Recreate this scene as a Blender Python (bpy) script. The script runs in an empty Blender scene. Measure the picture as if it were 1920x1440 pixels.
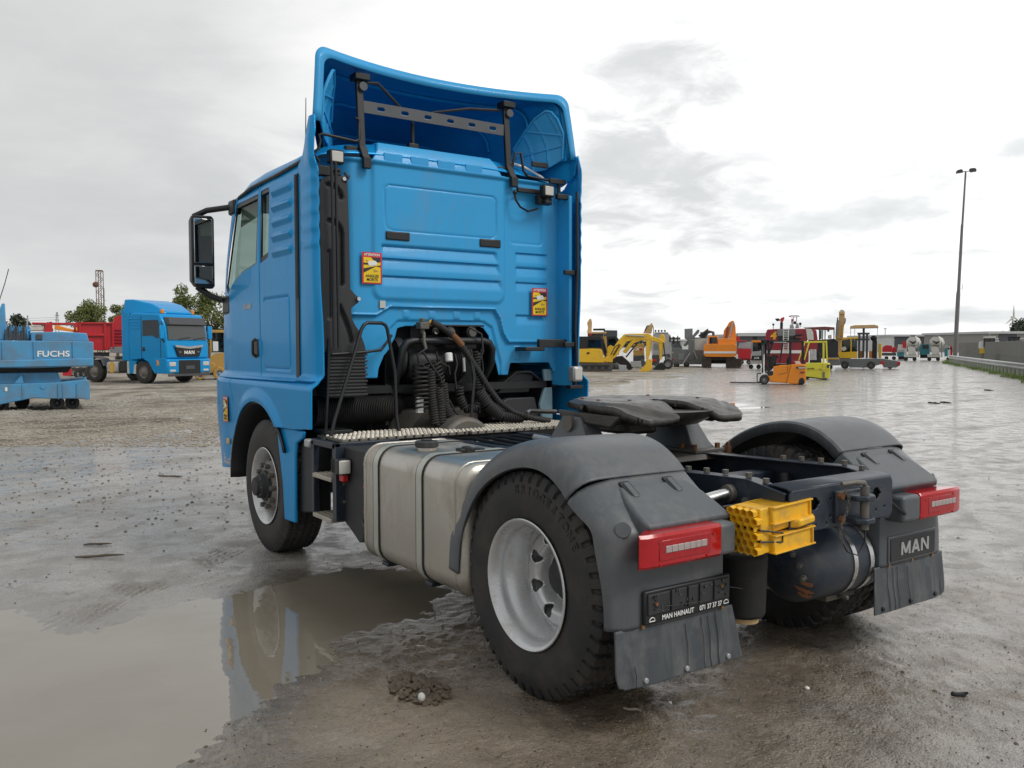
import bpy, bmesh, math, random
import numpy as np
from mathutils import Vector, Matrix, noise as mn
random.seed(7)
PI = math.pi
SC = bpy.context.scene
COL = SC.collection
# ---------------------------------------------------------------- camera, world, sun, exposure
CAM = np.array([-3.58, -3.2776, 1.6467]); YAW, PIT, ROL, FPX = .609, -.0441, -.0014, 1633.7
FW = np.array([math.sin(YAW)*math.cos(PIT), math.cos(YAW)*math.cos(PIT), math.sin(PIT)])
RT = np.array([math.cos(YAW), -math.sin(YAW), 0.0]); UP = np.cross(RT, FW)
RT, UP = math.cos(ROL)*RT+math.sin(ROL)*UP, -math.sin(ROL)*RT+math.cos(ROL)*UP
cd = bpy.data.cameras.new('camera'); cam = bpy.data.objects.new('camera', cd); COL.objects.link(cam)
cd.sensor_width = 36; cd.lens = FPX*36/1920; cd.clip_start = .05; cd.clip_end = 6000
cam.matrix_world = Matrix(((RT[0], UP[0], -FW[0], CAM[0]), (RT[1], UP[1], -FW[1], CAM[1]), (RT[2], UP[2], -FW[2], CAM[2]), (0, 0, 0, 1)))
SC.camera = cam
SC.view_settings.view_transform = 'Standard'; SC.view_settings.look = 'None'
SC.view_settings.exposure = 0.10; SC.view_settings.gamma = 1.0; SC.view_settings.use_curve_mapping = False
SUN_EL, SUN_AZ = math.radians(46), math.radians(150)      # azimuth clockwise from +Y
W = bpy.data.worlds.new('World'); SC.world = W; W.use_nodes = True
nt = W.node_tree; nt.nodes.clear(); N = nt.nodes.new; LK = nt.links.new
def nd(t, **k):
    n = N(t)
    for a, b in k.items(): setattr(n, a, b)
    return n
def mth(op, a, b=None, c=None, clamp=False):
    n = nd('ShaderNodeMath', operation=op, use_clamp=clamp)
    for i, v in enumerate((a, b, c)):
        if v is None: continue
        if isinstance(v, (int, float)): n.inputs[i].default_value = v
        else: LK(v, n.inputs[i])
    return n.outputs[0]
def ramp(fac, stops, interp='LINEAR'):
    n = nd('ShaderNodeValToRGB'); n.color_ramp.interpolation = interp
    e = n.color_ramp.elements
    while len(e) < len(stops): e.new(.5)
    for q, (p, c) in zip(e, stops):
        q.position = p; q.color = (c, c, c, 1) if isinstance(c, (int, float)) else (*c, 1)
    LK(fac, n.inputs[0]); return n.outputs[0]
def mixc(f, a, b, mode='MIX'):
    n = nd('ShaderNodeMix', data_type='RGBA', blend_type=mode)
    for k, v in ((0, f), (6, a), (7, b)):
        if isinstance(v, (int, float)): n.inputs[k].default_value = v if k == 0 else (v, v, v, 1)
        elif isinstance(v, tuple): n.inputs[k].default_value = (*v[:3], 1)
        else: LK(v, n.inputs[k])
    return n.outputs[2]
def noise(vec, scale, detail=4, rough=.55, dist=0.0, lac=2.0, out=0):
    n = nd('ShaderNodeTexNoise'); n.inputs['Scale'].default_value = scale; n.inputs['Detail'].default_value = detail
    n.inputs['Roughness'].default_value = rough; n.inputs['Distortion'].default_value = dist; n.inputs['Lacunarity'].default_value = lac
    if vec is not None: LK(vec, n.inputs['Vector'])
    return n.outputs[out]
# overcast sky: NISHITA sky behind a deck of procedural clouds, mapped on a cloud plane overhead
tc = nd('ShaderNodeTexCoord'); sp = nd('ShaderNodeSeparateXYZ'); LK(tc.outputs['Generated'], sp.inputs[0])
zz = mth('MAXIMUM', sp.outputs[2], 0.0); dn = mth('ADD', zz, .16)
cm = nd('ShaderNodeCombineXYZ'); LK(mth('DIVIDE', sp.outputs[0], dn), cm.inputs[0]); LK(mth('DIVIDE', sp.outputs[1], dn), cm.inputs[1]); LK(mth('MULTIPLY', zz, 1.5), cm.inputs[2])
n1 = noise(cm.outputs[0], .62, 3, .5, .35); n2 = noise(cm.outputs[0], 1.9, 8, .56, .25)
cl = mth('ADD', mth('MULTIPLY', n1, .5), mth('MULTIPLY', n2, .5))
# brighter towards the veiled sun on the right of the view
ba = YAW+math.radians(26)
dt = mth('ADD', mth('MULTIPLY', sp.outputs[0], math.sin(ba)), mth('MULTIPLY', sp.outputs[1], math.cos(ba)))
mr = nd('ShaderNodeMapRange', interpolation_type='SMOOTHSTEP'); LK(dt, mr.inputs[0])
mr.inputs[1].default_value = .58; mr.inputs[2].default_value = .95; mr.inputs[3].default_value = 0; mr.inputs[4].default_value = 1
brt = mr.outputs[0]
lowz = nd('ShaderNodeMapRange'); LK(zz, lowz.inputs[0]); lowz.inputs[1].default_value = .0; lowz.inputs[2].default_value = .16; lowz.inputs[3].default_value = -.045; lowz.inputs[4].default_value = .01
cl2 = mth('ADD', mth('ADD', cl, mth('MULTIPLY', brt, .135)), lowz.outputs[0])
lumc = ramp(cl2, [(.36, (.60, .63, .65)), (.47, (.72, .74, .75)), (.535, (.88, .90, .905)), (.58, (1.10, 1.10, 1.10)), (.68, (1.32, 1.31, 1.30))])
dull = ramp(cl, [(.36, (.59, .60, .605)), (.5, (.65, .66, .66)), (.62, (.73, .735, .73))])
gd = Vector((math.sin(YAW+.150)*.975, math.cos(YAW+.150)*.975, .20))
dp_ = nd('ShaderNodeVectorMath', operation='DOT_PRODUCT'); LK(tc.outputs['Generated'], dp_.inputs[0]); dp_.inputs[1].default_value = gd.normalized()
gm = nd('ShaderNodeMapRange', interpolation_type='SMOOTHSTEP'); LK(mth('ADD', dp_.outputs['Value'], mth('MULTIPLY', mth('SUBTRACT', noise(cm.outputs[0], 3.2, 7, .6, .5), .5), .055)), gm.inputs[0]); gm.inputs[1].default_value = .987; gm.inputs[2].default_value = 1.004
lumc = mixc(mth('MULTIPLY', gm.outputs[0], .85), lumc, (.66, .68, .69))
lum = mixc(brt, dull, lumc)
hz = nd('ShaderNodeMapRange', interpolation_type='SMOOTHSTEP'); LK(zz, hz.inputs[0]); hz.inputs[1].default_value = 0; hz.inputs[2].default_value = .16; hz.inputs[3].default_value = .38; hz.inputs[4].default_value = 0
lum = mixc(hz.outputs[0], lum, (.83, .85, .86))
bg = nd('ShaderNodeBackground'); LK(lum, bg.inputs[0]); bg.inputs[1].default_value = .97
sky = nd('ShaderNodeTexSky', sky_type='NISHITA'); sky.sun_disc = False; sky.sun_elevation = SUN_EL; sky.sun_rotation = SUN_AZ
bs = nd('ShaderNodeBackground'); LK(sky.outputs[0], bs.inputs[0]); bs.inputs[1].default_value = .05
mx = nd('ShaderNodeMixShader'); mx.inputs[0].default_value = .96; LK(bs.outputs[0], mx.inputs[1]); LK(bg.outputs[0], mx.inputs[2])
wo = nd('ShaderNodeOutputWorld'); LK(mx.outputs[0], wo.inputs[0])
sl = bpy.data.lights.new('sun', 'SUN'); sl.energy = 1.5; sl.angle = math.radians(22); sl.color = (1, .97, .92)
so = bpy.data.objects.new('sun', sl); COL.objects.link(so)
sd = Vector((math.sin(SUN_AZ)*math.cos(SUN_EL), math.cos(SUN_AZ)*math.cos(SUN_EL), math.sin(SUN_EL)))
so.rotation_euler = sd.to_track_quat('Z', 'Y').to_euler(); so.location = (20, -10, 30)

# ---------------------------------------------------------------- materials
MT = {}
def M(name, col, rough=.5, metal=0., coat=0., var=.18, vs=5., bump=0., bs=120., dirt=None, dam=.5, ds=3., rv=.12, spec=.5, streak=0., scol=(.1, .09, .08)):
    """plain surface: colour with soft variation, optional dirt, fine relief"""
    global nt, N, LK
    m = bpy.data.materials.new(name); m.use_nodes = True; nt = m.node_tree; nt.nodes.clear(); N = nt.nodes.new; LK = nt.links.new
    tc = nd('ShaderNodeTexCoord'); v = tc.outputs['Object']
    p = nd('ShaderNodeBsdfPrincipled'); o = nd('ShaderNodeOutputMaterial'); LK(p.outputs[0], o.inputs[0])
    n = noise(v, vs, 5, .6)
    c = mixc(n, tuple(x*(1-var) for x in col), tuple(min(1, x*(1+var)) for x in col))
    r = mth('ADD', mth('MULTIPLY', mth('SUBTRACT', n, .5), rv*2), rough, clamp=True)
    if dirt:
        dnz = noise(v, ds, 7, .7, .4); f = ramp(dnz, [(.6-dam*.3, 0.0), (.85-dam*.2, 1.0)])
        f = mth('MULTIPLY', f, min(1, .45+dam*.5)); c = mixc(f, c, dirt); r = mth('ADD', r, mth('MULTIPLY', f, .3), clamp=True)
        p.inputs['Metallic'].default_value = metal
        if metal: LK(mth('MULTIPLY', mth('SUBTRACT', 1.0, f), metal), p.inputs['Metallic'])
    else: p.inputs['Metallic'].default_value = metal
    if streak:
        mp = nd('ShaderNodeMapping'); LK(v, mp.inputs[0]); mp.inputs['Scale'].default_value = (1, 1, .09)
        sf = mth('MULTIPLY', ramp(noise(mp.outputs[0], 22, 6, .65, .2), [(.46, 0), (.72, 1)]), ramp(noise(v, 1.7, 3, .5), [(.38, 0), (.62, 1)])); sf = mth('MULTIPLY', sf, streak)
        sf = mth('ADD', sf, mth('MULTIPLY', ramp(noise(v, 160, 3, .6), [(.66, 0), (.74, 1)]), streak*.5), clamp=True)
        c = mixc(sf, c, scol); r = mth('ADD', r, mth('MULTIPLY', sf, .35), clamp=True)
    LK(c, p.inputs['Base Color']); LK(r, p.inputs['Roughness'])
    p.inputs['Specular IOR Level'].default_value = spec
    p.inputs['Coat Weight'].default_value = coat; p.inputs['Coat Roughness'].default_value = .06
    if bump:
        b = nd('ShaderNodeBump'); b.inputs['Strength'].default_value = 1; b.inputs['Distance'].default_value = bump
        LK(noise(v, bs, 5, .65), b.inputs['Height']); LK(b.outputs[0], p.inputs['Normal'])
    MT[name] = m; return m
def glassm(name, col, alpha, rough=.02):
    global nt, N, LK
    m = bpy.data.materials.new(name); m.use_nodes = True; nt = m.node_tree; nt.nodes.clear(); N = nt.nodes.new; LK = nt.links.new
    o = nd('ShaderNodeOutputMaterial'); t = nd('ShaderNodeBsdfTransparent'); t.inputs[0].default_value = (*col, 1)
    g = nd('ShaderNodeBsdfPrincipled'); g.inputs['Base Color'].default_value = (.01, .012, .012, 1); g.inputs['Roughness'].default_value = rough
    g.inputs['Specular IOR Level'].default_value = 1
    mx = nd('ShaderNodeMixShader'); mx.inputs[0].default_value = alpha; LK(t.outputs[0], mx.inputs[1]); LK(g.outputs[0], mx.inputs[2]); LK(mx.outputs[0], o.inputs[0])
    MT[name] = m; return m
M('blue', (.012, .300, .67), .32, metal=.25, coat=.24, spec=.03, streak=.22, scol=(.07, .20, .36), var=.07, vs=2.2, bump=.0004, bs=260, dirt=(.08, .19, .33), dam=.0, ds=2.5, rv=.06)
M('blue_back', (.032, .345, .70), .40, coat=.14, spec=.3, streak=.30, scol=(.10, .26, .44), var=.07, vs=3, bump=.0006, bs=220, dirt=(.17, .27, .36), dam=.12, ds=1.6)
M('blue_old', (.07, .31, .56), .55, coat=.05, var=.25, vs=1.5, dirt=(.17, .15, .13), dam=.62, ds=1.9, bump=.002, bs=30)
M('pale_blue', (.30, .45, .52), .6)
M('black', (.012, .013, .015), .45, bump=.0006, bs=90)
M('black_gloss', (.010, .010, .012), .15, coat=.3)
M('duct', (.030, .031, .034), .62, bump=.0008, bs=150, dirt=(.09, .085, .08), dam=.15)
M('rubber', (.016, .016, .017), .7, bump=.0008, bs=60, dirt=(.07, .06, .05), dam=.35, ds=4)
M('tyre', (.021, .0215, .023), .62, bump=.0009, bs=40, dirt=(.085, .068, .050), dam=.5, ds=5)
M('fender', (.084, .094, .105), .38, bump=.0005, bs=300, var=.1, dirt=(.17, .165, .155), dam=.4, ds=3.2, rv=.12, streak=.5, scol=(.20, .19, .175))
M('flap', (.055, .064, .073), .55, bump=.001, bs=25, var=.2, dirt=(.17, .175, .175), dam=.35, ds=7, streak=.45, scol=(.22, .215, .20))
M('frame', (.018, .027, .042), .38, bump=.0007, bs=70, dirt=(.10, .088, .075), dam=.3, ds=6)
M('grease', (.034, .031, .029), .34, bump=.004, bs=30, var=.5, vs=9, dirt=(.10, .09, .075), dam=.5, ds=9)
M('cast', (.13, .125, .115), .5, metal=.3, bump=.0012, bs=40, dirt=(.16, .11, .07), dam=.5, ds=8)
M('rust', (.20, .085, .035), .75, bump=.001, bs=60, var=.5, vs=12)
M('chrome', (.62, .62, .61), .22, metal=1, dirt=(.3, .26, .2), dam=.2, ds=8)
M('alu', (.52, .50, .455), .36, metal=.92, var=.10, vs=2.2, bump=.0008, bs=35, dirt=(.30, .25, .18), dam=.42, ds=4.5, streak=.35, scol=(.30, .26, .20))
M('strap', (.50, .51, .46), .45, metal=.6, dirt=(.3, .28, .24), dam=.3)
M('rim', (.60, .61, .62), .28, metal=.5, var=.08, dirt=(.36, .30, .23), dam=.35, ds=9)
M('rim_dirty', (.30, .29, .28), .45, metal=.5, dirt=(.10, .075, .055), dam=.95, ds=11, bump=.001, bs=50)
M('grate', (.46, .43, .37), .45, metal=.45, dirt=(.2, .16, .12), dam=.4, ds=9)
M('deckm', (.26, .24, .205), .5, metal=.4, dirt=(.12, .10, .08), dam=.5, ds=9)
M('yellow', (.85, .46, .012), .42, coat=.1, var=.08, bump=.0005, bs=80, dirt=(.30, .22, .10), dam=.42, ds=11)
M('white', (.8, .8, .78), .4, var=.04)
M('offwhite', (.62, .62, .58), .5, dirt=(.35, .32, .27), dam=.4, ds=.8)
M('silver', (.42, .43, .44), .4, metal=.4)
M('far_screen', (.03, .04, .038), .05, coat=.5, spec=.7, rv=0)
M('fence', (.20, .20, .19), .6)
M('grey', (.21, .22, .23), .5, dirt=(.15, .14, .12), dam=.3, ds=1.5)
M('dkgrey', (.065, .07, .078), .5)
M('plantgrey', (.16, .175, .175), .55, dirt=(.12, .11, .09), dam=.35, ds=1.2)
M('slotgrey', (.085, .09, .10), .45)
M('red', (.50, .012, .02), .45, coat=.2, var=.12, vs=1.5, dirt=(.15, .08, .06), dam=.15, ds=1)
M('darkred', (.28, .010, .022), .4, coat=.3, var=.1)
M('sticker_red', (.60, .03, .045), .4)
M('sticker_yellow', (.88, .60, .01), .4)
M('sticker_black', (.03, .028, .027), .4)
M('brick_red', (.20, .06, .05), .6, dirt=(.1, .08, .07), dam=.4)
M('orange', (.85, .27, .012), .4, coat=.2, var=.1, dirt=(.3, .2, .1), dam=.3, ds=1.2)
M('machine_yellow', (.82, .50, .02), .4, coat=.15, var=.1, dirt=(.3, .22, .1), dam=.35, ds=1.6)
M('ochre', (.50, .29, .07), .55, dirt=(.2, .14, .08), dam=.3, ds=1)
M('tan', (.62, .42, .20), .55, dirt=(.25, .2, .14), dam=.35, ds=1)
M('lime_yellow', (.72, .66, .05), .4, coat=.2, dirt=(.3, .28, .12), dam=.1, ds=1)
M('track', (.085, .068, .058), .65, bump=.003, bs=30, dirt=(.2, .16, .12), dam=.4)
M('wall_panel', (.66, .67, .66), .6, dirt=(.4, .39, .36), dam=.3, ds=.1)
M('roofm', (.50, .51, .51), .6)
M('pole', (.20, .19, .19), .5, metal=.3)
M('mast', (.16, .075, .05), .7, dirt=(.08, .06, .05), dam=.5, ds=1)
M('galv', (.42, .43, .43), .4, metal=.5, dirt=(.3, .29, .27), dam=.35, ds=1)
M('concrete', (.30, .29, .27), .8)
M('bark', (.10, .08, .06), .85, bump=.01, bs=6)
M('lens', (.55, .54, .50), .15, coat=.4, bump=.001, bs=300)
M('mirror', (.55, .58, .58), .03, metal=1, var=.02, rv=0)
M('seat', (.03, .032, .036), .8)
M('mudc', (.10, .075, .052), .55, bump=.004, bs=40, var=.4, vs=14)
M('peb', (.30, .26, .21), .65, var=.5, vs=30)
M('brass', (.35, .2, .08), .4, metal=.6)
M('teal', (.05, .25, .30), .5)
glassm('glass', (.46, .60, .54), .34); glassm('glass_dark', (.35, .42, .40), .55); glassm('glass_clear', (.85, .92, .9), .2)
def redlamp(name, col, rough):
    m = M(name, col, rough, coat=.5, var=.35, vs=30, spec=.35); p = [n for n in m.node_tree.nodes if n.type == 'BSDF_PRINCIPLED'][0]; return m
redlamp('lamp_red', (.42, .003, .008), .22); redlamp('lamp_dark', (.36, .004, .010), .3); M('lamp_strip', (.40, .33, .32), .2, coat=.6, bump=.002, bs=120)
# leaves
def leafm(name, c1, c2):
    global nt, N, LK
    m = bpy.data.materials.new(name); m.use_nodes = True; nt = m.node_tree; nt.nodes.clear(); N = nt.nodes.new; LK = nt.links.new
    g = nd('ShaderNodeNewGeometry'); p = nd('ShaderNodeBsdfPrincipled'); o = nd('ShaderNodeOutputMaterial'); LK(p.outputs[0], o.inputs[0])
    LK(mixc(g.outputs['Random Per Island'], c1, c2), p.inputs['Base Color']); p.inputs['Roughness'].default_value = .6
    MT[name] = m
leafm('leaf', (.075, .105, .025), (.21, .235, .07)); leafm('leaf_far', (.03, .045, .03), (.07, .09, .05)); leafm('grassm', (.08, .14, .02), (.22, .30, .07))

# ---------------------------------------------------------------- geometry helpers
def tag(o, label=None, cat=None, group=None, kind=None):
    if label: o['label'] = label
    if cat: o['category'] = cat
    if group: o['group'] = group
    if kind: o['kind'] = kind
    return o
def empty(name, loc=(0, 0, 0), rz=0., label=None, cat=None, group=None):
    o = bpy.data.objects.new(name, None); COL.objects.link(o); o.location = loc; o.rotation_euler = (0, 0, rz); o.empty_display_size = .2
    return tag(o, label, cat, group)
def mk(name, V, F, mat, parent=None, smooth=None, bevel=0., solid=0., seg=2):
    me = bpy.data.meshes.new(name); me.from_pydata([tuple(v) for v in V], [], F); me.validate(); me.update()
    if mat: me.materials.append(MT[mat])
    o = bpy.data.objects.new(name, me); COL.objects.link(o)
    if parent is not None: o.parent = parent
    bm = bmesh.new(); bm.from_mesh(me); bmesh.ops.recalc_face_normals(bm, faces=bm.faces); bm.to_mesh(me); bm.free()
    if smooth is not None:
        me.shade_smooth(); me.set_sharp_from_angle(angle=math.radians(smooth))
    if solid:
        s = o.modifiers.new('thickness', 'SOLIDIFY'); s.thickness = solid; s.offset = 0
    if bevel:
        b = o.modifiers.new('edge', 'BEVEL'); b.width = bevel; b.segments = seg; b.limit_method = 'ANGLE'; b.angle_limit = math.radians(40); b.use_clamp_overlap = True
        if smooth is None:
            me.shade_smooth(); me.set_sharp_from_angle(angle=math.radians(30)); b.harden_normals = False
    return o
def basis(ax):
    ax = Vector(ax).normalized(); t = Vector((0, 0, 1)) if abs(ax.z) < .9 else Vector((1, 0, 0))
    u = ax.cross(t).normalized(); return u, ax.cross(u).normalized(), ax
class G:
    def __init__(s, M=None): s.V = []; s.F = []; s.M = M
    def add(s, V, F):
        n = len(s.V)
        if s.M is not None: V = [s.M @ Vector(v) for v in V]
        s.V += [tuple(v) for v in V]; s.F += [tuple(i+n for i in f) for f in F]; return s
    def box(s, x0, x1, y0, y1, z0, z1):
        return s.add([(x, y, z) for x in (x0, x1) for y in (y0, y1) for z in (z0, z1)],
                     [(0, 1, 3, 2), (4, 6, 7, 5), (0, 4, 5, 1), (2, 3, 7, 6), (0, 2, 6, 4), (1, 5, 7, 3)])
    def cyl(s, a, b, r, r2=None, n=14, caps=True):
        a, b = Vector(a), Vector(b); r2 = r if r2 is None else r2
        u, v, w = basis(b-a); V = []
        for p, q in ((a, r), (b, r2)): V += [p+(u*math.cos(2*PI*i/n)+v*math.sin(2*PI*i/n))*q for i in range(n)]
        F = [(i, (i+1) % n, n+(i+1) % n, n+i) for i in range(n)]
        if caps: F += [tuple(range(n))[::-1], tuple(range(n, 2*n))]
        return s.add(V, F)
    def tube(s, pts, r, n=8, closed=False):
        P = [Vector(p) for p in pts]; m = len(P); V = []; F = []; u = None
        for i in range(m):
            a = P[(i-1) % m] if (i or closed) else P[i]; b = P[(i+1) % m] if (i < m-1 or closed) else P[i]
            t = (b-a).normalized()
            if u is None: u = basis(t)[0]
            u = (u-t*u.dot(t)); u = u.normalized() if u.length > 1e-6 else basis(t)[0]
            w = t.cross(u); rr = r[i] if isinstance(r, (list, tuple)) else r
            V += [P[i]+(u*math.cos(2*PI*k/n)+w*math.sin(2*PI*k/n))*rr for k in range(n)]
        for i in range(m if closed else m-1):
            j = (i+1) % m
            F += [(i*n+k, i*n+(k+1) % n, j*n+(k+1) % n, j*n+k) for k in range(n)]
        if not closed: F += [tuple(range(n))[::-1], tuple(range((m-1)*n, m*n))]
        return s.add(V, F)
    def lathe(s, prof, c=(0, 0, 0), ax=(1, 0, 0), n=40, full=2*PI, a0=0.):
        """prof: (along, radius)"""
        u, v, w = basis(ax); c = Vector(c); V = []; F = []; m = len(prof); cl = abs(full-2*PI) < 1e-6; k = n if cl else n+1
        for i in range(k):
            t = a0+full*i/n; d = u*math.cos(t)+v*math.sin(t); V += [c+w*a+d*r for a, r in prof]
        for i in range(n):
            j = (i+1) % k; F += [(i*m+q, i*m+q+1, j*m+q+1, j*m+q) for q in range(m-1)]
        return s.add(V, F)
    def prism(s, poly, ax, a0, a1):
        """poly of 2-D points extruded along ax: 'x' -> (y,z), 'y' -> (x,z), 'z' -> (x,y)"""
        f = {'x': lambda a, p: (a, p[0], p[1]), 'y': lambda a, p: (p[0], a, p[1]), 'z': lambda a, p: (p[0], p[1], a)}[ax]; n = len(poly)
        return s.add([f(a0, p) for p in poly]+[f(a1, p) for p in poly], [tuple(range(n))[::-1], tuple(range(n, 2*n))]+[(i, (i+1) % n, n+(i+1) % n, n+i) for i in range(n)])
    def bar(s, a, b, w, h, up=(0, 0, 1)):
        a, b = Vector(a), Vector(b); d = (b-a).normalized(); up = Vector(up); u = d.cross(up)
        u = u.normalized() if u.length > 1e-6 else Vector((1, 0, 0)); v = u.cross(d)
        V = [p+u*x*w/2+v*y*h/2 for p in (a, b) for x, y in ((-1, -1), (1, -1), (1, 1), (-1, 1))]
        return s.add(V, [(3, 2, 1, 0), (4, 5, 6, 7)]+[(i, (i+1) % 4, 4+(i+1) % 4, 4+i) for i in range(4)])
    def ball(s, c, r, n=10, sc=(1, 1, 1)):
        V = []; F = []
        for i in range(n+1):
            a = PI*i/n
            for j in range(n*2):
                b = PI*j/n; V.append((c[0]+r*sc[0]*math.sin(a)*math.cos(b), c[1]+r*sc[1]*math.sin(a)*math.sin(b), c[2]+r*sc[2]*math.cos(a)))
        for i in range(n):
            for j in range(n*2):
                k = (j+1) % (n*2); F.append((i*2*n+j, i*2*n+k, (i+1)*2*n+k, (i+1)*2*n+j))
        return s.add(V, F)
    def loft(s, secs, closed=True, caps=True):
        n = len(secs[0]); V = [p for q in secs for p in q]; F = []
        for i in range(len(secs)-1):
            for k in range(n if closed else n-1): F.append((i*n+k, i*n+(k+1) % n, (i+1)*n+(k+1) % n, (i+1)*n+k))
        if caps and closed: F += [tuple(range(n))[::-1], tuple(range((len(secs)-1)*n, len(secs)*n))]
        return s.add(V, F)
    def out(s, name, mat, parent=None, **k): return mk(name, s.V, s.F, mat, parent, **k)
def ss(e0, e1, x):
    t = np.clip((x-e0)/(e1-e0), 0, 1); return t*t*(3-2*t)
def rbox(a, b, ca, cb, ha, hb, r):
    qa = np.abs(a-ca)-ha+r; qb = np.abs(b-cb)-hb+r
    return np.minimum(np.maximum(qa, qb), 0)+np.hypot(np.maximum(qa, 0), np.maximum(qb, 0))-r
def psdf(a, b, poly):
    P = np.array(poly, float); d = np.full(a.shape, 1e9); ins = np.zeros(a.shape, bool); n = len(P)
    for i in range(n):
        x0, y0 = P[i]; x1, y1 = P[(i+1) % n]; ex, ey = x1-x0, y1-y0
        t = np.clip(((a-x0)*ex+(b-y0)*ey)/(ex*ex+ey*ey+1e-12), 0, 1); d = np.minimum(d, np.hypot(a-x0-t*ex, b-y0-t*ey))
        c = ((y0 > b) != (y1 > b)); xi = ex*(b-y0)/(ey if abs(ey) > 1e-12 else 1e-12)+x0; ins ^= c & (a < xi)
    return np.where(ins, -d, d)
def sheet(name, pos, ar, br, res, mat, parent=None, sdf=None, solid=.004, smooth=40, bevel=0):
    """surface over (a,b); pos(a,b)->x,y,z arrays; kept where sdf(a,b)<0, its rim snapped on the outline"""
    na = int((ar[1]-ar[0])/res)+2; nb = int((br[1]-br[0])/res)+2
    A, Bb = np.meshgrid(np.linspace(*ar, na), np.linspace(*br, nb), indexing='ij'); idx = np.arange(na*nb).reshape(na, nb)
    q = np.stack([idx[:-1, :-1], idx[1:, :-1], idx[1:, 1:], idx[:-1, 1:]], -1).reshape(-1, 4)
    if sdf is not None:
        S = sdf(A, Bb); ok = (S.ravel()[q] < 0).any(1) & (S.ravel()[q].max(1) < res*2); q = q[ok]
        for _ in range(3):
            e = res*.25; S = sdf(A, Bb); ga = (sdf(A+e, Bb)-sdf(A-e, Bb))/(2*e); gb = (sdf(A, Bb+e)-sdf(A, Bb-e))/(2*e); g = np.hypot(ga, gb)+1e-6
            mv = np.clip(S, 0, res*2); A = A-mv*ga/g; Bb = Bb-mv*gb/g
    X, Y, Z = pos(A, Bb); V = np.stack([X+0*A, Y+0*A, Z+0*A], -1).reshape(-1, 3)
    used = np.unique(q); rm = np.full(na*nb, -1); rm[used] = np.arange(len(used))
    return mk(name, V[used].tolist(), rm[q].tolist(), mat, parent, smooth=smooth, solid=solid, bevel=bevel)
def text(s, size, mat, o, xd, ud, parent, name='lettering', ext=.001, bold=0., align='CENTER', sx=1., sh=0.):
    cu = bpy.data.curves.new(name, 'FONT'); cu.body = s; cu.size = size; cu.extrude = ext; cu.offset = bold; cu.align_x = align; cu.align_y = 'CENTER'; cu.resolution_u = 3; cu.shear = sh
    t = bpy.data.objects.new('t', cu); COL.objects.link(t); dg = bpy.context.evaluated_depsgraph_get()
    me = bpy.data.meshes.new_from_object(t.evaluated_get(dg)); bpy.data.objects.remove(t)
    xd, ud = Vector(xd).normalized(), Vector(ud).normalized(); nn = xd.cross(ud)
    for v in me.vertices: v.co = Vector(o)+xd*v.co.x*sx+ud*v.co.y+nn*v.co.z
    me.materials.clear(); me.materials.append(MT[mat]); me.name = name
    ob = bpy.data.objects.new(name, me); COL.objects.link(ob); ob.parent = parent; return ob
def block_letters(o, xd, ud, h, mat, parent, st=.24, dep=.004):
    """wide block capitals M A N, every letter a mesh of its own"""
    o, xd, ud = Vector(o), Vector(xd), Vector(ud); nn = xd.cross(ud); w = st*h; wd = (1.25*h, 1.15*h, 1.1*h); gap = .16*h; x = -(sum(wd)+2*gap)/2
    for ch, W_ in zip('MAN', wd):
        i = w/2; k = w*.62
        Q = {'M': [[(0, 0), (w, 0), (w, 1), (0, 1)], [(W_-w, 0), (W_, 0), (W_, 1), (W_-w, 1)], [(0, 1), (w*1.1, 1), (W_/2+k, .12), (W_/2-k, .12)], [(W_, 1), (W_-w*1.1, 1), (W_/2-k, .12), (W_/2+k, .12)]],
             'A': [[(0, 0), (w*1.1, 0), (W_/2+k, 1), (W_/2-k, 1)], [(W_, 0), (W_-w*1.1, 0), (W_/2-k, 1), (W_/2+k, 1)], [(W_*.25, .2), (W_*.75, .2), (W_*.68, .42), (W_*.32, .42)]],
             'N': [[(0, 0), (w, 0), (w, 1), (0, 1)], [(W_-w, 0), (W_, 0), (W_, 1), (W_-w, 1)], [(0, 1), (w*1.15, 1), (W_, 0), (W_-w*1.15, 0)]]}[ch]
        g = G()
        for n_, q in enumerate(Q):
            z1 = dep+.0003*n_; P = [(a if a <= W_ else W_, b) for a, b in q]
            g.add([o+xd*(x+a)+ud*((b-.5)*h)+nn*z for z in (0, z1) for a, b in P], [(3, 2, 1, 0), (4, 5, 6, 7), (0, 1, 5, 4), (1, 2, 6, 5), (2, 3, 7, 6), (3, 0, 4, 7)])
        g.out('letter', mat, parent); x += W_+gap
def inst(o, parent=None, name=None):
    c = o.copy(); COL.objects.link(c)
    if name: c.name = name
    if parent is not None: c.parent = parent
    return c
def copy_tree(o, parent=None):
    c = inst(o, parent)
    for ch in list(o.children): copy_tree(ch, c)
    return c
def pray(u, v):
    return FW+RT*(u-960)/FPX-UP*(v-720)/FPX
def gp(u, v):
    d = pray(u, v); t = -CAM[2]/d[2]; return (CAM+d*t)[:2]
def hash2(i, j, k=0):
    n = (i*374761393+j*668265263+k*1274126177) & 0xffffffff; n = ((n ^ (n >> 13))*1274126177) & 0xffffffff
    return ((n ^ (n >> 16)) & 0xffff)/65535.0
def vn(x, y, k=0):
    xi = np.floor(x).astype(np.int64); yi = np.floor(y).astype(np.int64); fx = x-xi; fy = y-yi
    fx = fx*fx*fx*(fx*(fx*6-15)+10); fy = fy*fy*fy*(fy*(fy*6-15)+10)
    a, b, c, d = hash2(xi, yi, k), hash2(xi+1, yi, k), hash2(xi, yi+1, k), hash2(xi+1, yi+1, k)
    return (a*(1-fx)+b*fx)*(1-fy)+(c*(1-fx)+d*fx)*fy
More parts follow.
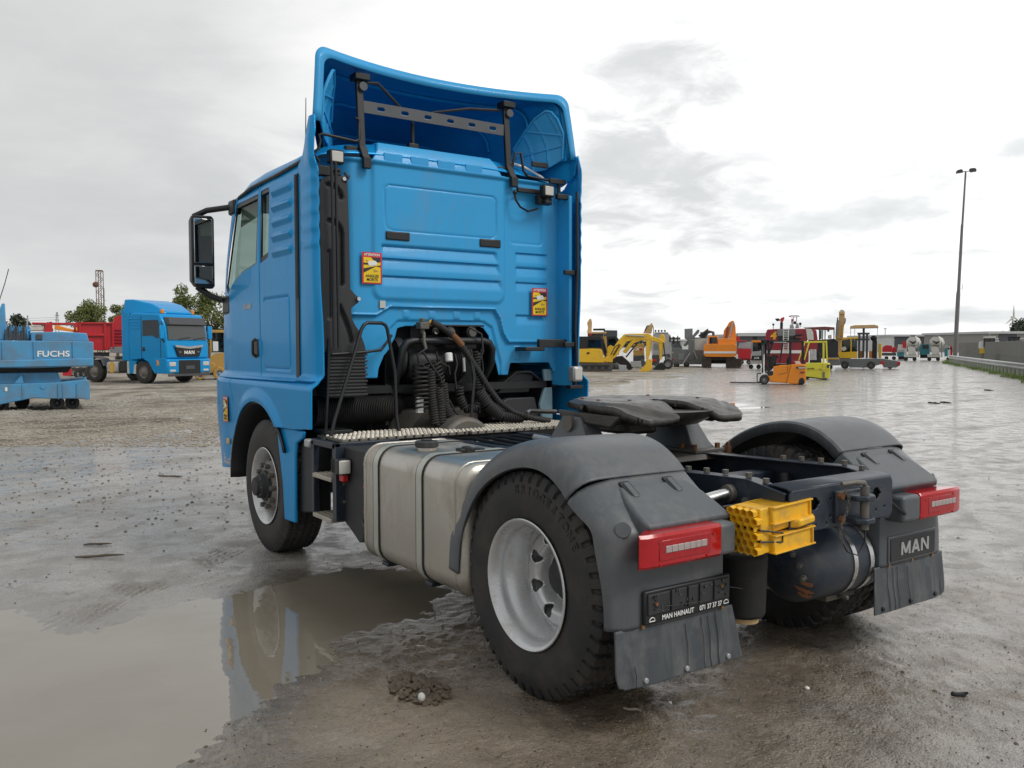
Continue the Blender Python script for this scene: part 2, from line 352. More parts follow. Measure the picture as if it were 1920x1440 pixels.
def fbm(x, y, o=4, k=0, g=.5):
    s = 0; a = 1; t = 0
    for i in range(o): s = s+a*vn(x*2**i+i*17.3, y*2**i-i*9.1, k+i); t += a; a *= g
    return s/t
# ---------------------------------------------------------------- ground
PUD = [(-5.0, 3.0), (-3.55, 2.95), (-3.02, 3.0)]+[tuple(gp(*q)) for q in ((121, 1187), (209, 1168), (292, 1138), (370, 1122), (417, 1122), (517, 1094), (604, 1075), (648, 1064), (735, 1062), (795, 1075), (850, 1105), (840, 1145), (760, 1172), (680, 1192), (625, 1228), (564, 1258), (496, 1313), (418, 1377), (369, 1440))]+[(-2.9, -.4), (-3.6, -.9), (-5.2, -.3), (-6.2, 1.6)]
def gpd(u, D):
    d = pray(u, 720); return CAM[:2]+d[:2]*D
def puddle_depth(x, y):
    w = (fbm(x*3.2, y*3.2, 5, 3)-.5)*.26
    d = psdf(x, y, PUD)+w
    d2 = np.minimum(np.hypot((x-14.4)/1.3, (y-13.4)/1.0)-1, np.hypot((x-14.6)/.7, (y-11.9)/.25)-1)*.8+w
    return np.minimum(d, d2)
def gravel_mask(x, y):
    e = (fbm(x*.35, y*.35, 4, 11)-.5)*3.2
    # gravel yard beyond the paved lane: left of the line through these points
    P = [(-40, 8.0), (-2.4, 12.2), (1.2, 13.4), (14.2, 19.5), (25.0, 26.5), (36.0, 33.5), (48, 45), (60, 75), (60, 400), (-400, 400), (-400, 8.0)]
    return ss(.5, -.9, psdf(x, y, P)+e)
def verge_mask(x, y):
    P = [tuple(gp(1768, 681)), tuple(gp(1850, 697)), tuple(gp(1925, 717)), tuple(gp(2050, 755)), tuple(gpd(2150, 40)), tuple(gpd(1924, 47)), tuple(gpd(1797, 108)), tuple(gpd(1778, 100))]
    return ss(.5, -.4, psdf(x, y, P)+(vn(x*1.5, y*1.5, 77)-.5)*.7)
def mud_mask(x, y):
    m = np.hypot((x+1.0)/1.9, (y-.1)/1.5); m2 = np.hypot((x-.5)/2.6, (y-.4)/1.3)
    v = np.maximum(ss(1.4, .45, m+(fbm(x*1.5, y*1.5, 4, 21)-.5)*.9), ss(1.4, .5, m2+(fbm(x*1.3, y*1.3, 4, 22)-.5)*.9)*.9)
    tr = np.zeros_like(x)
    for x0, y0, x1, y1, wd in ((-3.3, 5.2, -1.2, 7.6, .14), (-3.6, 4.7, -1.6, 6.9, .10), (-1.4, -.4, 2.4, -1.7, .5), (-4.8, 3.9, -2.6, 6.4, .12)):
        ex, ey = x1-x0, y1-y0; t = np.clip(((x-x0)*ex+(y-y0)*ey)/(ex*ex+ey*ey), 0, 1); d = np.hypot(x-x0-t*ex, y-y0-t*ey)
        tr = np.maximum(tr, ss(wd*1.5, wd*.6, d)*ss(0, .12, t)*ss(1, .8, t)*(.35+.65*vn(x*9, y*9, 8)))
    return np.maximum(v, tr*.8)
TRK = [(tuple(gp(-60, 1262)), tuple(gp(330, 1050)), .24, .060), (tuple(gp(250, 1120)), tuple(gp(560, 965)), .20, .055), (tuple(gp(-60, 1150)), tuple(gp(200, 1090)), .12, .05)]
def tracks(x, y):
    h = np.zeros_like(x); m = np.zeros_like(x)
    for (x0, y0), (x1, y1), w, sp_ in TRK:
        ex, ey = x1-x0, y1-y0; L = math.hypot(ex, ey); t = ((x-x0)*ex+(y-y0)*ey)/(L*L); lat = ((x-x0)*ey-(y-y0)*ex)/L+(fbm(x*1.3, y*1.3, 3, 51)-.5)*.12
        b = ss(w, w*.6, np.abs(lat))*ss(0, .1, t)*ss(1, .75, t)*(.25+.75*ss(.3, .6, fbm(x*3, y*3, 3, 52)))
        h += b*(.006*np.cos(lat*2*PI/sp_)+.004*np.cos(t*L*2*PI/.05)*np.cos(lat*PI/sp_)); m = np.maximum(m, b)
    return h, m
def sand_mask(x, y):
    return ss(1.15, .35, np.hypot((x+1.85)/.75, (y-.0)/.62)+(fbm(x*3.5, y*3.5, 5, 61)-.5)*.9)
def height(x, y):
    r = np.hypot(x-CAM[0], y-CAM[1]); near = ss(40, 8, r)
    h = (fbm(x*.9, y*.9, 4, 1)-.5)*.020*near+(fbm(x*7, y*7, 4, 2)-.5)*.006*near
    m = mud_mask(x, y); h += m*(fbm(x*13, y*13, 5, 5, .6)-.45)*.020*near
    # tyre-print rows in the mud
    h += m*ss(.25, .6, fbm(x*1.1, y*1.1, 2, 6))*np.sin((x*.94-y*.34)*52)*.0022*near
    g = gravel_mask(x, y); h += g*(fbm(x*2.6, y*2.6, 5, 7, .62)-.5)*.06*ss(90, 20, r)
    h += g*ss(.58, .8, fbm(x*.7, y*.7, 3, 9))*.07
    th_, tm_ = tracks(x, y); h += th_*near
    d = puddle_depth(x, y); h = np.where(d < .35, h*(.25+.75*ss(0, .35, d)), h)
    h += ss(.5, .1, np.abs(d))*(fbm(x*17, y*17, 4, 91)-.5)*.0055; h -= ss(.30, -.55, d)*.021
    # mud pile in the foreground
    c = np.hypot(x+1.60, (y-.33)*.8); h += ss(.17, .0, c+(vn(x*22, y*22, 31)-.5)*.09)*.030*(.5+vn(x*48, y*48, 32))
    for wx, wy in ((-1.05, 0), (1.05, 0), (-1.05, 3.56), (1.05, 3.56)):
        k = ss(.5, .2, np.hypot((x-wx)/1.1, y-wy)); h = h*(1-k)+k*np.minimum(h, .002)
    return h+verge_mask(x, y)*.06*ss(0, 1, fbm(x*.5, y*.5, 3, 12))
def build_ground():
    rr = np.concatenate([np.geomspace(.25, 2.2, 60)[:-1], np.geomspace(2.2, 45, 780)[:-1], np.geomspace(45, 4200, 110)])
    ang = np.concatenate([np.linspace(-PI, -.63, 40)[:-1], np.linspace(-.63, .63, 560)[:-1], np.linspace(.63, PI, 40)])
    R_, A_ = np.meshgrid(rr, ang, indexing='ij'); x = CAM[0]+R_*np.sin(YAW+A_); y = CAM[1]+R_*np.cos(YAW+A_); z = height(x, y)
    n, m = R_.shape; idx = np.arange(n*m).reshape(n, m)
    q = np.stack([idx[:-1, :-1], idx[:-1, 1:], idx[1:, 1:], idx[1:, :-1]], -1).reshape(-1, 4)
    me = bpy.data.meshes.new('ground'); co = np.stack([x, y, z], -1).reshape(-1, 3).astype(np.float32)
    me.vertices.add(n*m); me.vertices.foreach_set('co', co.ravel()); me.loops.add(q.size); me.loops.foreach_set('vertex_index', q.ravel().astype(np.int32))
    me.polygons.add(len(q)); me.polygons.foreach_set('loop_start', np.arange(0, q.size, 4, dtype=np.int32)); me.update(calc_edges=True); me.shade_smooth()
    for nm, fn in (('gravel', gravel_mask), ('mud', mud_mask), ('shore', lambda a, b: ss(.60, -.02, puddle_depth(a, b))), ('verge', verge_mask), ('sand', sand_mask), ('ruts', lambda a, b: tracks(a, b)[1])):
        at = me.attributes.new(nm, 'FLOAT', 'POINT'); at.data.foreach_set('value', fn(x, y).astype(np.float32).ravel())
    o = bpy.data.objects.new('ground', me); COL.objects.link(o); o['kind'] = 'structure'; me.materials.append(ground_mat())
def ground_mat():
    global nt, N, LK
    m = bpy.data.materials.new('wet_ground'); m.use_nodes = True; nt = m.node_tree; nt.nodes.clear(); N = nt.nodes.new; LK = nt.links.new
    def att(n): a = nd('ShaderNodeAttribute', attribute_name=n); return a.outputs['Fac']
    tc = nd('ShaderNodeTexCoord'); v = tc.outputs['Object']
    mp = nd('ShaderNodeMapping'); LK(v, mp.inputs[0]); mp.inputs['Rotation'].default_value = (0, 0, YAW); mp.inputs['Scale'].default_value = (.32, 1.5, 1); vs_ = mp.outputs[0]
    big = noise(v, .33, 5, .6, .3); mid = noise(v, 2.4, 6, .62, .3); fine = noise(v, 55, 5, .7); strk = noise(vs_, .8, 6, .6, .4)
    gr, mu, sh, vg, sn, ru = att('gravel'), att('mud'), att('shore'), att('verge'), att('sand'), att('ruts')
    # damp asphalt / concrete yard
    asph = mixc(ramp(mid, [(.32, 0), (.68, 1)]), (.21, .196, .176), (.37, .347, .315))
    asph = mixc(ramp(strk, [(.44, 0), (.66, .75)]), asph, (.42, .395, .36))
    asph = mixc(ramp(fine, [(.36, .6), (.48, 0)]), asph, (.06, .05, .042))
    asph = mixc(ramp(noise(v, 5.5, 4, .7, .8), [(.57, 0), (.67, .75)]), asph, (.10, .082, .064))
    mud = mixc(ramp(mid, [(.35, 0), (.66, 1)]), (.085, .063, .042), (.24, .187, .132))
    mud = mixc(ramp(fine, [(.4, 0), (.75, .6)]), mud, (.25, .20, .14))
    mud = mixc(mth('MULTIPLY', sn, .85), mud, mixc(mid, (.20, .155, .11), (.33, .27, .20)))
    agg = nd('ShaderNodeTexVoronoi'); LK(v, agg.inputs['Vector']); agg.inputs['Scale'].default_value = 85
    asph = mixc(ramp(agg.outputs['Distance'], [(.1, .5), (.5, 0)]), asph, mixc(agg.outputs['Color'], (.05, .045, .04), (.34, .32, .29)))
    asph = mixc(mth('MULTIPLY', ru, .6), asph, mixc(fine, (.10, .082, .064), (.24, .21, .18)))
    mud = mixc(ramp(agg.outputs['Distance'], [(.08, .55), (.4, 0)]), mud, mixc(agg.outputs['Color'], (.03, .022, .014), (.36, .30, .22)))
    vo = nd('ShaderNodeTexVoronoi'); LK(v, vo.inputs['Vector']); vo.inputs['Scale'].default_value = 16
    vo2 = nd('ShaderNodeTexVoronoi'); LK(v, vo2.inputs['Vector']); vo2.inputs['Scale'].default_value = 42
    st = mixc(vo.outputs['Color'], (.26, .235, .195), (.62, .575, .50)); st = mixc(.5, st, mixc(vo2.outputs['Color'], (.20, .18, .15), (.56, .52, .45)))
    stn = mixc(ramp(big, [(.42, .85), (.54, 0)]), st, (.15, .125, .095)); stn = mixc(ramp(noise(v, 1.1, 5, .65, .6), [(.5, 0), (.66, .8)]), stn, (.19, .16, .125))
    stn = mixc(ramp(strk, [(.48, 0), (.62, .7)]), stn, (.50, .44, .34))
    grs = mixc(noise(v, 3, 5, .7), (.06, .085, .02), (.16, .20, .06))
    nz = mth('MULTIPLY', mth('SUBTRACT', noise(v, 4, 5, .7), .5), .5)
    mf = mth('ADD', mu, mth('MULTIPLY', nz, mth('MULTIPLY', mu, 1.6)), clamp=True)
    c = mixc(mf, asph, mud); gf = ramp(mth('ADD', gr, mth('MULTIPLY', nz, .8)), [(.42, 0), (.58, 1)]); c = mixc(gf, c, stn)
    c = mixc(mth('MULTIPLY', sh, .72), c, mixc(mid, (.07, .054, .036), (.12, .095, .065))); c = mixc(vg, c, grs)
    # wetness: film of water lies in patches
    wet = ramp(noise(v, .55, 5, .62, .6), [(.38, 0), (.50, 1)]); wet2 = ramp(strk, [(.42, 0), (.54, 1)])
    wet3 = ramp(noise(v, 3.6, 7, .66, .5), [(.40, .15), (.56, 1)]); wf = mth('MULTIPLY', mth('MAXIMUM', mth('MULTIPLY', wet, .85), mth('MULTIPLY', wet2, .85)), wet3); wf = mth('MAXIMUM', wf, sh)
    ro = mth('SUBTRACT', .42, mth('MULTIPLY', wf, .34)); ro = mth('ADD', ro, mth('MULTIPLY', fine, .08))
    r2 = mth('ADD', mth('MULTIPLY', mf, .0), .26); r2 = mth('SUBTRACT', r2, mth('MULTIPLY', wf, .12)); r2 = mth('ADD', r2, mth('MULTIPLY', sn, .25))
    rr = nd('ShaderNodeMix'); rr.data_type = 'FLOAT'; LK(mf, rr.inputs[0]); LK(ro, rr.inputs[2]); LK(r2, rr.inputs[3])
    r3 = nd('ShaderNodeMix'); r3.data_type = 'FLOAT'; LK(gf, r3.inputs[0]); LK(rr.outputs[0], r3.inputs[2]); LK(mth('SUBTRACT', .85, mth('MULTIPLY', wf, .25)), r3.inputs[3])
    r4 = nd('ShaderNodeMix'); r4.data_type = 'FLOAT'; LK(vg, r4.inputs[0]); LK(r3.outputs[0], r4.inputs[2]); r4.inputs[3].default_value = .9
    p = nd('ShaderNodeBsdfPrincipled'); o = nd('ShaderNodeOutputMaterial'); LK(p.outputs[0], o.inputs[0]); LK(c, p.inputs['Base Color']); LK(r4.outputs[0], p.inputs['Roughness'])
    dry = mth('MULTIPLY', mth('MAXIMUM', gf, vg), -.32); LK(mth('ADD', dry, .72), p.inputs['Specular IOR Level'])
    LK(mth('MULTIPLY', wf, mth('SUBTRACT', .42, mth('MULTIPLY', mth('MAXIMUM', gf, vg), .42), clamp=True)), p.inputs['Coat Weight']); p.inputs['Coat Roughness'].default_value = .10; p.inputs['Coat IOR'].default_value = 1.36
    # relief
    h1 = mth('MULTIPLY', mth('ADD', fine, mth('MULTIPLY', agg.outputs['Distance'], -.5)), mth('SUBTRACT', 1.15, mth('MULTIPLY', wf, .62))); h2 = mth('MULTIPLY', noise(v, 13, 6, .65, .3), mth('ADD', mth('MULTIPLY', mf, 3.0), mth('SUBTRACT', 1.1, mth('MULTIPLY', wf, .92))))
    b1 = nd('ShaderNodeBump'); b1.inputs['Distance'].default_value = .012; h1 = mth('MULTIPLY', h1, mth('SUBTRACT', 1.0, mth('MULTIPLY', sh, .7))); h2 = mth('MULTIPLY', h2, mth('SUBTRACT', 1.0, mth('MULTIPLY', sh, .75))); LK(h1, b1.inputs['Height'])
    b2 = nd('ShaderNodeBump'); b2.inputs['Distance'].default_value = .008; LK(h2, b2.inputs['Height']); LK(b1.outputs[0], b2.inputs['Normal'])
    b3 = nd('ShaderNodeBump'); LK(mth('MULTIPLY', gf, .06), b3.inputs['Distance']); b3.inputs['Strength'].default_value = .8; LK(mth('SUBTRACT', 1.0, mth('ADD', vo.outputs['Distance'], mth('MULTIPLY', vo2.outputs['Distance'], .5))), b3.inputs['Height']); LK(b2.outputs[0], b3.inputs['Normal'])
    LK(b3.outputs[0], p.inputs['Normal'])
    return m
def water_mat():
    global nt, N, LK
    m = bpy.data.materials.new('muddy_water'); m.use_nodes = True; nt = m.node_tree; nt.nodes.clear(); N = nt.nodes.new; LK = nt.links.new
    tc = nd('ShaderNodeTexCoord'); v = tc.outputs['Object']; p = nd('ShaderNodeBsdfPrincipled'); o = nd('ShaderNodeOutputMaterial'); LK(p.outputs[0], o.inputs[0])
    n = noise(v, .9, 5, .6, .4); LK(mixc(n, (.145, .122, .088), (.26, .235, .192)), p.inputs['Base Color'])
    p.inputs['Roughness'].default_value = .012; p.inputs['IOR'].default_value = 1.5; p.inputs['Specular IOR Level'].default_value = 1.0
    b = nd('ShaderNodeBump'); b.inputs['Distance'].default_value = .0012; LK(noise(v, 6, 2, .5), b.inputs['Height']); LK(b.outputs[0], p.inputs['Normal']); MT['water'] = m
build_ground(); water_mat()
for (x0, x1, y0, y1, lev) in ((-6.5, .3, -1.2, 5.6, -.0075), (12.3, 17.2, 10.2, 14.2, -.0045)):
    mk('puddle', [(x0, y0, lev), (x1, y0, lev), (x1, y1, lev), (x0, y1, lev)], [(0, 1, 2, 3)], 'water')['kind'] = 'structure'
# loose stones: too many to count
def stones(name, mat, n, fn, smin, smax, label=None):
    g = G(); rs = random.Random(n)
    base = [(1, 0, 0), (-1, 0, 0), (0, 1, 0), (0, -1, 0), (0, 0, .7), (0, 0, -.5)]; fc = [(0, 2, 4), (2, 1, 4), (1, 3, 4), (3, 0, 4), (2, 0, 5), (1, 2, 5), (3, 1, 5), (0, 3, 5)]
    P = [fn(rs) for _ in range(n)]; H = height(np.array([p[0] for p in P]), np.array([p[1] for p in P]))
    for (x, y), h in zip(P, H):
        s = smin+(smax-smin)*rs.random()**3; a = rs.random()*6; c, d = math.cos(a), math.sin(a); e = .6+.6*rs.random()
        V = []
        for bx, by, bz in base:
            k = s*(.7+.6*rs.random()); V.append((x+(bx*c-by*d*e)*k, y+(bx*d+by*c*e)*k, h+bz*k*.8+s*.15))
        g.add(V, fc)
    o = g.out(name, mat, None, smooth=60); tag(o, label, None, None, 'stuff'); return o
def near_left(rs):
    while True:
        u, v = rs.uniform(0, 460), rs.uniform(835, 1010)**1.0
        if rs.random() < ss(1000, 850, v)+.08: return gp(u, v)
def all_over(rs): return gp(rs.uniform(-100, 2000), 790+650*rs.random()**1.5)
def fore(rs): return gp(rs.uniform(350, 1960) if rs.random() < .7 else rs.uniform(-40, 1960), rs.uniform(900, 1440))
def yard(rs): return gp(rs.uniform(-60, 430), rs.uniform(745, 838))
stones('scattered_gravel', 'mudc', 1100, near_left, .004, .022)
stones('scattered_pebbles', 'mudc', 900, all_over, .003, .014)
stones('grit', 'peb', 4200, fore, .0012, .006)
stones('dark_grit', 'rubber', 3800, fore, .0012, .006)
stones('yard_gravel', 'peb', 9000, yard, .010, .045)
# mud clod with its pale pebble, sticks and flat debris
def clod(x, y, r, n, label):
    g = G(); rs = random.Random(int(r*1000)+n)
    for _ in range(n):
        a, q = rs.random()*6.28, rs.random()**.7*r; s = r*.035+r*.10*rs.random(); px, py = x+q*math.cos(a)*.75, y+q*math.sin(a)*1.3
        V = []; k = 7
        for i in range(4):
            for j in range(k):
                th = PI*(i+.5)/4; ph = 2*PI*j/k; w = s*(.7+.6*rs.random()); V.append((px+w*math.sin(th)*math.cos(ph), py+w*math.sin(th)*math.sin(ph), .006+max(0, (r-q))*.28+w*math.cos(th)*.7))
        g.add(V, [(i*k+j, i*k+(j+1) % k, (i+1)*k+(j+1) % k, (i+1)*k+j) for i in range(3) for j in range(k)]+[tuple(range(k))[::-1], tuple(range(3*k, 4*k))])
    return tag(g.out('mud_clod', 'mudc', None, smooth=50), label, 'mud clod')
clod(-1.60, .34, .16, 240, 'crumbled brown mud clod on the ground between the big puddle and the rear wheel')
tag(G().ball((-1.665, .20, .028), .017, 8, (1, 1.2, 1.3)).out('pebble', 'offwhite', None, smooth=60), 'white oval pebble lying on the front edge of the crumbled mud clod', 'pebble')
px, py = gp(1513, 1294); tag(G().ball((px, py, .01), .011, 7, (1, 1.2, .8)).out('pebble', 'white', None, smooth=60), 'small white pebble lying alone on wet mud behind the left mud flap', 'pebble')
def stick(u0, v0, u1, v1, r, mat, label, name='twig', cat='twig'):
    a, b = gp(u0, v0), gp(u1, v1); h = .012
    P = [(a[0]+(b[0]-a[0])*t+random.uniform(-1, 1)*r, a[1]+(b[1]-a[1])*t+random.uniform(-1, 1)*r, h+random.uniform(-1, 1)*r*.4) for t in (0, .2, .4, .6, .8, 1)]
    tag(G().tube(P, [r*.6, r, r*.9, r*1.1, r*.8, r*.4], 6).out(name, mat, None, smooth=60), label, cat)
stick(1782, 1304, 1818, 1305, .012, 'rubber', 'short black rubbery stick lying on wet ground in the right foreground')
stick(1168, 1332, 1202, 1336, .006, 'peb', 'pale splinter of wood lying just left of the left mud flap')
stick(165, 1022, 208, 1020, .010, 'mudc', 'short dark stick on the left pavement, the nearer one to the top of the puddle') if 0 else None
stick(140, 1047, 235, 1043, .011, 'mudc', 'longer dark stick lying on the wet pavement above the puddle')
stick(158, 1023, 208, 1022, .009, 'mudc', 'shorter dark stick lying just beyond the longer dark stick')
stick(1742, 756, 1760, 757, .03, 'rubber', 'left of two small black scraps on the wide wet pavement on the right', 'scrap', 'debris')
stick(1764, 755, 1782, 756, .03, 'rubber', 'right of two small black scraps on the wide wet pavement on the right', 'scrap', 'debris')
stick(1846, 732, 1862, 733, .03, 'rubber', 'small dark scrap on the pavement near the grass strip on the right', 'scrap', 'debris')
stick(298, 893, 345, 895, .012, 'mudc', 'dark flat stick on wet pavement left of the front wheel')
stick(1640, 1041, 1690, 1043, .012, 'rubber', 'thin black strip lying beyond the right mud flap') if 0 else None
# ---------------------------------------------------------------- the blue tractor unit (rear axle at the origin, front towards +Y)
TR = empty('semi_truck', (0, 0, 0), 0, 'big blue tractor unit seen from behind in the foreground, with silver fuel tank', 'truck')
def cut_outline():
    return [(-1.13, 3.045), (1.13, 3.045), (1.13, 1.40), (1.07, 1.42), (1.03, 1.50), (.63, 1.50), (.605, 1.40), (.52, 1.40), (.50, 1.48), (.435, 1.66), (.42, 1.73), (.37, 1.79), (.30, 1.81),
            (-.36, 1.80), (-.43, 1.785), (-.45, 1.71), (-.50, 1.63), (-.555, 1.57), (-.60, 1.47), (-.61, 1.40), (-.71, 1.40), (-.715, 1.52), (-.78, 1.66), (-.86, 1.74), (-1.13, 1.74)]
def back_pos(a, b):
    o = np.zeros_like(a)
    o += .016*ss(.02, -.02, rbox(a, b, -.05, 2.62, .60, .62, .08))                      # raised middle field
    d = rbox(a, b, -.043, 2.70, .508+.03*(b-2.70), .17, .05); o -= .007*ss(.004, -.004, np.abs(d)-.006)+.003*ss(.004, -.004, d)
    d = rbox(a, b, .785, 2.69, .165, .185, .03); o -= .006*ss(.004, -.004, np.abs(d)-.005)+.004*ss(.004, -.004, d)
    for zt, xr in ((2.415, .47), (2.315, .49), (2.185, .51)):
        h = .088; x0, x1 = -.585, xr; t = np.clip((zt-b)/h, 0, 1); e = ss(x0-.005, x0+.012, a)*ss(x1+.005, x1-.03-.5*t*0, a-.03*t)
        o -= .026*e*ss(zt+.003, zt-.006, b)*(1-t)**1.1
    for zt in (2.43, 2.31, 2.185, 1.905):
        h = .085; t = np.clip((zt-b)/h, 0, 1); o -= .020*ss(.665, .685, a)*ss(1.01, .985, a)*ss(zt+.003, zt-.006, b)*(1-t)**1.1
    # shoulder line above the cut-out
    P = [(-2, 1.88), (-.62, 1.885), (-.50, 1.955), (.46, 1.95), (.51, 1.88), (.545, 1.76), (.60, 1.68), (2, 1.68), (2, 1), (-2, 1)]
    d = psdf(a, b, P); o += .012*ss(.008, -.002, d)*ss(-.02, -.004, d)-.022*ss(.0, -.012, d)
    P2 = [(-.50, 1.3), (-.50, 1.78), (-.43, 1.845), (.36, 1.85), (.45, 1.80), (.49, 1.66), (.54, 1.50), (.54, 1.3)]
    d = psdf(a, b, P2); o -= .014*ss(.004, -.006, d)
    for cx in (-.36, -.13, .10, .30): o += .008*ss(.004, -.002, rbox(a, b, cx, 1.893, .026, .028, .004))
    for cx in (.70,): o += .008*ss(.004, -.002, rbox(a, b, cx, 1.585, .026, .055, .004))
    o -= .16*ss(-.80, -1.02, a)*ss(1.62, 1.72, b)                                      # rounded corner by the intake duct
    o += .02*ss(3.015, 3.03, b)
    o += .03*ss(.97, 1.1, a)
    return a, 2.765-o, b
sheet('rear_wall', back_pos, (-1.13, 1.13), (1.38, 3.06), .0095, 'blue_back', TR, lambda a, b: psdf(a, b, cut_outline()), .004, 50)
# vent covers, labels
for x0 in (-.45, .30):
    mk('vent_cover', *(lambda g: (g.V, g.F))(G().box(x0-.10 if x0 < 0 else x0, (x0-.10 if x0 < 0 else x0)+.205, 2.735, 2.752, 2.455, 2.52)), 'black', TR, bevel=.012)
def warning(parent, o, xd, ud, w, h):
    """blind-spot warning label: red frame, yellow field, black diagonals, white truck"""
    xd, ud = Vector(xd), Vector(ud); nn = xd.cross(ud); o = Vector(o)
    def poly(name, P, mat, d, par):
        n = len(P); V = [o+xd*(p[0]-.5)*w+ud*(p[1]-.5)*h+nn*q for q in (d, d+.0012) for p in P]
        return mk(name, V, [tuple(range(n))[::-1], tuple(range(n, 2*n))]+[(i, (i+1) % n, n+(i+1) % n, n+i) for i in range(n)], mat, par)
    s = poly('warning_label', [(0, 0), (1, 0), (1, 1), (0, 1)], 'sticker_red', 0, parent)
    poly('label_field', [(.08, .04), (.92, .04), (.92, .84), (.08, .84)], 'sticker_yellow', .0013, s)
    g = [[(.45, .84), (.92, .84), (.92, .70), (.78, .68), (.6, .74)], [(.08, .66), (.35, .66), (.35, .60), (.08, .60)], [(.08, .48), (.92, .60), (.92, .53), (.70, .56), (.08, .34)]]
    for P in g: poly('label_stripe', P, 'sticker_black', .0026, s)
    poly('label_truck_picture', [(.28, .70), (.32, .60), (.38, .56), (.72, .60), (.78, .66), (.66, .74), (.36, .72)], 'white', .0039, s)
    for P in ([(.58, .47), (.58, .36), (.84, .40)], [(.2, .76), (.2, .70), (.34, .72)]): poly('label_pictogram', [(a, b) for a, b in P], 'ochre', .0026, s)
    f = h*.105
    text('ATTENTION', f*1.05, 'white', o+ud*h*.42+nn*.0022, xd, ud, s, ext=.0006, bold=f*.03, sx=w*.84/(f*6.2))
    text('ANGLES', f*1.2, 'sticker_black', o+ud*h*-.26+nn*.0034, xd, ud, s, ext=.0006, bold=f*.03, sx=w*.70/(f*4.6))
    text('MORTS', f*1.2, 'sticker_black', o+ud*h*-.375+nn*.0034, xd, ud, s, ext=.0006, bold=f*.03, sx=w*.62/(f*4.3))
    return s
warning(TR, (-.668, 2.742, 2.232), (1, 0, 0), (0, 0, 1), .165, .235)
warning(TR, (.905, 2.738, 2.02), (1, 0, 0), (0, 0, 1), .165, .235)
warning(TR, (-1.262, 4.47, 1.09), (0, -1, 0), (0, 0, 1), .13, .225)
mk('type_plate', [(-.60, 2.756, 1.935), (-.553, 2.756, 1.935), (-.553, 2.756, 1.99), (-.60, 2.756, 1.99), (-.60, 2.748, 1.935), (-.553, 2.748, 1.935), (-.553, 2.748, 1.99), (-.60, 2.748, 1.99)], [(0, 1, 2, 3), (4, 5, 6, 7), (0, 1, 5, 4), (3, 2, 6, 7)], 'offwhite', TR)
# ---- roof of the cab
def roof():
    secs = []
    for y, h, zb in ((2.77, .10, 3.00), (2.79, .12, 3.0), (2.87, .22, 2.98), (3.1, .265, 2.955), (3.8, .28, 2.95), (4.2, .245, 2.945), (4.45, .15, 2.93), (4.6, .05, 2.90), (4.66, .01, 2.86)):
        w = 1.175-.05*max(0, (y-3.9))**1.5 - (.05 if y < 2.8 else 0); s = []
        for k in range(33):
            t = -1+2*k/32; e = max(0, 1-abs(t)**2.6)**.5; s.append((w*t, y, zb+h*e))
        secs.append(s)
    G().loft(secs, closed=False).out('cab_roof', 'blue', TR, smooth=60, solid=.01)
roof()
g = G()
for s in (-1, 1):
    g.tube([(s*1.184, 2.80, 2.985), (s*1.190, 3.3, 2.96), (s*1.186, 3.9, 2.955), (s*1.165, 4.3, 2.93), (s*1.12, 4.50, 2.86)], .014, 6)
g.out('roof_gutter', 'black', TR, smooth=50)
# rear roof hump with four shallow pressings
g = G(); g.loft([[(x, y, z) for x, z in ((-.66+e, z0), (-.60+e, z1), (.50-e, z1), (.56-e, z0))] for y, z0, z1, e in ((2.758, 3.02, 3.035, 0), (2.782, 3.02, 3.135, .0), (2.84, 3.05, 3.20, .03), (2.99, 3.15, 3.225, .06))]); hump = g.out('roof_hump', 'blue_back', TR, bevel=.01)
for x in (-.55, -.32, -.08, .18): G().box(x, x+.16, 2.762, 2.775, 3.045, 3.115).out('pressing', 'blue_back', hump, bevel=.008)
G().tube([(.62, 2.84, 3.20), (.80, 2.815, 3.165), (.97, 2.80, 3.10), (1.08, 2.795, 3.02)], .011, 8).out('white_trim', 'white', TR, smooth=60)
# ---- cab side panels
WIN = [(4.64, 2.16), (4.36, 2.875), (3.725, 2.875), (3.78, 2.32), (4.15, 2.27), (4.42, 2.19), (4.56, 2.11)]
WI2 = [(3.67, 2.89), (3.47, 2.89), (3.45, 2.86), (3.50, 2.345), (3.69, 2.31)]
SIDE = [(2.87, 1.385), (4.88, 1.365), (4.90, 1.7), (4.78, 1.98), (4.70, 2.15), (4.46, 2.90), (4.38, 2.955), (2.87, 2.985)]
def side_x(a, b):
    x = 1.192+.006*np.sin((b-1.4)*1.5)-.22*np.clip(a-4.45, 0, 9)**1.7-.03*ss(2.2, 3.0, b)*ss(3.4, 4.4, a)
    x = x-.028*ss(2.86, 3.0, b); x += .05*ss(1.42, 1.37, b); return x
def side_relief(a, b):
    o = np.zeros_like(a)
    for k in range(5):                                                             # pressed ribs on the sleeper side
        z0 = 2.865-k*.115; t = (z0-b)/.07; o += .026*ss(2.97, 3.0, a)*ss(3.42-.0*k, 3.36, a)*np.clip(1-np.abs(t-.5)*2, 0, 1)
    gr = lambda d, w=.006, dep=.009: -dep*ss(w*1.2, w*.3, np.abs(d))
    o += gr(np.where((b > 1.4), a-3.712-.0*b, 1))+gr(rbox(a, b, 3.335, 1.745, .285, .275, .03), .005)
    o += gr(a-4.60-(b-1.4)*.0+.0*a, .005, .006)*ss(2.0, 1.8, b)*0
    o += .006*ss(1.985, 2.0, b)*ss(3.75, 3.8, a)*0
    return o
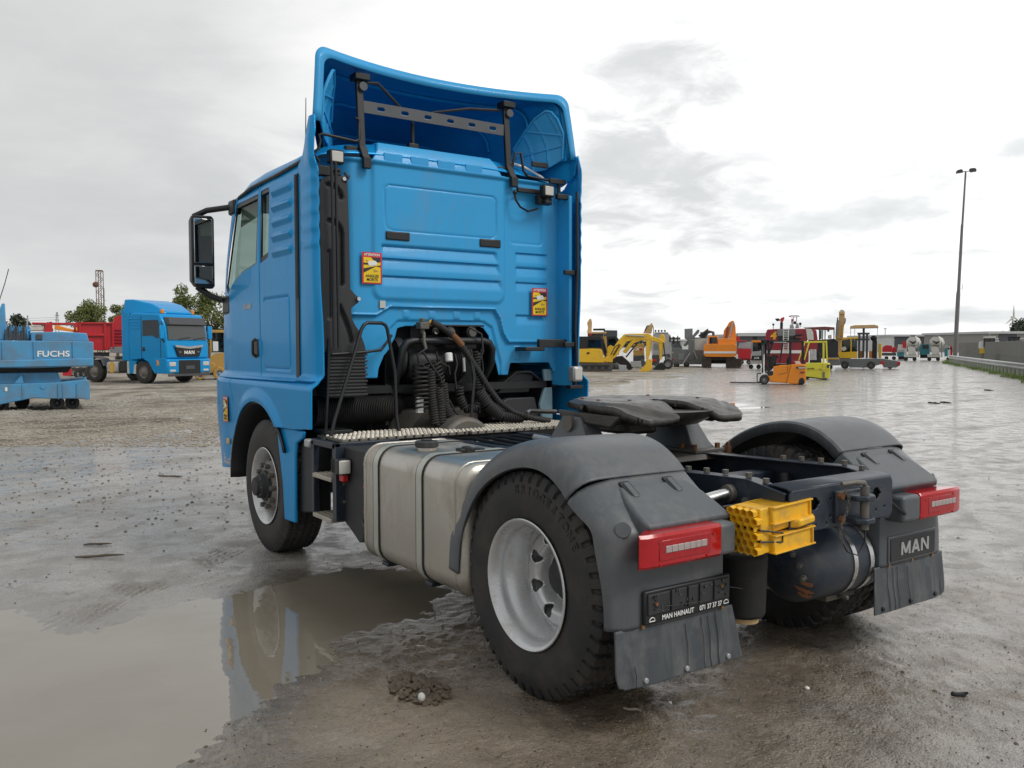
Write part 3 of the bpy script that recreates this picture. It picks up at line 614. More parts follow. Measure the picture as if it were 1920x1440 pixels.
def make_side(s):
    def pos(a, b): return s*(side_x(a, b)+side_relief(a, b)), a, b
    def sd(a, b): return np.maximum(psdf(a, b, SIDE), np.maximum(-psdf(a, b, WIN)+.0, -psdf(a, b, WI2)))
    sheet('side_panel', pos, (2.86, 4.92), (1.35, 3.0), .012, 'blue', TR, sd, .006, 45)
    for nm, P in (('side_window', WIN), ('rear_side_window', WI2)):
        V = [(s*(float(side_x(np.array(a), np.array(b)))-.018), a, b) for a, b in P]; w = mk(nm, V, [tuple(range(len(P)))], 'glass', TR)
        c = np.mean(P, 0); V2 = []; n = len(P)
        for k in (1.01, .93 if nm == 'side_window' else .86):
            for a, b in P: a2, b2 = c[0]+(a-c[0])*k, c[1]+(b-c[1])*k; V2.append((s*(float(side_x(np.array(a2), np.array(b2)))-.008), a2, b2))
        mk('window_seal', V2, [(i, (i+1) % n, n+(i+1) % n, n+i) for i in range(n)], 'black', w, solid=.012)
    # wavy fairing behind the cab side
    def fpos(a, b):
        u = (2.86-a)/.33; wv = np.zeros_like(a)
        for k in range(5): wv += np.exp(-((b-(2.83-k*.115))/.032)**2)
        x = 1.186+.012*np.sin(u*2.4)-.016*ss(.80, 1.0, u)+.007*wv*ss(0, .4, u)-.02*ss(2.2, 1.6, b)*u
        x = x+.022*ss(2.86, 2.98, b)*ss(.3, .9, u)*ss(3.26, 3.08, b)-.02*ss(3.2, 3.4, b)
        x = x+.05*ss(1.44, 1.37, b)
        return s*x, a-.06*0*b, b
    FO = [(2.862, 1.39), (2.862, 2.96), (2.76, 3.01), (2.69, 3.09), (2.65, 3.18), (2.635, 3.262), (2.565, 3.262), (2.535, 3.15), (2.545, 3.0), (2.52, 2.85), (2.515, 1.39)]
    sheet('side_fairing', fpos, (2.48, 2.88), (1.37, 3.30), .010, 'blue', TR, lambda a, b: psdf(a, b, FO), .012, 45, bevel=0)
    G().box(*sorted((s*1.165, s*1.201)), 2.860, 2.925, 1.40, 2.90).out('vent_strip', 'black', TR)
    vs_ = G()
    for k in range(92):
        z = 2.89-k*.0098
        for j in range(2): vs_.box(*sorted((s*1.20, s*1.207)), 2.868+j*.027, 2.889+j*.027, z-.0042+(j % 2)*.004, z)
    vs_.out('vent_mesh', 'rubber', TR)
    # lower wing, wheel arch and bumper corner
    A = [(3.65+.70*math.cos(math.radians(t)), .50+.70*math.sin(math.radians(t))) for t in range(131, 12, -7)]
    LOW = [(2.505, 1.40), (2.515, 1.06), (2.86, 1.035)]+[(3.19, 1.028)]+A+[(4.335, .58), (4.86, .53), (4.93, .8), (4.97, 1.1), (4.93, 1.30), (4.90, 1.39)]
    def lpos(a, b):
        x = 1.196+.058*ss(1.395, 1.335, b)-.30*np.clip(a-4.52, 0, 9)**1.8+.018*ss(.12, .02, np.hypot(a-3.65, b-.5)-.70)
        x -= .02*ss(4.75, 4.2, a)*ss(1.40, 1.0, b)*ss(3.9, 4.4, a)
        x -= .035*ss(1.1, .5, b)*ss(4.2, 4.5, a); x -= .010*ss(.010, .003, np.abs(a-4.36+.35*(1.38-b)))*ss(1.39, 1.36, b)*ss(1.1, 1.16, b)
        return s*x, a, b
    sheet('wheel_wing', lpos, (2.49, 5.0), (.5, 1.42), .012, 'blue', TR, lambda a, b: psdf(a, b, LOW), .014, 45)
    # black inner arch liner
    sec = []
    for t in range(150, -1, -6):
        c, d = math.cos(math.radians(t)), math.sin(math.radians(t)); sec.append([(s*x, 3.65+r*c, .50+r*d) for x, r in ((1.258, .715), (1.262, .69), (1.20, .66), (.80, .66))])
    G().loft(sec, closed=False).out('arch_liner', 'black', TR, smooth=50, solid=.008)
    g = G(); g.loft([[(s*1.235, 3.30, 1.05), (s*1.20, 3.14, .80)], [(s*1.235, 3.05, .9), (s*1.2, 3.05, .8)]], closed=False)
    P = [(3.25, 1.03), (2.70, 1.03), (2.72, .98), (2.85, .93), (2.87, .85), (2.885, .335), (3.11, .325), (3.14, .6), (3.22, .88)]
    G().prism(P, 'x', *sorted((s*1.215, s*1.24))).out('mud_panel', 'blue', TR, bevel=.02, seg=3)
    G().prism([(2.84, .96), (2.56, .99), (2.56, .46), (2.82, .42), (2.92, .42)], 'x', *sorted((s*1.09, s*1.20))).out('side_guard', 'black', TR, bevel=.01)
    fl = G().tube([(s*1.22, 3.23, 1.02), (s*1.22, 3.20, .8), (s*1.21, 3.16, .55), (s*1.2, 3.14, .36)], .012, 6).out('arch_lip', 'black', TR, smooth=50)
    # door handle
    h = G().prism([(3.76, 1.565), (3.83, 1.545), (3.92, 1.56), (3.93, 1.69), (3.87, 1.715), (3.77, 1.70)], 'x', *sorted((s*1.18, s*1.206))).out('door_handle', 'black', TR, bevel=.01)
    G().tube([(s*1.208, 3.80, 1.70), (s*1.235, 3.80, 1.68), (s*1.235, 3.80, 1.585), (s*1.208, 3.80, 1.56)], .011, 6).out('handle_grip', 'black', h, smooth=50)
    lm = G().box(*sorted((s*1.20, s*1.215)), 4.42, 4.70, .575, .70).out('corner_lamp', 'black', TR, bevel=.01)
    for i in range(4):
        for j in range(3): G().box(*sorted((s*1.214, s*1.224)), 4.44+i*.06, 4.49+i*.06, .585+j*.036, .615+j*.036).out('lamp_cell', 'silver', lm, bevel=.004)
    G().box(*sorted((s*1.235, s*1.252)), 4.43, 4.50, .78, .83).out('side_marker', 'tan', TR, bevel=.006)
    # mirrors
    m = G(); c = (s*1.365, 4.77, 2.485); 
    prof = [(-.10, -.30), (-.10, .30), (-.08, .325), (.085, .325), (.10, .29), (.10, -.26), (.06, -.315), (-.08, -.325)]
    n = len(prof); V = []
    for y, k in ((4.715, 1.0), (4.77, 1.0), (4.84, .90), (4.87, .6)): V.append([(c[0]+s*p[0]*k, y, c[2]+p[1]*(k*.3+.7 if k < 1 else 1)) for p in prof])
    mh = G().loft(V).out('mirror_housing', 'black', TR, bevel=.015)
    for z0, z1 in ((-.10, .295), (-.285, -.125)):
        G().box(c[0]-.08, c[0]+.08, 4.702, 4.712, c[2]+z0, c[2]+z1).out('mirror_glass', 'mirror', mh, bevel=.004)
    G().tube([(s*1.43, 4.78, 2.80), (s*1.32, 4.74, 2.86), (s*1.22, 4.60, 2.87), (s*1.14, 4.50, 2.88)], .026, 8).out('mirror_arm', 'black', TR, smooth=50)
    G().tube([(s*1.40, 4.80, 2.18), (s*1.30, 4.76, 2.10), (s*1.20, 4.72, 2.06)], .028, 8).out('mirror_arm', 'black', TR, smooth=50)
    G().box(*sorted((s*1.13, s*1.20)), 4.52, 4.74, 1.93, 2.10).out('mirror_foot', 'black', TR, bevel=.02)
    G().box(*sorted((s*1.11, s*1.19)), 4.40, 4.56, 2.80, 2.93).out('mirror_foot', 'black', TR, bevel=.02)
for s in (-1, 1): make_side(s)
text('18.480', .062, 'silver', (-1.199, 4.03, 1.975), (0, -1, 0), (0, 0, 1), TR, 'door_badge', ext=.004, bold=.002, sx=1.25)
for s in (-1, 1): mk('window_blind', [(s*1.13, a, b) for a, b in ((4.34, 2.86), (3.74, 2.86), (3.76, 2.74), (4.39, 2.68))], [(0, 1, 2, 3)], 'offwhite', TR)
G().tube([(-.9, 3.45, 3.12), (-.9, 3.44, 3.4), (-.9, 3.43, 3.62)], [.008, .004, .003], 6).out('aerial', 'black', TR, smooth=50)
# ---- cab front and inside
P = [(4.96, .60), (5.0, 1.25), (4.93, 1.9), (4.90, 1.98)]
G().loft([[(x, y-.28*abs(x/1.15)**4, z) for x in np.linspace(-1.13, 1.13, 13)] for y, z in ((4.96, .55), (5.02, .9), (5.02, 1.35), (4.97, 1.9), (4.95, 2.0))], closed=False).out('cab_front', 'blue', TR, smooth=50, solid=.02)
G().loft([[(x*q, y-.28*abs(x/1.15)**4, z) for x in np.linspace(-1.13, 1.13, 13)] for y, z, q in ((4.95, 2.01, 1), (4.78, 2.6, .985), (4.66, 2.86, .96))], closed=False).out('windscreen', 'glass_clear', TR, smooth=50)
G().box(-.75, .75, 5.0, 5.035, 1.0, 1.75).out('grille', 'black', TR, bevel=.02)
G().box(-.9, .9, 4.98, 5.03, .55, .85).out('bumper_grille', 'black', TR, bevel=.02)
G().box(-1.05, 1.05, 4.25, 4.72, 1.9, 2.05).out('dashboard', 'seat', TR, bevel=.03)
for x in (-.62, .62):
    G().box(x-.25, x+.25, 3.75, 4.2, 1.75, 1.9).box(x-.24, x+.24, 3.68, 3.82, 1.85, 2.45).box(x-.12, x+.12, 3.70, 3.79, 2.48, 2.66).out('cab_seat', 'seat', TR, bevel=.04)
G().box(-1.1, 1.1, 2.95, 3.6, 1.6, 1.95).out('bunk', 'seat', TR, bevel=.04)
sw = G().tube([(-.62+.22*math.cos(t*PI/12), 4.18+.10*math.sin(t*PI/12), 2.08+.20*math.sin(t*PI/12)) for t in range(24)], .014, 6, closed=True).out('steering_wheel', 'black', TR, smooth=50)
G().box(-1.14, 1.14, 2.80, 4.9, 1.28, 1.34).out('cab_floor', 'black', TR)
# ---- roof deflector
def defl(y0s, off):
    secs = []
    for i in range(13):
        v = i/12; row = []
        yb = 4.35+(2.60-4.35)*v; zt = 3.22+.56*math.sin(v*PI/2*1.0)**.9; zt -= off*.6; hw = .45+.735*v-off; zl = 3.10+.13*v*1.0
        r_c = .10+.25*(1-v); pth = [(-1, t*(1-0)) for t in (0, .25, .5, .75, .9)]
        h = zt-zl; A_ = []
        for t in (0, .2, .4, .6, .8, 1): A_.append((-hw+.045*v*t, zl+(h-r_c)*t))
        xe = -hw+.045*v
        for t in (15, 30, 45, 60, 75, 90): a = math.radians(t); A_.append((xe+r_c-r_c*math.cos(a), zt-r_c+r_c*math.sin(a)))
        xe += r_c
        for t in range(1, 9): A_.append((xe*(1-t/8), zt+.0*t))
        A_ = A_+[(-x, z_) for x, z_ in A_[-2::-1]]
        for x, z_ in A_:
            cz = max(0, min(1, (z_-zl)/h)); row.append((x, yb+.24*(1-(x/1.15)**2)*v*cz+.05*v*cz-(1-v)*.20*abs(x/max(hw, .1))**3, z_))
        secs.append(row)
    return secs
so_, si_ = defl(0, 0), defl(0, .035)
def lip(row, row2): return [Vector(a)*.0+Vector((b[0]+(a[0]-b[0])*.0, b[1], b[2])) for a, b in zip(row, row2)]
rim_in = []
for p in so_[-1]:
    q = Vector(p); c = Vector((0, q.y, 3.22)); d = (c-q); 
    rim_in.append((q.x*(1-.050), q.y-.012, 3.2275+(q.z-3.2275)*(1-.125)))
V = so_+[rim_in]
G().loft(so_, closed=False).out('roof_deflector', 'blue', TR, smooth=38, solid=.006)
G().loft([[(p[0]*1.002, p[1]-.004, p[2]+.003) for p in so_[-1]], rim_in], closed=False).out('deflector_rim', 'blue_back', TR, smooth=30, solid=.008)
rb2 = [[(p[0]*.972, p[1]+.03, 3.2275+(p[2]-3.2275)*.955-(0 if j else 0)) for p in r] for j, r in enumerate(si_)]
G().loft(rb2, closed=False).out('deflector_lining', 'blue', TR, smooth=50)
# raised hoops inside the hood
for v, r in ((4, .014), (7, .014), (10, .014)):
    G().tube([(p[0]*.97, p[1], p[2]-.012) for p in rb2[v]][4:-4], r, 6).out('lining_rib', 'blue', TR, smooth=50)
# side cheeks with fan of ribs
for s in (-1, 1):
    P = [(2.66, 3.24), (2.64, 3.45), (2.655, 3.57), (2.69, 3.63), (2.73, 3.645), (2.83, 3.59), (2.93, 3.50), (3.05, 3.36), (3.12, 3.2), (3.0, 3.14), (2.8, 3.16)]
    def cpos(a, b, s=s):
        r = np.hypot((a-3.2)*1.7, b-3.16); x = 1.10-.09*ss(3.35, 3.70, b)-.62*(a-2.66)
        x -= .008*ss(.014, .004, np.abs(np.mod(r, .21)-.10))*ss(.3, .35, r)
        return s*x, a, b
    ck = sheet('deflector_cheek', cpos, (2.6, 3.2), (3.1, 3.7), .010, 'blue_back', TR, lambda a, b, P=P: psdf(a, b, P), .008, 45)
    X = lambda a, b: s*(1.095-.09*float(ss(3.35, 3.70, b))-.62*(a-2.66))
    G().tube([(X(a, b)-s*.004, a, b) for a, b in P[:8]], .011, 6).out('cheek_rim', 'blue_back', ck, smooth=50)
    for a0, b0, a1, b1 in ((2.65, 3.36, 3.09, 3.28), (2.65, 3.44, 2.92, 3.50)): G().bar((X(a0, b0), a0, b0), (X(a1, b1), a1, b1), .02, .014).out('cheek_brace', 'blue_back', ck)
    # lower side skirt that joins the hood to the roof edge
    Q = [(2.56, 3.255), (2.60, 3.10), (2.74, 3.02), (3.3, 2.99), (4.2, 2.97), (4.25, 3.06), (3.4, 3.2), (2.95, 3.27)]
    def kpos(a, b, s=s): return s*(1.178-.40*np.maximum(a-2.66, 0)-.03*ss(3.1, 3.28, b)*ss(2.6, 2.9, a)), a, b
    sheet('deflector_skirt', kpos, (2.5, 4.3), (2.95, 3.3), .015, 'blue', TR, lambda a, b, Q=Q: psdf(a, b, Q), .010, 45)
# struts and crossbar
for s, x in ((-1, -.715), (1, .625)):
    st = G().bar((x, 2.80, 3.12), (x, 2.845, 3.66), .055, .03, (0, 1, 0)).bar((x, 2.80, 3.14), (x+.03*0, 2.715, 3.01), .06, .04, (0, 1, 0)).out('deflector_strut', 'black', TR, bevel=.005)
    G().bar((x, 2.822, 3.20), (x, 2.828, 3.56), .012, .006, (0, 1, 0)).out('strut_slot', 'rubber', st)
    G().cyl((x+.02, 2.80, 3.595), (x+.02, 2.835, 3.595), .033, n=14).out('strut_knob', 'slotgrey', st, smooth=40)
    G().box(x-.05, x+.07, 2.79, 2.9, 3.64, 3.69).out('strut_head', 'black', st, bevel=.006)
    G().box(x-.032, x+.032, 2.70, 2.74, 2.965, 3.05).out('strut_foot', 'black', st, bevel=.006)
    G().box(x-.13, x, 2.80, 2.84, 3.10, 3.14).out('strut_clamp', 'black', st, bevel=.006)
def bpos(a, b): return a, 2.828+0*a, b
xs = [-.53, -.35, -.17, .0, .19, .40]; xs = [-.54+i*.205 for i in range(6)]
def bsdf(a, b):
    zc = 3.45-.0*a; d = rbox(a, b, -.045, 3.45, .655, .045, .005)
    for x in xs: d = np.maximum(d, -rbox(a, b, x, 3.45, .033, .013, .012))
    return d
sheet('crossbar', bpos, (-.72, .63), (3.39, 3.51), .008, 'slotgrey', TR, bsdf, .008, 40)
G().box(-.235, -.205, 2.90, 2.93, 3.24, 3.42).box(-.27, -.18, 2.88, 2.93, 3.19, 3.25).out('deflector_latch', 'black', TR, bevel=.01)
G().tube([(-.65, 2.86, 3.64), (-.55, 2.86, 3.655), (-.30, 2.95, 3.52)], .012, 6).tube([(.58, 2.86, 3.62), (.30, 2.90, 3.60), (.0, 2.98, 3.54)], .012, 6).out('brace_wire', 'duct', TR, smooth=50)
# left and right lamp brackets and pipes
G().tube([(-1.13, 2.62, 2.95), (-1.17, 2.62, 3.0), (-1.13, 2.62, 3.05), (-1.12, 2.62, 3.10), (-1.13, 2.62, 3.14), (-1.10, 2.62, 3.15), (-.83, 2.66, 3.14), (-.80, 2.66, 3.16), (-.80, 2.66, 3.30), (-.83, 2.66, 3.31)], .011, 8).out('lamp_pipe', 'black', TR, smooth=60)
G().tube([(.66, 2.80, 3.14), (.68, 2.78, 3.26), (.74, 2.78, 3.27), (.76, 2.77, 3.12), (.80, 2.76, 3.08), (1.05, 2.70, 3.05), (1.08, 2.70, 3.02), (1.08, 2.70, 2.90)], .012, 8).out('lamp_pipe', 'black', TR, smooth=60)
for a, b, c in ((.93, 2.74, 3.19), (1.06, 2.66, 3.05)): G().box(a-.10, a+.07, b, b+.02, c-.025, c+.02).out('fairing_bracket', 'black', TR, bevel=.006)
def work_lamp(x, y, z, sc=1., ry=0):
    w = G().box(x-.058*sc, x+.058*sc, y, y+.07, z-.05*sc, z+.05*sc).out('work_lamp', 'black', TR, bevel=.014)
    G().box(x-.043*sc, x+.043*sc, y-.006, y+.002, z-.037*sc, z+.037*sc).out('lamp_lens', 'lens', w, bevel=.008)
    G().cyl((x, y+.03, z-.05*sc), (x, y+.03, z-.09*sc), .012).box(x-.03, x+.03, y+.01, y+.05, z-.10*sc, z-.08*sc).out('lamp_foot', 'black', w, bevel=.004); return w
work_lamp(-1.0, 2.60, 3.0); work_lamp(.905, 2.60, 2.945)
G().box(-1.14, -1.02, 2.62, 2.68, 2.86, 2.93).box(-1.02, -.96, 2.62, 2.66, 2.87, 2.90).out('lamp_bracket', 'black', TR, bevel=.006)
G().box(.66, .92, 2.71, 2.74, 2.93, 2.97).box(.84, .98, 2.66, 2.72, 2.84, 2.92).box(.98, 1.12, 2.58, 2.62, 2.885, 2.93).out('lamp_bracket', 'black', TR, bevel=.006)
G().tube([(.62, 2.70, 2.90), (.62, 2.69, 2.86), (.66, 2.68, 2.80), (.74, 2.68, 2.77), (.84, 2.68, 2.80)], .009, 6).ball((.62, 2.70, 2.92), .02, 6).out('lamp_cable', 'black', TR, smooth=60)
G().tube([(-.93, 2.64, 2.90), (-.91, 2.62, 2.86), (-.93, 2.62, 2.83), (-.90, 2.63, 2.88)], .01, 6).out('lamp_cable', 'black', TR, smooth=60)
# long stay rods in front of the side fairings
G().tube([(-1.08, 2.52, 2.94), (-1.075, 2.52, 2.4), (-1.075, 2.52, 1.63)], .011, 8).tube([(-1.045, 2.53, 2.94), (-1.04, 2.53, 2.4), (-1.035, 2.53, 1.63)], .011, 8).out('stay_rod', 'black', TR, smooth=60)
G().tube([(1.145, 2.53, 2.95), (1.145, 2.52, 2.3), (1.13, 2.53, 1.8), (1.15, 2.52, 1.35)], .012, 8).out('stay_rod', 'black', TR, smooth=60)
for z in (2.27, 1.66): G().box(1.02, 1.16, 2.53, 2.56, z-.025, z+.015).out('stay_bracket', 'black', TR, bevel=.005)
w = G().box(1.05, 1.15, 2.45, 2.53, 1.34, 1.47).out('work_lamp', 'silver', TR, bevel=.015)
G().box(1.06, 1.14, 2.442, 2.452, 1.355, 1.455).out('lamp_lens', 'lens', w, bevel=.006)
G().box(1.03, 1.17, 2.47, 2.53, 1.28, 1.31).cyl((1.10, 2.49, 1.34), (1.10, 2.49, 1.29), .012).out('lamp_foot', 'black', w, bevel=.004)
# right-hand inner fairing channel
G().box(1.09, 1.125, 2.56, 2.86, 1.30, 2.92).out('fairing_channel', 'blue_back', TR, bevel=.01)
G().box(.66, .86, 2.60, 2.76, 1.60, 1.635).box(.80, 1.14, 2.60, 2.64, 1.63, 1.70).out('duct_bracket', 'black', TR, bevel=.006)
# ---------------------------------------------------------------- wheels
def tyre_mesh(name, tread, lug_depth, NL, Rr=.535, wid=.31, rin=.29):
    """tyre built round the X axis, outer face at x=0, extending to +x"""
    prof = [(.035, rin), (.012, rin+.008), (.004, rin+.03), (.000, rin+.075), (-.004, rin+.12), (-.002, rin+.165), (.006, Rr-.055)]
    sh = [(.012, Rr-.035), (.018, Rr-.018)]; nx = 26
    cr = [(.026+(wid-.052)*i/nx, Rr-.006*abs(2*i/nx-1)**3) for i in range(nx+1)]
    full = prof+sh+cr+[(wid-a, r) for a, r in sh[::-1]]+[(wid-a, r) for a, r in prof[::-1]]
    NA = NL*12; A_ = np.linspace(0, 2*PI, NA, endpoint=False); X = np.array([p[0] for p in full]); Rd = np.array([p[1] for p in full])
    T, XX = np.meshgrid(A_, X, indexing='ij'); RR = np.tile(Rd, (NA, 1)); u = XX/wid; ph = T*NL/(2*PI)
    inner = (RR > Rr-.06)
    if tread == 'block':
        k = np.mod(ph+.30*np.abs(u-.5)*2+.5*(u > .5), 1); lat = ss(.33, .27, k)*ss(.10, .18, np.abs(u-.5)); sl = np.minimum(1, lat)
        c1 = np.abs(u-.5+.035*np.sign(np.sin(ph*2*PI))); circ = ss(.028, .018, c1); c2 = ss(.02, .012, np.abs(np.abs(u-.5)-.24-.015*np.sin(ph*2*PI)))*.6
    else:
        k = np.mod(ph*1.0+np.abs(u-.5)*1.5, 1); sl = ss(.22, .16, k)*ss(.06, .12, np.abs(u-.5))*.8
        circ = ss(.022, .014, np.abs(u-.5)); c2 = np.maximum(ss(.020, .013, np.abs(np.abs(u-.5)-.17-.012*np.sin(ph*2*PI))), ss(.02, .013, np.abs(np.abs(u-.5)-.33)))*.9
    dep = np.maximum(np.maximum(sl, circ*.9), c2)*lug_depth; edge = ss(Rr-.060, Rr-.032, RR)
    RR = RR-dep*edge*inner
    if tread == 'block': XX = XX+np.where(u < .5, 1, -1)*sl*.008*edge*(RR < Rr-.01)
    # rings moulded in the sidewall
    V = np.stack([XX, RR*np.cos(T), RR*np.sin(T)], -1).reshape(-1, 3); m = len(full); F = []
    for i in range(NA):
        j = (i+1) % NA; F += [(i*m+q, i*m+q+1, j*m+q+1, j*m+q) for q in range(m-1)]
    return V.tolist(), F
def arc_text(s, r, a0, da, size, parent, sgn, mat='tyre'):
    for i, ch in enumerate(s):
        if ch == ' ': continue
        a = a0-da*i; c, d = math.cos(a), math.sin(a)
        text(ch, size, mat, (sgn*(-.0045), r*c*(-1)*-1 if 0 else -r*c*sgn*sgn, r*d), (0, -math.sin(a)*-1*-1, -math.cos(a)) if 0 else (0, d, c), (0, -c, d), parent, 'sidewall_letter', ext=.0035, bold=.001)
def hexg(g, c, r, h, ax):
    c = Vector(c); g.cyl(c, c+Vector(ax)*h, r, n=6); return g
def rear_wheel(x, y, z, s):
    """outer twin wheel; s=-1 left, +1 right; local +x points outboard*s"""
    w = empty('rear_wheel', (x, y, z)); w.parent = TR
    V, F = tyre_mesh('t', 'block', .017, 46); V = [(-s*v[0], v[1], v[2]) for v in V]
    ty = mk('tyre', V, F, 'tyre', w, smooth=35)
    rp = [(0.030, .280), (.004, .296), (0, .304), (-.004, .309), (-.008, .305), (-.004, .292), (.012, .284), (.03, .272), (.055, .268), (.085, .262), (.10, .248), (.15, .243), (.165, .236), (.30, .23)]
    G().lathe([(a*-s, r) for a, r in rp], n=72).out('rim', 'rim', w, smooth=50)
    def dp(a, b):
        r = np.hypot(a, b); d = .222-.03*ss(.243, .225, r)+.075*ss(.175, .135, r)
        return -s*(d), a, b
    def dsd(a, b):
        r = np.hypot(a, b); d = np.maximum(r-.243, .085-r)
        for k in range(8): t = 2*PI*(k+.5)/8; d = np.maximum(d, .033-np.hypot(a-.192*math.cos(t), b-.192*math.sin(t)))
        return d
    sheet('wheel_disc', dp, (-.25, .25), (-.25, .25), .0065, 'rim', w, dsd, .010, 50)
    G().lathe([(-s*.34, .20), (-s*.29, .13), (-s*.25, .125), (-s*.245, .085), (-s*.20, .08), (-s*.19, .06), (-s*.185, .0)], n=40).out('hub', 'duct', w, smooth=40)
    for k in range(10):
        t = 2*PI*k/10; c = (-s*.28, .165*math.cos(t), .165*math.sin(t)); hexg(G(), c, .020, .03, (s, 0, 0)).cyl(c, (c[0]+s*.05, c[1], c[2]), .010, n=8).out('wheel_nut', 'cast', w)
    dr = G().lathe([(-s*.32, .26), (-s*.32, .05)], n=32).out('brake_drum', 'black', w)
    for k, ch in enumerate('BRIDGESTONE'):
        a = math.radians(62-6.2*k) if s < 0 else math.radians(118-6.2*k)
        # seen from outboard: reading direction clockwise
        if s < 0:
            yy, zz = math.sin(a-PI/2)*-.445, math.cos(a-PI/2)*.445
            th = math.radians(-8+6.4*k)            # clockwise angle from the top
            c = (.0035*-1, -.445*math.sin(th), .445*math.cos(th)); text(ch, .058, 'tyre', c, (0, -math.cos(th), -math.sin(th)), (0, -math.sin(th), math.cos(th)), w, 'sidewall_letter', ext=.0025, bold=.001)
    V2 = [(-s*(.345)+v[0], v[1], v[2]) for v in V]
    mk('inner_tyre', V2, F, 'tyre', w, smooth=35)
    return w
def front_wheel(x, y, z, s):
    w = empty('front_wheel', (x, y, z)); w.parent = TR; w.rotation_euler = (0, 0, math.radians(0))
    V, F = tyre_mesh('t', 'road', .014, 50, Rr=.533, wid=.315); V = [(-s*v[0], v[1], v[2]) for v in V]
    mk('tyre', V, F, 'tyre', w, smooth=35)
    rp = [(0.030, .280), (.004, .296), (0, .304), (-.004, .309), (-.008, .305), (-.004, .292), (.012, .284), (.03, .268), (.06, .258), (.10, .245), (.30, .23)]
    G().lathe([(a*-s, r) for a, r in rp], n=64).out('rim', 'rim', w, smooth=50)
    def dp(a, b):
        r = np.hypot(a, b); d = .095-.055*ss(.24, .19, r)-.02*ss(.19, .15, r); return -s*d, a, b
    def dsd(a, b):
        r = np.hypot(a, b); d = np.maximum(r-.250, .06-r)
        for k in range(10): t = 2*PI*(k+.5)/10; d = np.maximum(d, .022-np.hypot(a-.212*math.cos(t), b-.212*math.sin(t)))
        return d
    sheet('wheel_disc', dp, (-.26, .26), (-.26, .26), .0065, 'rim_dirty', w, dsd, .010, 50)
    G().lathe([(-s*.03, .125), (s*.01, .12), (s*.015, .10), (s*.05, .095), (s*.06, .075), (s*.085, .07), (s*.09, .0)], n=36).out('hub', 'duct', w, smooth=35)
    for k in range(10):
        t = 2*PI*k/10; c = (-s*.018, .1675*math.cos(t), .1675*math.sin(t)); hexg(G(), c, .021, .035, (s, 0, 0)).cyl(c, (c[0]+s*.030, c[1], c[2]), .011, n=8).out('wheel_nut', 'cast', w)
    g = G()
    for k in range(8): t = 2*PI*k/8; hexg(g, (s*.05, .083*math.cos(t), .083*math.sin(t)), .009, .012, (s, 0, 0))
    g.out('hub_bolts', 'cast', w)
    return w
for s in (-1, 1):
    rear_wheel(s*1.222, 0, .528, s); front_wheel(s*1.232, 3.56, .526, s)
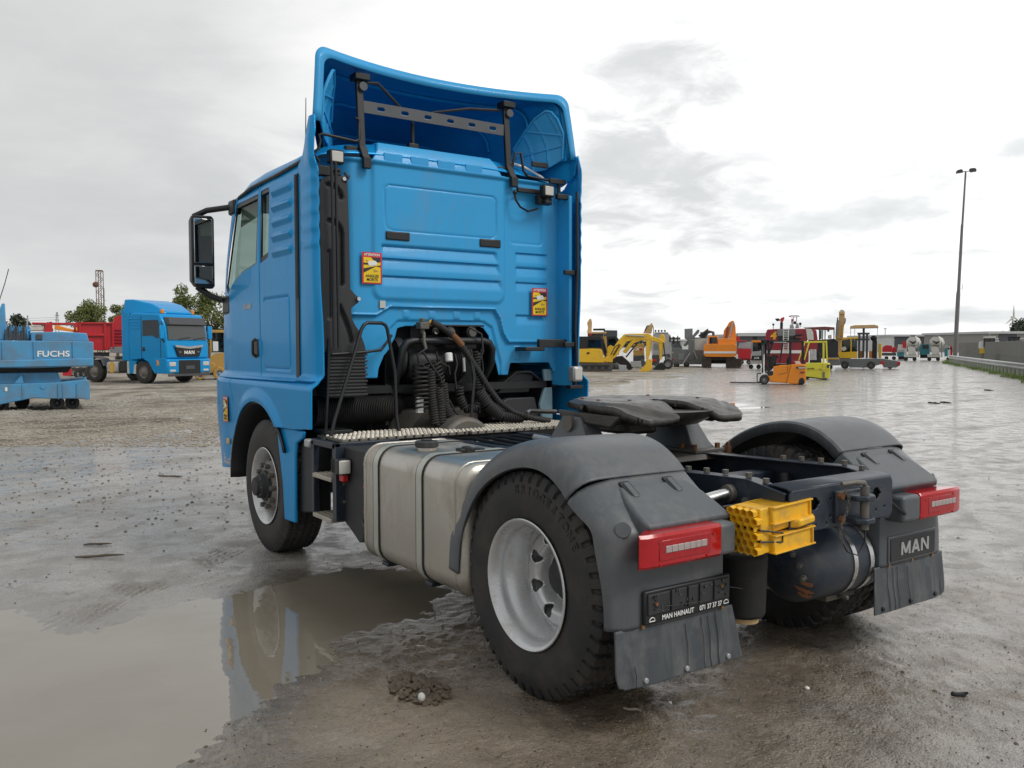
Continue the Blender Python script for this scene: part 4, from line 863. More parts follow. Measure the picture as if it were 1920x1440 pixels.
# ---------------------------------------------------------------- rear mudguards
def fender(s):
    FD = empty('rear_mudguard', (s*.92, 0, 0)); FD.parent = TR; dx = -s*.92
    MID = [(.66, .475), (.645, .62), (.60, .78), (.53, .90), (.43, 1.01), (.30, 1.10), (.15, 1.165), (0, 1.20), (-.14, 1.203), (-.26, 1.175), (-.36, 1.12), (-.425, 1.065)]
    REAR = [(-.425, 1.062), (-.50, 1.005), (-.57, .955), (-.625, .905), (-.655, .865), (-.662, .80), (-.662, .70), (-.662, .60), (-.662, .475)]
    def dens(P, n=5):
        o = []
        for i in range(len(P)-1):
            p0 = P[max(i-1, 0)]; p1 = P[i]; p2 = P[i+1]; p3 = P[min(i+2, len(P)-1)]
            for k in range(n):
                t = k/n; o.append(tuple(.5*((2*p1[q])+(-p0[q]+p2[q])*t+(2*p0[q]-5*p1[q]+4*p2[q]-p3[q])*t*t+(-p0[q]+3*p1[q]-3*p2[q]+p3[q])*t**3) for q in (0, 1)))
        return o+[P[-1]]
    def nrm(P, i):
        a = P[max(i-1, 0)]; b = P[min(i+1, len(P)-1)]; t = Vector((b[0]-a[0], b[1]-a[1])).normalized(); return Vector((t.y*-1, t.x)) * (-1)
    # section: (x outboard, drop along the inward normal)
    D = dens(MID); secs = []
    for i, p in enumerate(D):
        n = nrm(D, i); q = i/(len(D)-1); fr = float(ss(.22, .10, q)); x_in = .60+.0*q
        S = [(x_in, .06), (x_in, .01), (x_in+.01, .0), (.8, -.004), (1.0, -.006), (1.14, -.004), (1.185, .004), (1.215, .02), (1.238, .05), (1.248, .085), (1.249, .115), (1.235, .12)]
        if fr > 0: S = [(x+(1.12-.60)*fr*(1-(x-.6)/.66) if x < 1.25 else x, d) for x, d in S]
        row = []
        for x, d in S:
            gx = -.010*math.exp(-((x-.93-.30*(q-.55))/.012)**2)*(q > .5) if False else 0
            row.append((dx+s*x, p[0]-n.x*d, p[1]-n.y*d))
        secs.append(row)
    mid = G().loft(secs, closed=False).out('mudguard_shell', 'fender', FD, smooth=38, solid=.006)
    ri = [(dx+s*(.93+.13*t), ) for t in (0,)]
    # raised moulding line on top
    L_ = []
    for i in range(len(D)):
        q = i/(len(D)-1)
        if .40 < q < .90: n = nrm(D, i); L_.append((dx+s*(.70+.32*(q-.40)/.5*.9), D[i][0]+n.x*.001, D[i][1]+n.y*.001))
    G().tube(L_, .007, 6).out('moulding_line', 'fender', mid, smooth=60)
    E_ = dens(REAR); secs = []
    for i, p in enumerate(E_):
        n = nrm(E_, i); q = i/(len(E_)-1)
        sw = float(ss(0, .75, q)); lw = .12+.03*sw
        yf = lambda d: 1
        S = [(.60, .24), (.60, .03), (.607, .008), (.62, 0), (.8, -.002), (1.0, -.002), (1.07, .0), (1.105-.02*sw, .006)]
        row = [(dx+s*x, p[0]-n.x*d, p[1]-n.y*d) for x, d in S]
        # outboard flare: rounded shoulder that follows the tyre opening
        th = math.atan2(p[1]-.50, p[0]); ro = .655+.0*sw; o_in = (math.cos(th)*ro if p[1] > .5 else -ro*1.0, .50+math.sin(th)*ro if p[1] > .5 else p[1])
        lo = o_in if q < .98 else o_in
        for x, t in ((1.14, .10), (1.185, .22), (1.225, .45), (1.246, .75), (1.249, .97), (1.24, 1.0)):
            yy = p[0]+(lo[0]+.115*sw*(1)-p[0])*t*(.5+.5*sw) if False else p[0]*(1-t)+(lo[0]+.06*sw)*t; zz_ = p[1]*(1-t)+lo[1]*t
            if q < .45: n2 = n; k = t*lw; yy2, zz2 = p[0]-n.x*k, p[1]-n.y*k; m = float(ss(0, .45, q)); yy = yy2*(1-m)+yy*m; zz_ = zz2*(1-m)+zz_*m
            row.append((dx+s*x, yy, zz_))
        secs.append(row)
    rp = G().loft(secs, closed=False).out('rear_panel', 'fender', FD, smooth=38, solid=.006)
    # raised hood above the lamp
    def hp(y0): return y0
    g = G(); R2 = [(-.475, 1.028), (-.56, .98), (-.62, .942), (-.67, .912), (-.688, .90), (-.70, .885)]
    g.loft([[(dx+s*x, max(-.655, y+.05), z-.05), (dx+s*x, y, z+.010)]+[(dx+s*x2, y, z+.010)]+[(dx+s*(x2+.012), max(-.655, y+.05), z-.05)] for (y, z), x, x2 in zip(R2, (.66, .63, .612, .605, .602, .602), (1.06, 1.09, 1.10, 1.10, 1.095, 1.09))])
    g.out('lamp_hood', 'fender', FD, bevel=.012, seg=3)
    for x in (.76, 1.02):                                                       # latch recesses
        a = G(); a.loft([[(dx+s*(x-.03), y, z+.016), (dx+s*(x+.03), y, z+.016), (dx+s*(x+.03), y, z+.003), (dx+s*(x-.03), y, z+.003)] for y, z in ((-.455, 1.040), (-.56, .972))]).out('latch_plate', 'black', FD, bevel=.004)
        G().loft([[(dx+s*(x-.016), y, z+.022), (dx+s*(x+.016), y, z+.022), (dx+s*(x+.016), y, z+.01), (dx+s*(x-.016), y, z+.01)] for y, z in ((-.47, 1.031), (-.545, .983))]).out('latch_tongue', 'fender', FD, bevel=.004)
        G().loft([[(dx+s*(x-.03), y, z+.005), (dx+s*(x+.03), y, z+.005), (dx+s*(x+.03), y, z-.003), (dx+s*(x-.03), y, z-.003)] for y, z in ((-.34, 1.133), (-.40, 1.088))]).out('latch_recess', 'duct', FD, bevel=.004)
    for x in (.70, .93): G().cyl((dx+s*x, -.585, .955), (dx+s*x, -.592, .968), .012, n=8).out('screw', 'brass', FD, smooth=40)
    G().cyl((dx+s*1.165, -.615, .885), (dx+s*1.178, -.63, .89), .034, n=24).out('round_plug', 'fender', FD, smooth=40, bevel=.003)
    # tail lamp
    x0, x1 = (.74, 1.20) if s < 0 else (.80, 1.215); zl = .060 if s < 0 else .035
    lh = G().box(*sorted((dx+s*.64, dx+s*(x0+.01))), -.765, -.655, .685+zl, .825+zl).out('lamp_housing', 'fender', FD, bevel=.02, seg=3)
    lb = G(); sec = []
    for x, k in ((x0, 0), (x0+.008, .004), (1.08, .004), (x1-.03, 0), (x1, -.012)):
        yb = -.765-k; yf = -.66-.085*min(1, max(0, (x-1.08)/.12)); sec.append([(dx+s*x, yf, .69+zl), (dx+s*x, yb+.01, .688+zl), (dx+s*x, yb, .70+zl), (dx+s*x, yb, .815+zl), (dx+s*x, yb+.01, .828+zl), (dx+s*x, yf, .826+zl)])
    lb.loft(sec); tl = lb.out('tail_lamp', 'lamp_red', FD, bevel=.020, seg=4)
    G().box(*sorted((dx+s*(x0+.07), dx+s*(x1-.09))), -.7715, -.765, .716+zl, .800+zl).out('lamp_field', 'lamp_dark', tl, bevel=.003)
    for k in range(7): a = x0+.095+k*.0345; G().box(*sorted((dx+s*a, dx+s*(a+.0335))), -.775, -.770, .747+zl, .776+zl).out('lamp_segment', 'lamp_strip', tl, bevel=.003)
    for x, z in ((x0+.05, .79), (x1-.1, .80), (x0+.09, .705), (x1-.10, .70)): G().cyl((dx+s*x, -.765, z+zl), (dx+s*x, -.772, z+zl), .006, n=8).out('lamp_screw', 'lamp_dark', tl)
    # plate carrier / badge field
    if s < 0:
        ph = G().box(*sorted((dx+s*.585, dx+s*1.105)), -.682, -.662, .488, .632).out('plate_holder', 'black', FD, bevel=.008)
        G().box(*sorted((dx+s*.60, dx+s*1.09)), -.690, -.678, .53, .617).out('plate_bed', 'duct', ph, bevel=.004)
        rs = random.Random(5)
        for k in range(34):
            x = .62+.45*rs.random(); z = .537+.07*rs.random(); w_, h_ = (.004, .012) if rs.random() < .6 else (.012, .004)
            G().box(*sorted((dx+s*x, dx+s*(x+w_))), -.694, -.689, z, z+h_).out('clip', 'black' if k % 3 else 'slotgrey', ph)
        for x in (.70, .79, .86, .96): G().box(*sorted((dx+s*x, dx+s*(x+.004))), -.697, -.688, .532, .62).out('strap', 'rubber', ph)
        text('MAN HAINAUT', .030, 'white', (dx+s*.915, -.6865, .509), (1, 0, 0), (0, 0, 1), ph, bold=.0004, sx=.92)
        text('071 37 37 37', .030, 'white', (dx+s*.715, -.6865, .509), (1, 0, 0), (0, 0, 1), ph, bold=.0004, sx=.88)
        for x in (1.065, .615):
            G().tube([(dx+s*x+.016*math.cos(PI*t/8), -.685, .503+.016*math.sin(PI*t/8)) for t in range(9)], .0022, 5, closed=True).out('arc_emblem', 'white', ph)
        G().cyl((dx+s*1.05, -.69, .575), (dx+s*1.05, -.70, .575), .008, n=8).out('screw', 'rust', ph); G().cyl((dx+s*.655, -.69, .59), (dx+s*.655, -.70, .588), .007, n=8).out('screw', 'brass', ph)
        G().tube([(dx+s*1.0, -.70, .56), (dx+s*.80, -.705, .545)], .0018, 5).tube([(dx+s*.655, -.70, .59), (dx+s*.55, -.72, .565)], .0018, 5).out('cable_tie', 'black', ph)
        for x in (1.10, .62): G().cyl((dx+s*x, -.662, .482), (dx+s*x, -.672, .482), .009, n=8).out('screw', 'brass', FD)
    else:
        ph = G().box(*sorted((dx+s*.66, dx+s*1.12)), -.674, -.662, .485, .632).out('badge_field', 'fender', FD, bevel=.006)
        G().box(*sorted((dx+s*.675, dx+s*1.105)), -.679, -.670, .497, .62).out('badge_panel', 'duct', ph, bevel=.004)
        block_letters((dx+s*.90, -.679, .558), (1, 0, 0), (0, 0, 1), .070, 'silver', ph)
        for x in (.68, .90, 1.1): G().cyl((dx+s*x, -.662, .478), (dx+s*x, -.670, .478), .008, n=8).out('screw', 'brass', FD)
    # mud flap
    rs = random.Random(3)
    def flp(a, b):
        t = (.475-b)/.235; return dx+s*a, -.655-.028*t-.0022*np.sin(a*19+b*4)*t+.012*ss(1.10, 1.19, a), b
    out_ = 1.245 if s < 0 else 1.235
    FO = [(.545 if s < 0 else .56, .478), (1.235, .478), (out_, .30), (out_-.012, .25), (out_-.05, .238), (.50 if s < 0 else .53, .238)]
    f = sheet('mud_flap', flp, (.48, 1.26), (.23, .49), .012, 'flap', FD, lambda a, b: psdf(a, b, FO), .007, 40)
    for x in (.60, .86, 1.10):
        G().cyl((dx+s*x, -.680, .262), (dx+s*x, -.694, .262), .012, n=12).out('rivet', 'silver' if s < 0 else 'black', f, smooth=40, bevel=.003)
    for x, z1 in ((.66, .47), (.71, .46), (.75, .46), (.85, .45), (1.155, .33)):
        pts = [(dx+s*(x+.004*math.sin(k*1.7)), -.6605-.028*(.475-(.24+(z1-.24)*k/5))/.235-.0035, .24+(z1-.24)*k/5) for k in range(6)]
        G().tube(pts, .0016, 5).out('crease', 'black', f)
    # stays that carry the guard
    G().cyl((dx+s*.62, -.52, .93), (dx+s*.40, -.53, .955), .030, n=16).out('support_tube', 'chrome' if s < 0 else 'cast', FD, smooth=40)
    G().cyl((dx+s*.44, -.528, .952), (dx+s*.41, -.53, .954), .042, n=16).out('support_flange', 'cast', FD, smooth=40)
    G().cyl((dx+s*.9, .3, .98), (dx+s*.42, .3, .93), .025, n=12).out('support_tube', 'frame', FD, smooth=40)
    # rubber skirt inside
    secs = [[(dx+s*x, p[0]-.012 if p[0] > 0 else p[0]+.02, p[1]-.03) for x in (.62, .64)] for p in D[3::4]]
for s in (-1, 1): fender(s)
G().tube([(.46, -.80, .86), (.52, -.84, .80), (.60, -.80, .785), (.66, -.72, .80)], .010, 6).out('lamp_cable', 'black', TR, smooth=60)
# ---------------------------------------------------------------- frame
for s in (-1, 1):
    P = [(-.83, .80), (-.83, .985), (-.66, 1.025), (-.55, 1.035), (3.2, 1.0), (4.7, .92), (4.7, .68), (3.2, .72), (-.3, .76)]
    P = [(-.83, .80), (-.83, .985), (-.62, 1.025), (.2, 1.0), (2.2, .965), (4.7, .92), (4.7, .66), (2.2, .70), (-.3, .76)]
    G().prism(P, 'x', *sorted((s*.40, s*.41))).out('frame_rail', 'frame', TR)
    tp = P[1:6]; bt = [P[0], P[8], P[7], P[6]]
    G().loft([[(s*.41, y, z+.006), (s*.33, y, z+.006), (s*.33, y, z-.004), (s*.41, y, z-.004)] for y, z in tp]).out('frame_flange', 'frame', TR, bevel=.003)
    G().loft([[(s*.41, y, z+.004), (s*.33, y, z+.004), (s*.33, y, z-.006), (s*.41, y, z-.006)] for y, z in bt]).out('frame_flange', 'frame', TR)
    for y, z in ((-.70, 1.018), (-.60, 1.033), (-.46, 1.03), (-.34, 1.025), (-.22, 1.02)):
        G().cyl((s*.37, y, z), (s*.37, y, z+.022), .016, n=6).out('frame_bolt', 'cast', TR)
    for y, z in ((-.62, .93), (-.50, .92), (-.70, .90), (-.30, .88), (-.15, .90), (0.05, .88)):
        g = G().cyl((s*.41, y, z), (s*.425, y, z), .017, n=6).out('frame_bolt', 'cast', TR)
        G().cyl((s*.40, y+.06, z+.03), (s*.398, y+.06, z+.03), .012, n=8).out('frame_hole', 'rubber', TR)
    yy = -.52 if s < 0 else -.22
    G().cyl((s*.30, yy, .35), (s*.30, yy, .66), .10, .11, n=28).out('air_spring', 'rubber', TR, smooth=40, bevel=.02)
    G().cyl((s*.30, yy, .325), (s*.30, yy, .35), .07, n=24).out('spring_foot', 'tan', TR, smooth=40)
    G().cyl((s*.36, .42, .45), (s*.36, .42, .76), .13, n=24).out('air_spring', 'rubber', TR, smooth=40, bevel=.02)
    G().cyl((s*.30, -.36, .40), (s*.34, -.25, .95), .035, n=12).out('shock_absorber', 'black', TR, smooth=40)
# end cross member with punched holes
def cmp_(a, b): return a, -.845+0*a, b
def cms(a, b):
    d = rbox(a, b, 0, .905, .395, .098, .03)
    for c in (-.22, .26):
        d = np.maximum(d, .030-np.hypot(a-c, b-.93)); d = np.maximum(d, -rbox(a, b, c, .93, .040, .009, .003))
        for k in range(6): t = k*PI/3+.5; d = np.maximum(d, .0055-np.hypot(a-c-.045*math.cos(t), b-.93-.045*math.sin(t)))
    for x, z in ((-.10, .94), (-.10, .86), (-.13, .83), (-.21, .83), (.19, .90), (.26, .85), (.17, .84), (.33, .86)): d = np.maximum(d, .009-np.hypot(a-x, b-z))
    return d
cmm = sheet('end_cross_member', cmp_, (-.41, .41), (.795, 1.015), .006, 'frame', TR, cms, .012, 40)
G().loft([[(-.39, y, z), (.39, y, z)] for y, z in ((-.845, .998), (-.838, 1.006), (-.825, 1.010), (-.77, 1.016), (-.735, 1.016), (-.725, 1.01))], closed=False).out('cross_member_lip', 'frame', cmm, smooth=50, solid=.010)
G().box(-.38, .38, -.82, -.80, .81, .98).out('cross_member_back', 'rubber', TR)
for y in (-.15, .5, 1.3, 2.1): G().box(-.40, .40, y, y+.10, .78, .95).out('cross_member', 'frame', TR, bevel=.01)
# towing jaw with pin
j = G().box(.0, .20, -.872, -.845, .825, .975).out('tow_jaw_plate', 'frame', TR, bevel=.006)
for z in (.83, .935): G().prism([(.04, -.865), (.04, -.95), (.07, -.985), (.13, -.985), (.17, -.95), (.17, -.865)], 'z', z, z+.025).out('tow_jaw', 'frame', j, bevel=.006)
G().cyl((.105, -.945, .80), (.105, -.945, 1.0), .020, n=14).tube([(.105, -.945, 1.0), (.10, -.945, 1.015), (.05, -.93, 1.02), (-.02, -.91, 1.015)], .012, 8).out('tow_pin', 'cast', j, smooth=50)
for x, z in ((.02, .955), (.03, .845), (.185, .95)): G().cyl((x, -.872, z), (x, -.892, z), .018, n=6).out('jaw_bolt', 'rust', j)
ch = G()
for k in range(16):
    t = k/15; c = Vector((-.0+.09*t*0+.03*math.sin(t*6), -.915, 1.0-.26*t)); d = (0, .5, 0)
    a = (k % 2)*PI/2; ch.tube([c+Vector((math.cos(a)*math.cos(q)*.006, math.sin(a)*math.cos(q)*.006, math.sin(q)*.012)) for q in [i*PI/4 for i in range(8)]], .002, 5, closed=True)
ch.out('pin_chain', 'cast', j)
G().tube([(-.02, -.91, .76), (.03, -.91, .70), (.08, -.93, .68), (.12, -.94, .74), (.11, -.945, .81)], .004, 6).out('pin_cable', 'black', j, smooth=60)
j.location.x = -.085
# air tank slung under the end of the frame
at = G().lathe([(.03, .0), (.035, .08), (.055, .13), (.09, .165), (.13, .18), (.17, .185), (.66, .185), (.70, .16), (.725, .08), (.73, 0)], (0, -.46, .51), (1, 0, 0), 48).out('air_tank', 'frame', TR, smooth=50)
for x in (.40, .54): G().lathe([(x, .186), (x, .191), (x+.032, .191), (x+.032, .186)], (0, -.46, .51), (1, 0, 0), 48).out('tank_band', 'chrome', at, smooth=50)
for y, z in ((-.52, .60), (-.56, .55), (-.58, .49)): G().cyl((.085, y, z), (.04, y-.02, z), .017, n=6).cyl((.05, y-.02, z), (.02, y-.03, z), .009, n=8).out('tank_fitting', 'cast', at, smooth=40)
def tpt(x, a):
    r = float(np.interp(x, [.03, .035, .055, .09, .13, .17], [0, .08, .13, .165, .18, .185]))+.0012; return (x-.0015, -.46-r*math.cos(a), .51+r*math.sin(a))
for a0, xa, xb in ((-.35, .052, .10), (-.62, .045, .125), (-.80, .06, .14)):
    n = 7; V = []
    for i in range(n+1):
        x = xa+(xb-xa)*i/n; w_ = .10*math.sin(PI*(i+.5)/(n+1))*(.6+.8*random.random()); V += [tpt(x, a0-w_), tpt(x, a0+w_)]
    mk('rust_patch', V, [(2*i, 2*i+2, 2*i+3, 2*i+1) for i in range(n)], 'rust', at, smooth=60)
G().box(.35, .60, -.52, -.40, .30, .33).cyl((.45, -.52, .32), (.45, -.58, .32), .012, n=8).out('tank_drain', 'cast', at, bevel=.004)
# drive axle
G().ball((0, 0, .53), .25, 14, (.9, .95, 1)).cyl((-.8, 0, .53), (.8, 0, .53), .085, n=18).out('drive_axle', 'duct', TR, smooth=50)
G().cyl((0, .2, .58), (0, 2.2, .72), .06, n=16).out('propeller_shaft', 'duct', TR, smooth=50)
G().box(-.9, .9, 3.50, 3.64, .42, .56).out('front_axle', 'duct', TR, bevel=.02)
# wheel chocks in their wire holder
CK = empty('wheel_chock', (-.42, -.74, .745), 0, 'yellow honeycomb plastic wheel chocks in a wire holder beside the left tail lamp', 'wheel chock')
CK.rotation_euler = (0, math.radians(-3), 0); CK.scale = (.74, 1, .95)
for r in range(6):
    for c in range(4):
        y = -.085+c*.037+(r % 2)*.018; z = .02+r*.0345; g = G(); n = 6; V = []
        for x in (-.24, -.19):
            for rr_ in (.0205, .0160): V += [(x, y+rr_*math.cos(PI/3*k+PI/6)*1.1, z+rr_*math.sin(PI/3*k+PI/6)) for k in range(n)]
        F = []
        for k in range(n): k2 = (k+1) % n; F += [(k, k2, 12+k2, 12+k), (6+k, 6+k2, 18+k2, 18+k), (k, k2, 6+k2, 6+k), (12+k, 12+k2, 18+k2, 18+k)]
        g.add(V, F); mk('honeycomb_cell', g.V, g.F, 'yellow', CK)
G().box(-.20, -.10, -.098, .05, .005, .215).out('honeycomb_core', 'yellow', CK, bevel=.006)
for i, (z0, z1, x1, yf) in enumerate(((.135, .218, .235, -.115), (.0, .088, .245, -.120))):
    sb = G().box(-.12, x1, yf, .04, z0, z1).out('chock_body', 'yellow', CK, bevel=.008)
    for z in (z0, z1-.008): G().box(-.125, x1+.006, yf-.012, .04, z, z+.008).out('chock_rib', 'yellow', sb, bevel=.002)
    G().box(x1-.02, x1-.010, yf-.010, .03, z0, z1).out('chock_rib', 'yellow', sb, bevel=.002)
G().box(-.12, .20, -.07, .04, .078, .148).out('chock_web', 'yellow', CK, bevel=.006)
G().loft([[(-.10, -.10, .09), (-.10, -.10, .135), (-.10, -.06, .135), (-.10, -.06, .09)], [(.04, -.10, .095), (.04, -.10, .135), (.04, -.06, .135), (.04, -.06, .095)], [(.08, -.145, .10), (.08, -.145, .14), (.08, -.09, .14), (.08, -.09, .10)], [(.22, -.15, .11), (.22, -.15, .145), (.22, -.09, .145), (.22, -.09, .11)]]).out('chock_handle', 'yellow', CK, bevel=.012, seg=3)
hd = G().tube([(-.58, -.72, .80), (-.58, -.84, .80), (-.46, -.865, .79), (-.46, -.865, .83), (-.58, -.84, .85), (-.58, -.70, .85)], .0045, 6).out('chock_holder', 'black', TR, smooth=50)
G().box(-.60, -.20, -.69, -.60, .715, .73).box(-.60, -.25, -.655, -.64, .715, .93).out('chock_bracket', 'black', TR, bevel=.003)
# ---------------------------------------------------------------- fifth wheel
def fwp(a, b):
    z = 1.312-.07*ss(.30, .0, b)*ss(.0, .30, np.abs(a)+.2)+.003*(fbm(a*22+5, b*22, 4, 41)-.5)*2
    z = z-.018*ss(.40, .46, np.hypot(a, b-.47)); return a, b, z
RIM = [(.45*math.cos(t*PI/14), .47+.45*math.sin(t*PI/14)) for t in range(15)]
FO5 = RIM+[(-.45, .34), (-.435, .16), (-.38, .05), (-.33, .06), (-.15, .065), (-.06, .28), (-.045, .40), (0, .43), (.045, .40), (.06, .28), (.15, .065), (.33, .06), (.38, .08), (.435, .16), (.45, .34)]
fw = sheet('fifth_wheel_plate', fwp, (-.52, .52), (-.03, 1.12), .011, 'grease', TR, lambda a, b: psdf(a, b, FO5)+(fbm(a*20, b*20, 3, 44)-.5)*.012, .040, 40)
G().loft([[(.44*math.cos(t)*k, .47+.44*math.sin(t)*k, z) for t in [PI*2*i/30 for i in range(30)]] for z, k in ((1.28, .93), (1.245, .88), (1.20, .70))], closed=True).out('plate_underside', 'grease', fw, smooth=45)
for x in (-.40, .40):
    G().prism([(.20, 1.27), (.78, 1.27), (.72, 1.21), (.30, 1.19)], 'x', x-.035, x+.0).out('plate_side', 'grease', fw, bevel=.015)
    p_ = G().loft([[(x-a, .62-b, z), (x+a, .62-b, z), (x+a, .62+b, z), (x-a, .62+b, z)] for z, a, b in ((1.015, .10, .24), (1.06, .085, .20), (1.24, .05, .08))]).out('pedestal', 'fender', TR, bevel=.01)
    G().box(x-.13, x+.13, .33, .91, 1.0, 1.022).out('pedestal_foot', 'cast', p_, bevel=.005)
    for y in (.37, .47, .77, .87):
        for q in (-.1, .1): G().cyl((x+q, y, 1.022), (x+q, y, 1.05), .017, n=6).out('foot_bolt', 'rust' if y < .5 else 'cast', p_)
    G().cyl((x-.08, .62, 1.20), (x+.08, .62, 1.20), .045, n=16).out('pivot_pin', 'cast', p_, smooth=40)
G().loft([[(x, .28, z0), (x, .96, z0), (x, .94, z0+.03), (x, .30, z0+.03)] for x, z0 in ((-.60, .955), (-.45, .965), (-.40, .968), (.40, .968), (.45, .965), (.60, .955))]).out('mounting_plate', 'cast', TR, bevel=.006)
for x in (-.55, .55): G().cyl((x, .33, .975), (x, .33, 1.03), .022, n=12).cyl((x, .33, 1.03), (x, .33, 1.055), .012, n=8).out('grease_nipple', 'rust', TR, smooth=40)
G().tube([(-.30, .95, 1.24), (-.48, .98, 1.25), (-.56, .90, 1.25), (-.60, .85, 1.25)], .014, 8).out('release_handle', 'grease', fw, smooth=50)
for x, y in ((-.30, .70), (-.20, .40), (-.33, .52), (.25, .72), (.30, .35)): G().cyl((x, y, 1.325), (x, y, 1.338), .011, n=8).out('plate_bolt', 'brick_red', fw)
G().box(-.12, .12, .50, .85, 1.12, 1.24).out('lock_mechanism', 'grease', fw, bevel=.02)
G().tube([(.25, 1.05, 1.24), (.33, 1.13, 1.23), (.42, 1.10, 1.27)], .02, 8).out('plate_lug', 'grease', fw, smooth=50)
# ---------------------------------------------------------------- walkway grating
def deck(x0, x1, y0, y1, z):
    d = G().box(x0, x1, y0, y1, z-.022, z).out('walkway', 'deckm', TR, bevel=.003); g = G(); rs = random.Random(1)
    nx = int((x1-x0)/.036); ny = int((y1-y0)/.036)
    for i in range(nx):
        for j in range(ny):
            cx = x0+.02+i*.036+(j % 2)*.009; cy = y0+.02+j*.036; a, b = .012, .009
            g.add([(cx-a, cy-b, z), (cx+a, cy-b, z), (cx+a, cy+b, z), (cx-a, cy+b, z), (cx-a*.6, cy-b*.6, z+.009), (cx+a*.6, cy-b*.6, z+.009), (cx+a*.6, cy+b*.6, z+.009), (cx-a*.6, cy+b*.6, z+.009)],
                  [(4, 5, 6, 7), (0, 1, 5, 4), (1, 2, 6, 5), (2, 3, 7, 6), (3, 0, 4, 7)])
    o = g.out('grip_studs', 'grate', d); o['kind'] = 'stuff'
    h = G()
    for i in range(nx):
        if i % 2: h.box(x0+.01+i*.036, x0+.026+i*.036, y0-.002, y0+.02, z-.024, z+.001)
    h.out('edge_notches', 'rubber', d)['kind'] = 'stuff'
deck(-1.12, -.10, 2.29, 2.74, 1.0); deck(-.085, 1.03, 2.26, 2.74, 1.0)
G().box(-1.14, 1.05, 2.32, 2.38, .93, .976).box(-1.14, 1.05, 2.68, 2.74, .93, .976).out('walkway_bearer', 'black', TR, bevel=.004)
# step frame, steps
f = G().box(-1.235, -1.19, 2.16, 2.205, .47, .985).box(-1.235, -1.19, 2.53, 2.57, .47, .985).box(-1.235, -1.19, 2.16, 2.57, .95, .995).box(-1.235, -.75, 2.16, 2.20, .95, .995).out('step_frame', 'frame', TR, bevel=.006)
G().box(-1.0, -.97, 2.16, 2.57, .47, .97).out('step_backplate', 'black', TR)
G().box(-1.235, -.98, 2.14, 2.165, .47, .97).out('step_sideplate', 'frame', TR)
for z in (.475, .755):
    t = G().box(-1.245, -1.08, 2.21, 2.53, z-.028, z).out('step_tread', 'grate', TR, bevel=.004); g = G()
    for i in range(11):
        for k in range(4): g.box(-1.24+k*.038, -1.22+k*.038, 2.225+i*.027, 2.24+i*.027, z, z+.005)
    g.out('tread_studs', 'grate', t)
G().box(-1.255, -1.20, 2.575, 2.66, .925, .985).out('reflector', 'silver', TR, bevel=.012)
G().prism([(1.80, .97), (2.16, .97), (2.16, .46), (2.08, .43), (1.93, .36), (1.87, .37), (1.80, .58)], 'x', -1.17, -.55).out('battery_box', 'duct', TR, bevel=.01)
for z in (.60, .72, .88): G().cyl((-1.172, 2.13, z), (-1.188, 2.13, z), .012, n=6).out('box_bolt', 'cast', TR)
wl = G().box(-1.265, -1.175, 2.03, 2.10, .795, .90).out('work_lamp', 'black', TR, bevel=.01)
for k in range(6): G().box(-1.26, -1.18, 2.10+k*.011, 2.105+k*.011, .805, .89).out('cooling_fin', 'black', wl)
G().box(-1.262, -1.182, 2.021, 2.033, .803, .893).out('lamp_lens', 'lens', wl, bevel=.006)
G().box(-1.225, -1.185, 2.05, 2.12, .745, .795).out('lamp_bracket', 'red', wl, bevel=.008)
for k in range(9): G().tube([(-1.19, 1.76+.01*k*random.random(), .93-k*.05), (-1.22, 1.74, .90-k*.05), (-1.20, 1.73+.02*random.random(), .87-k*.05), (-1.16, 1.76, .86-k*.05)], .008, 6).out('air_line', 'black' if k % 3 else 'red', TR, smooth=60)
G().box(-1.10, -.46, 1.25, 2.15, .88, .965).out('equipment_box', 'duct', TR, bevel=.03, seg=3)
# fuel tank
def rr2(cy, cz, hy, hz, r, n=6):
    o = []
    for sx, sz, a0 in ((1, 1, 0), (-1, 1, 90), (-1, -1, 180), (1, -1, 270)):
        for k in range(n+1): a = math.radians(a0+90*k/n); o.append((cy+sx*(hy-r)+r*math.cos(a), cz+sz*(hz-r)+r*math.sin(a)))
    return o
def tank_sec(y, k=0): return [(x, y, z) for x, z in rr2(-.925, .68, .325-k, .355-k, .115-k*.5)]
FT = G().loft([tank_sec(.505, .05), tank_sec(.51, .035), tank_sec(.52, .012), tank_sec(.535, .002), tank_sec(.56, 0), tank_sec(1.66, 0), tank_sec(1.685, .002), tank_sec(1.70, .012), tank_sec(1.712, .035), tank_sec(1.715, .05)]).out('fuel_tank', 'alu', TR, smooth=50)
for y in (.585, 1.655): G().tube([(x, y, z) for x, z in rr2(-.925, .68, .3255, .3555, .115)], .007, 6, closed=True).out('weld_seam', 'alu', FT, smooth=60)
for y in (.96, 1.50):
    for d, mm, w_, h_ in ((0, 'strap', .030, .008), (-.034, 'rubber', .006, .006), (.034, 'rubber', .006, .006)):
        q = rr2(-.925, .68, .325+h_, .355+h_, .12); q2 = rr2(-.925, .68, .324, .354, .115)
        V = [(x, yy, z) for yy in (y+d-w_, y+d+w_) for x, z in q]+[(x, yy, z) for yy in (y+d-w_, y+d+w_) for x, z in q2]; n = len(q)
        F = [(i, (i+1) % n, n+(i+1) % n, n+i) for i in range(n)]+[(i, (i+1) % n, 2*n+(i+1) % n, 2*n+i) for i in range(n)]+[(n+i, n+(i+1) % n, 3*n+(i+1) % n, 3*n+i) for i in range(n)]
        mk('tank_strap' if mm == 'strap' else 'strap_liner', V, F, mm, FT, smooth=30)
    G().box(-1.20, -.62, y-.04, y+.04, .30, .325).box(-.62, -.42, y-.05, y+.05, .30, .95).out('tank_bracket', 'frame', FT, bevel=.006)
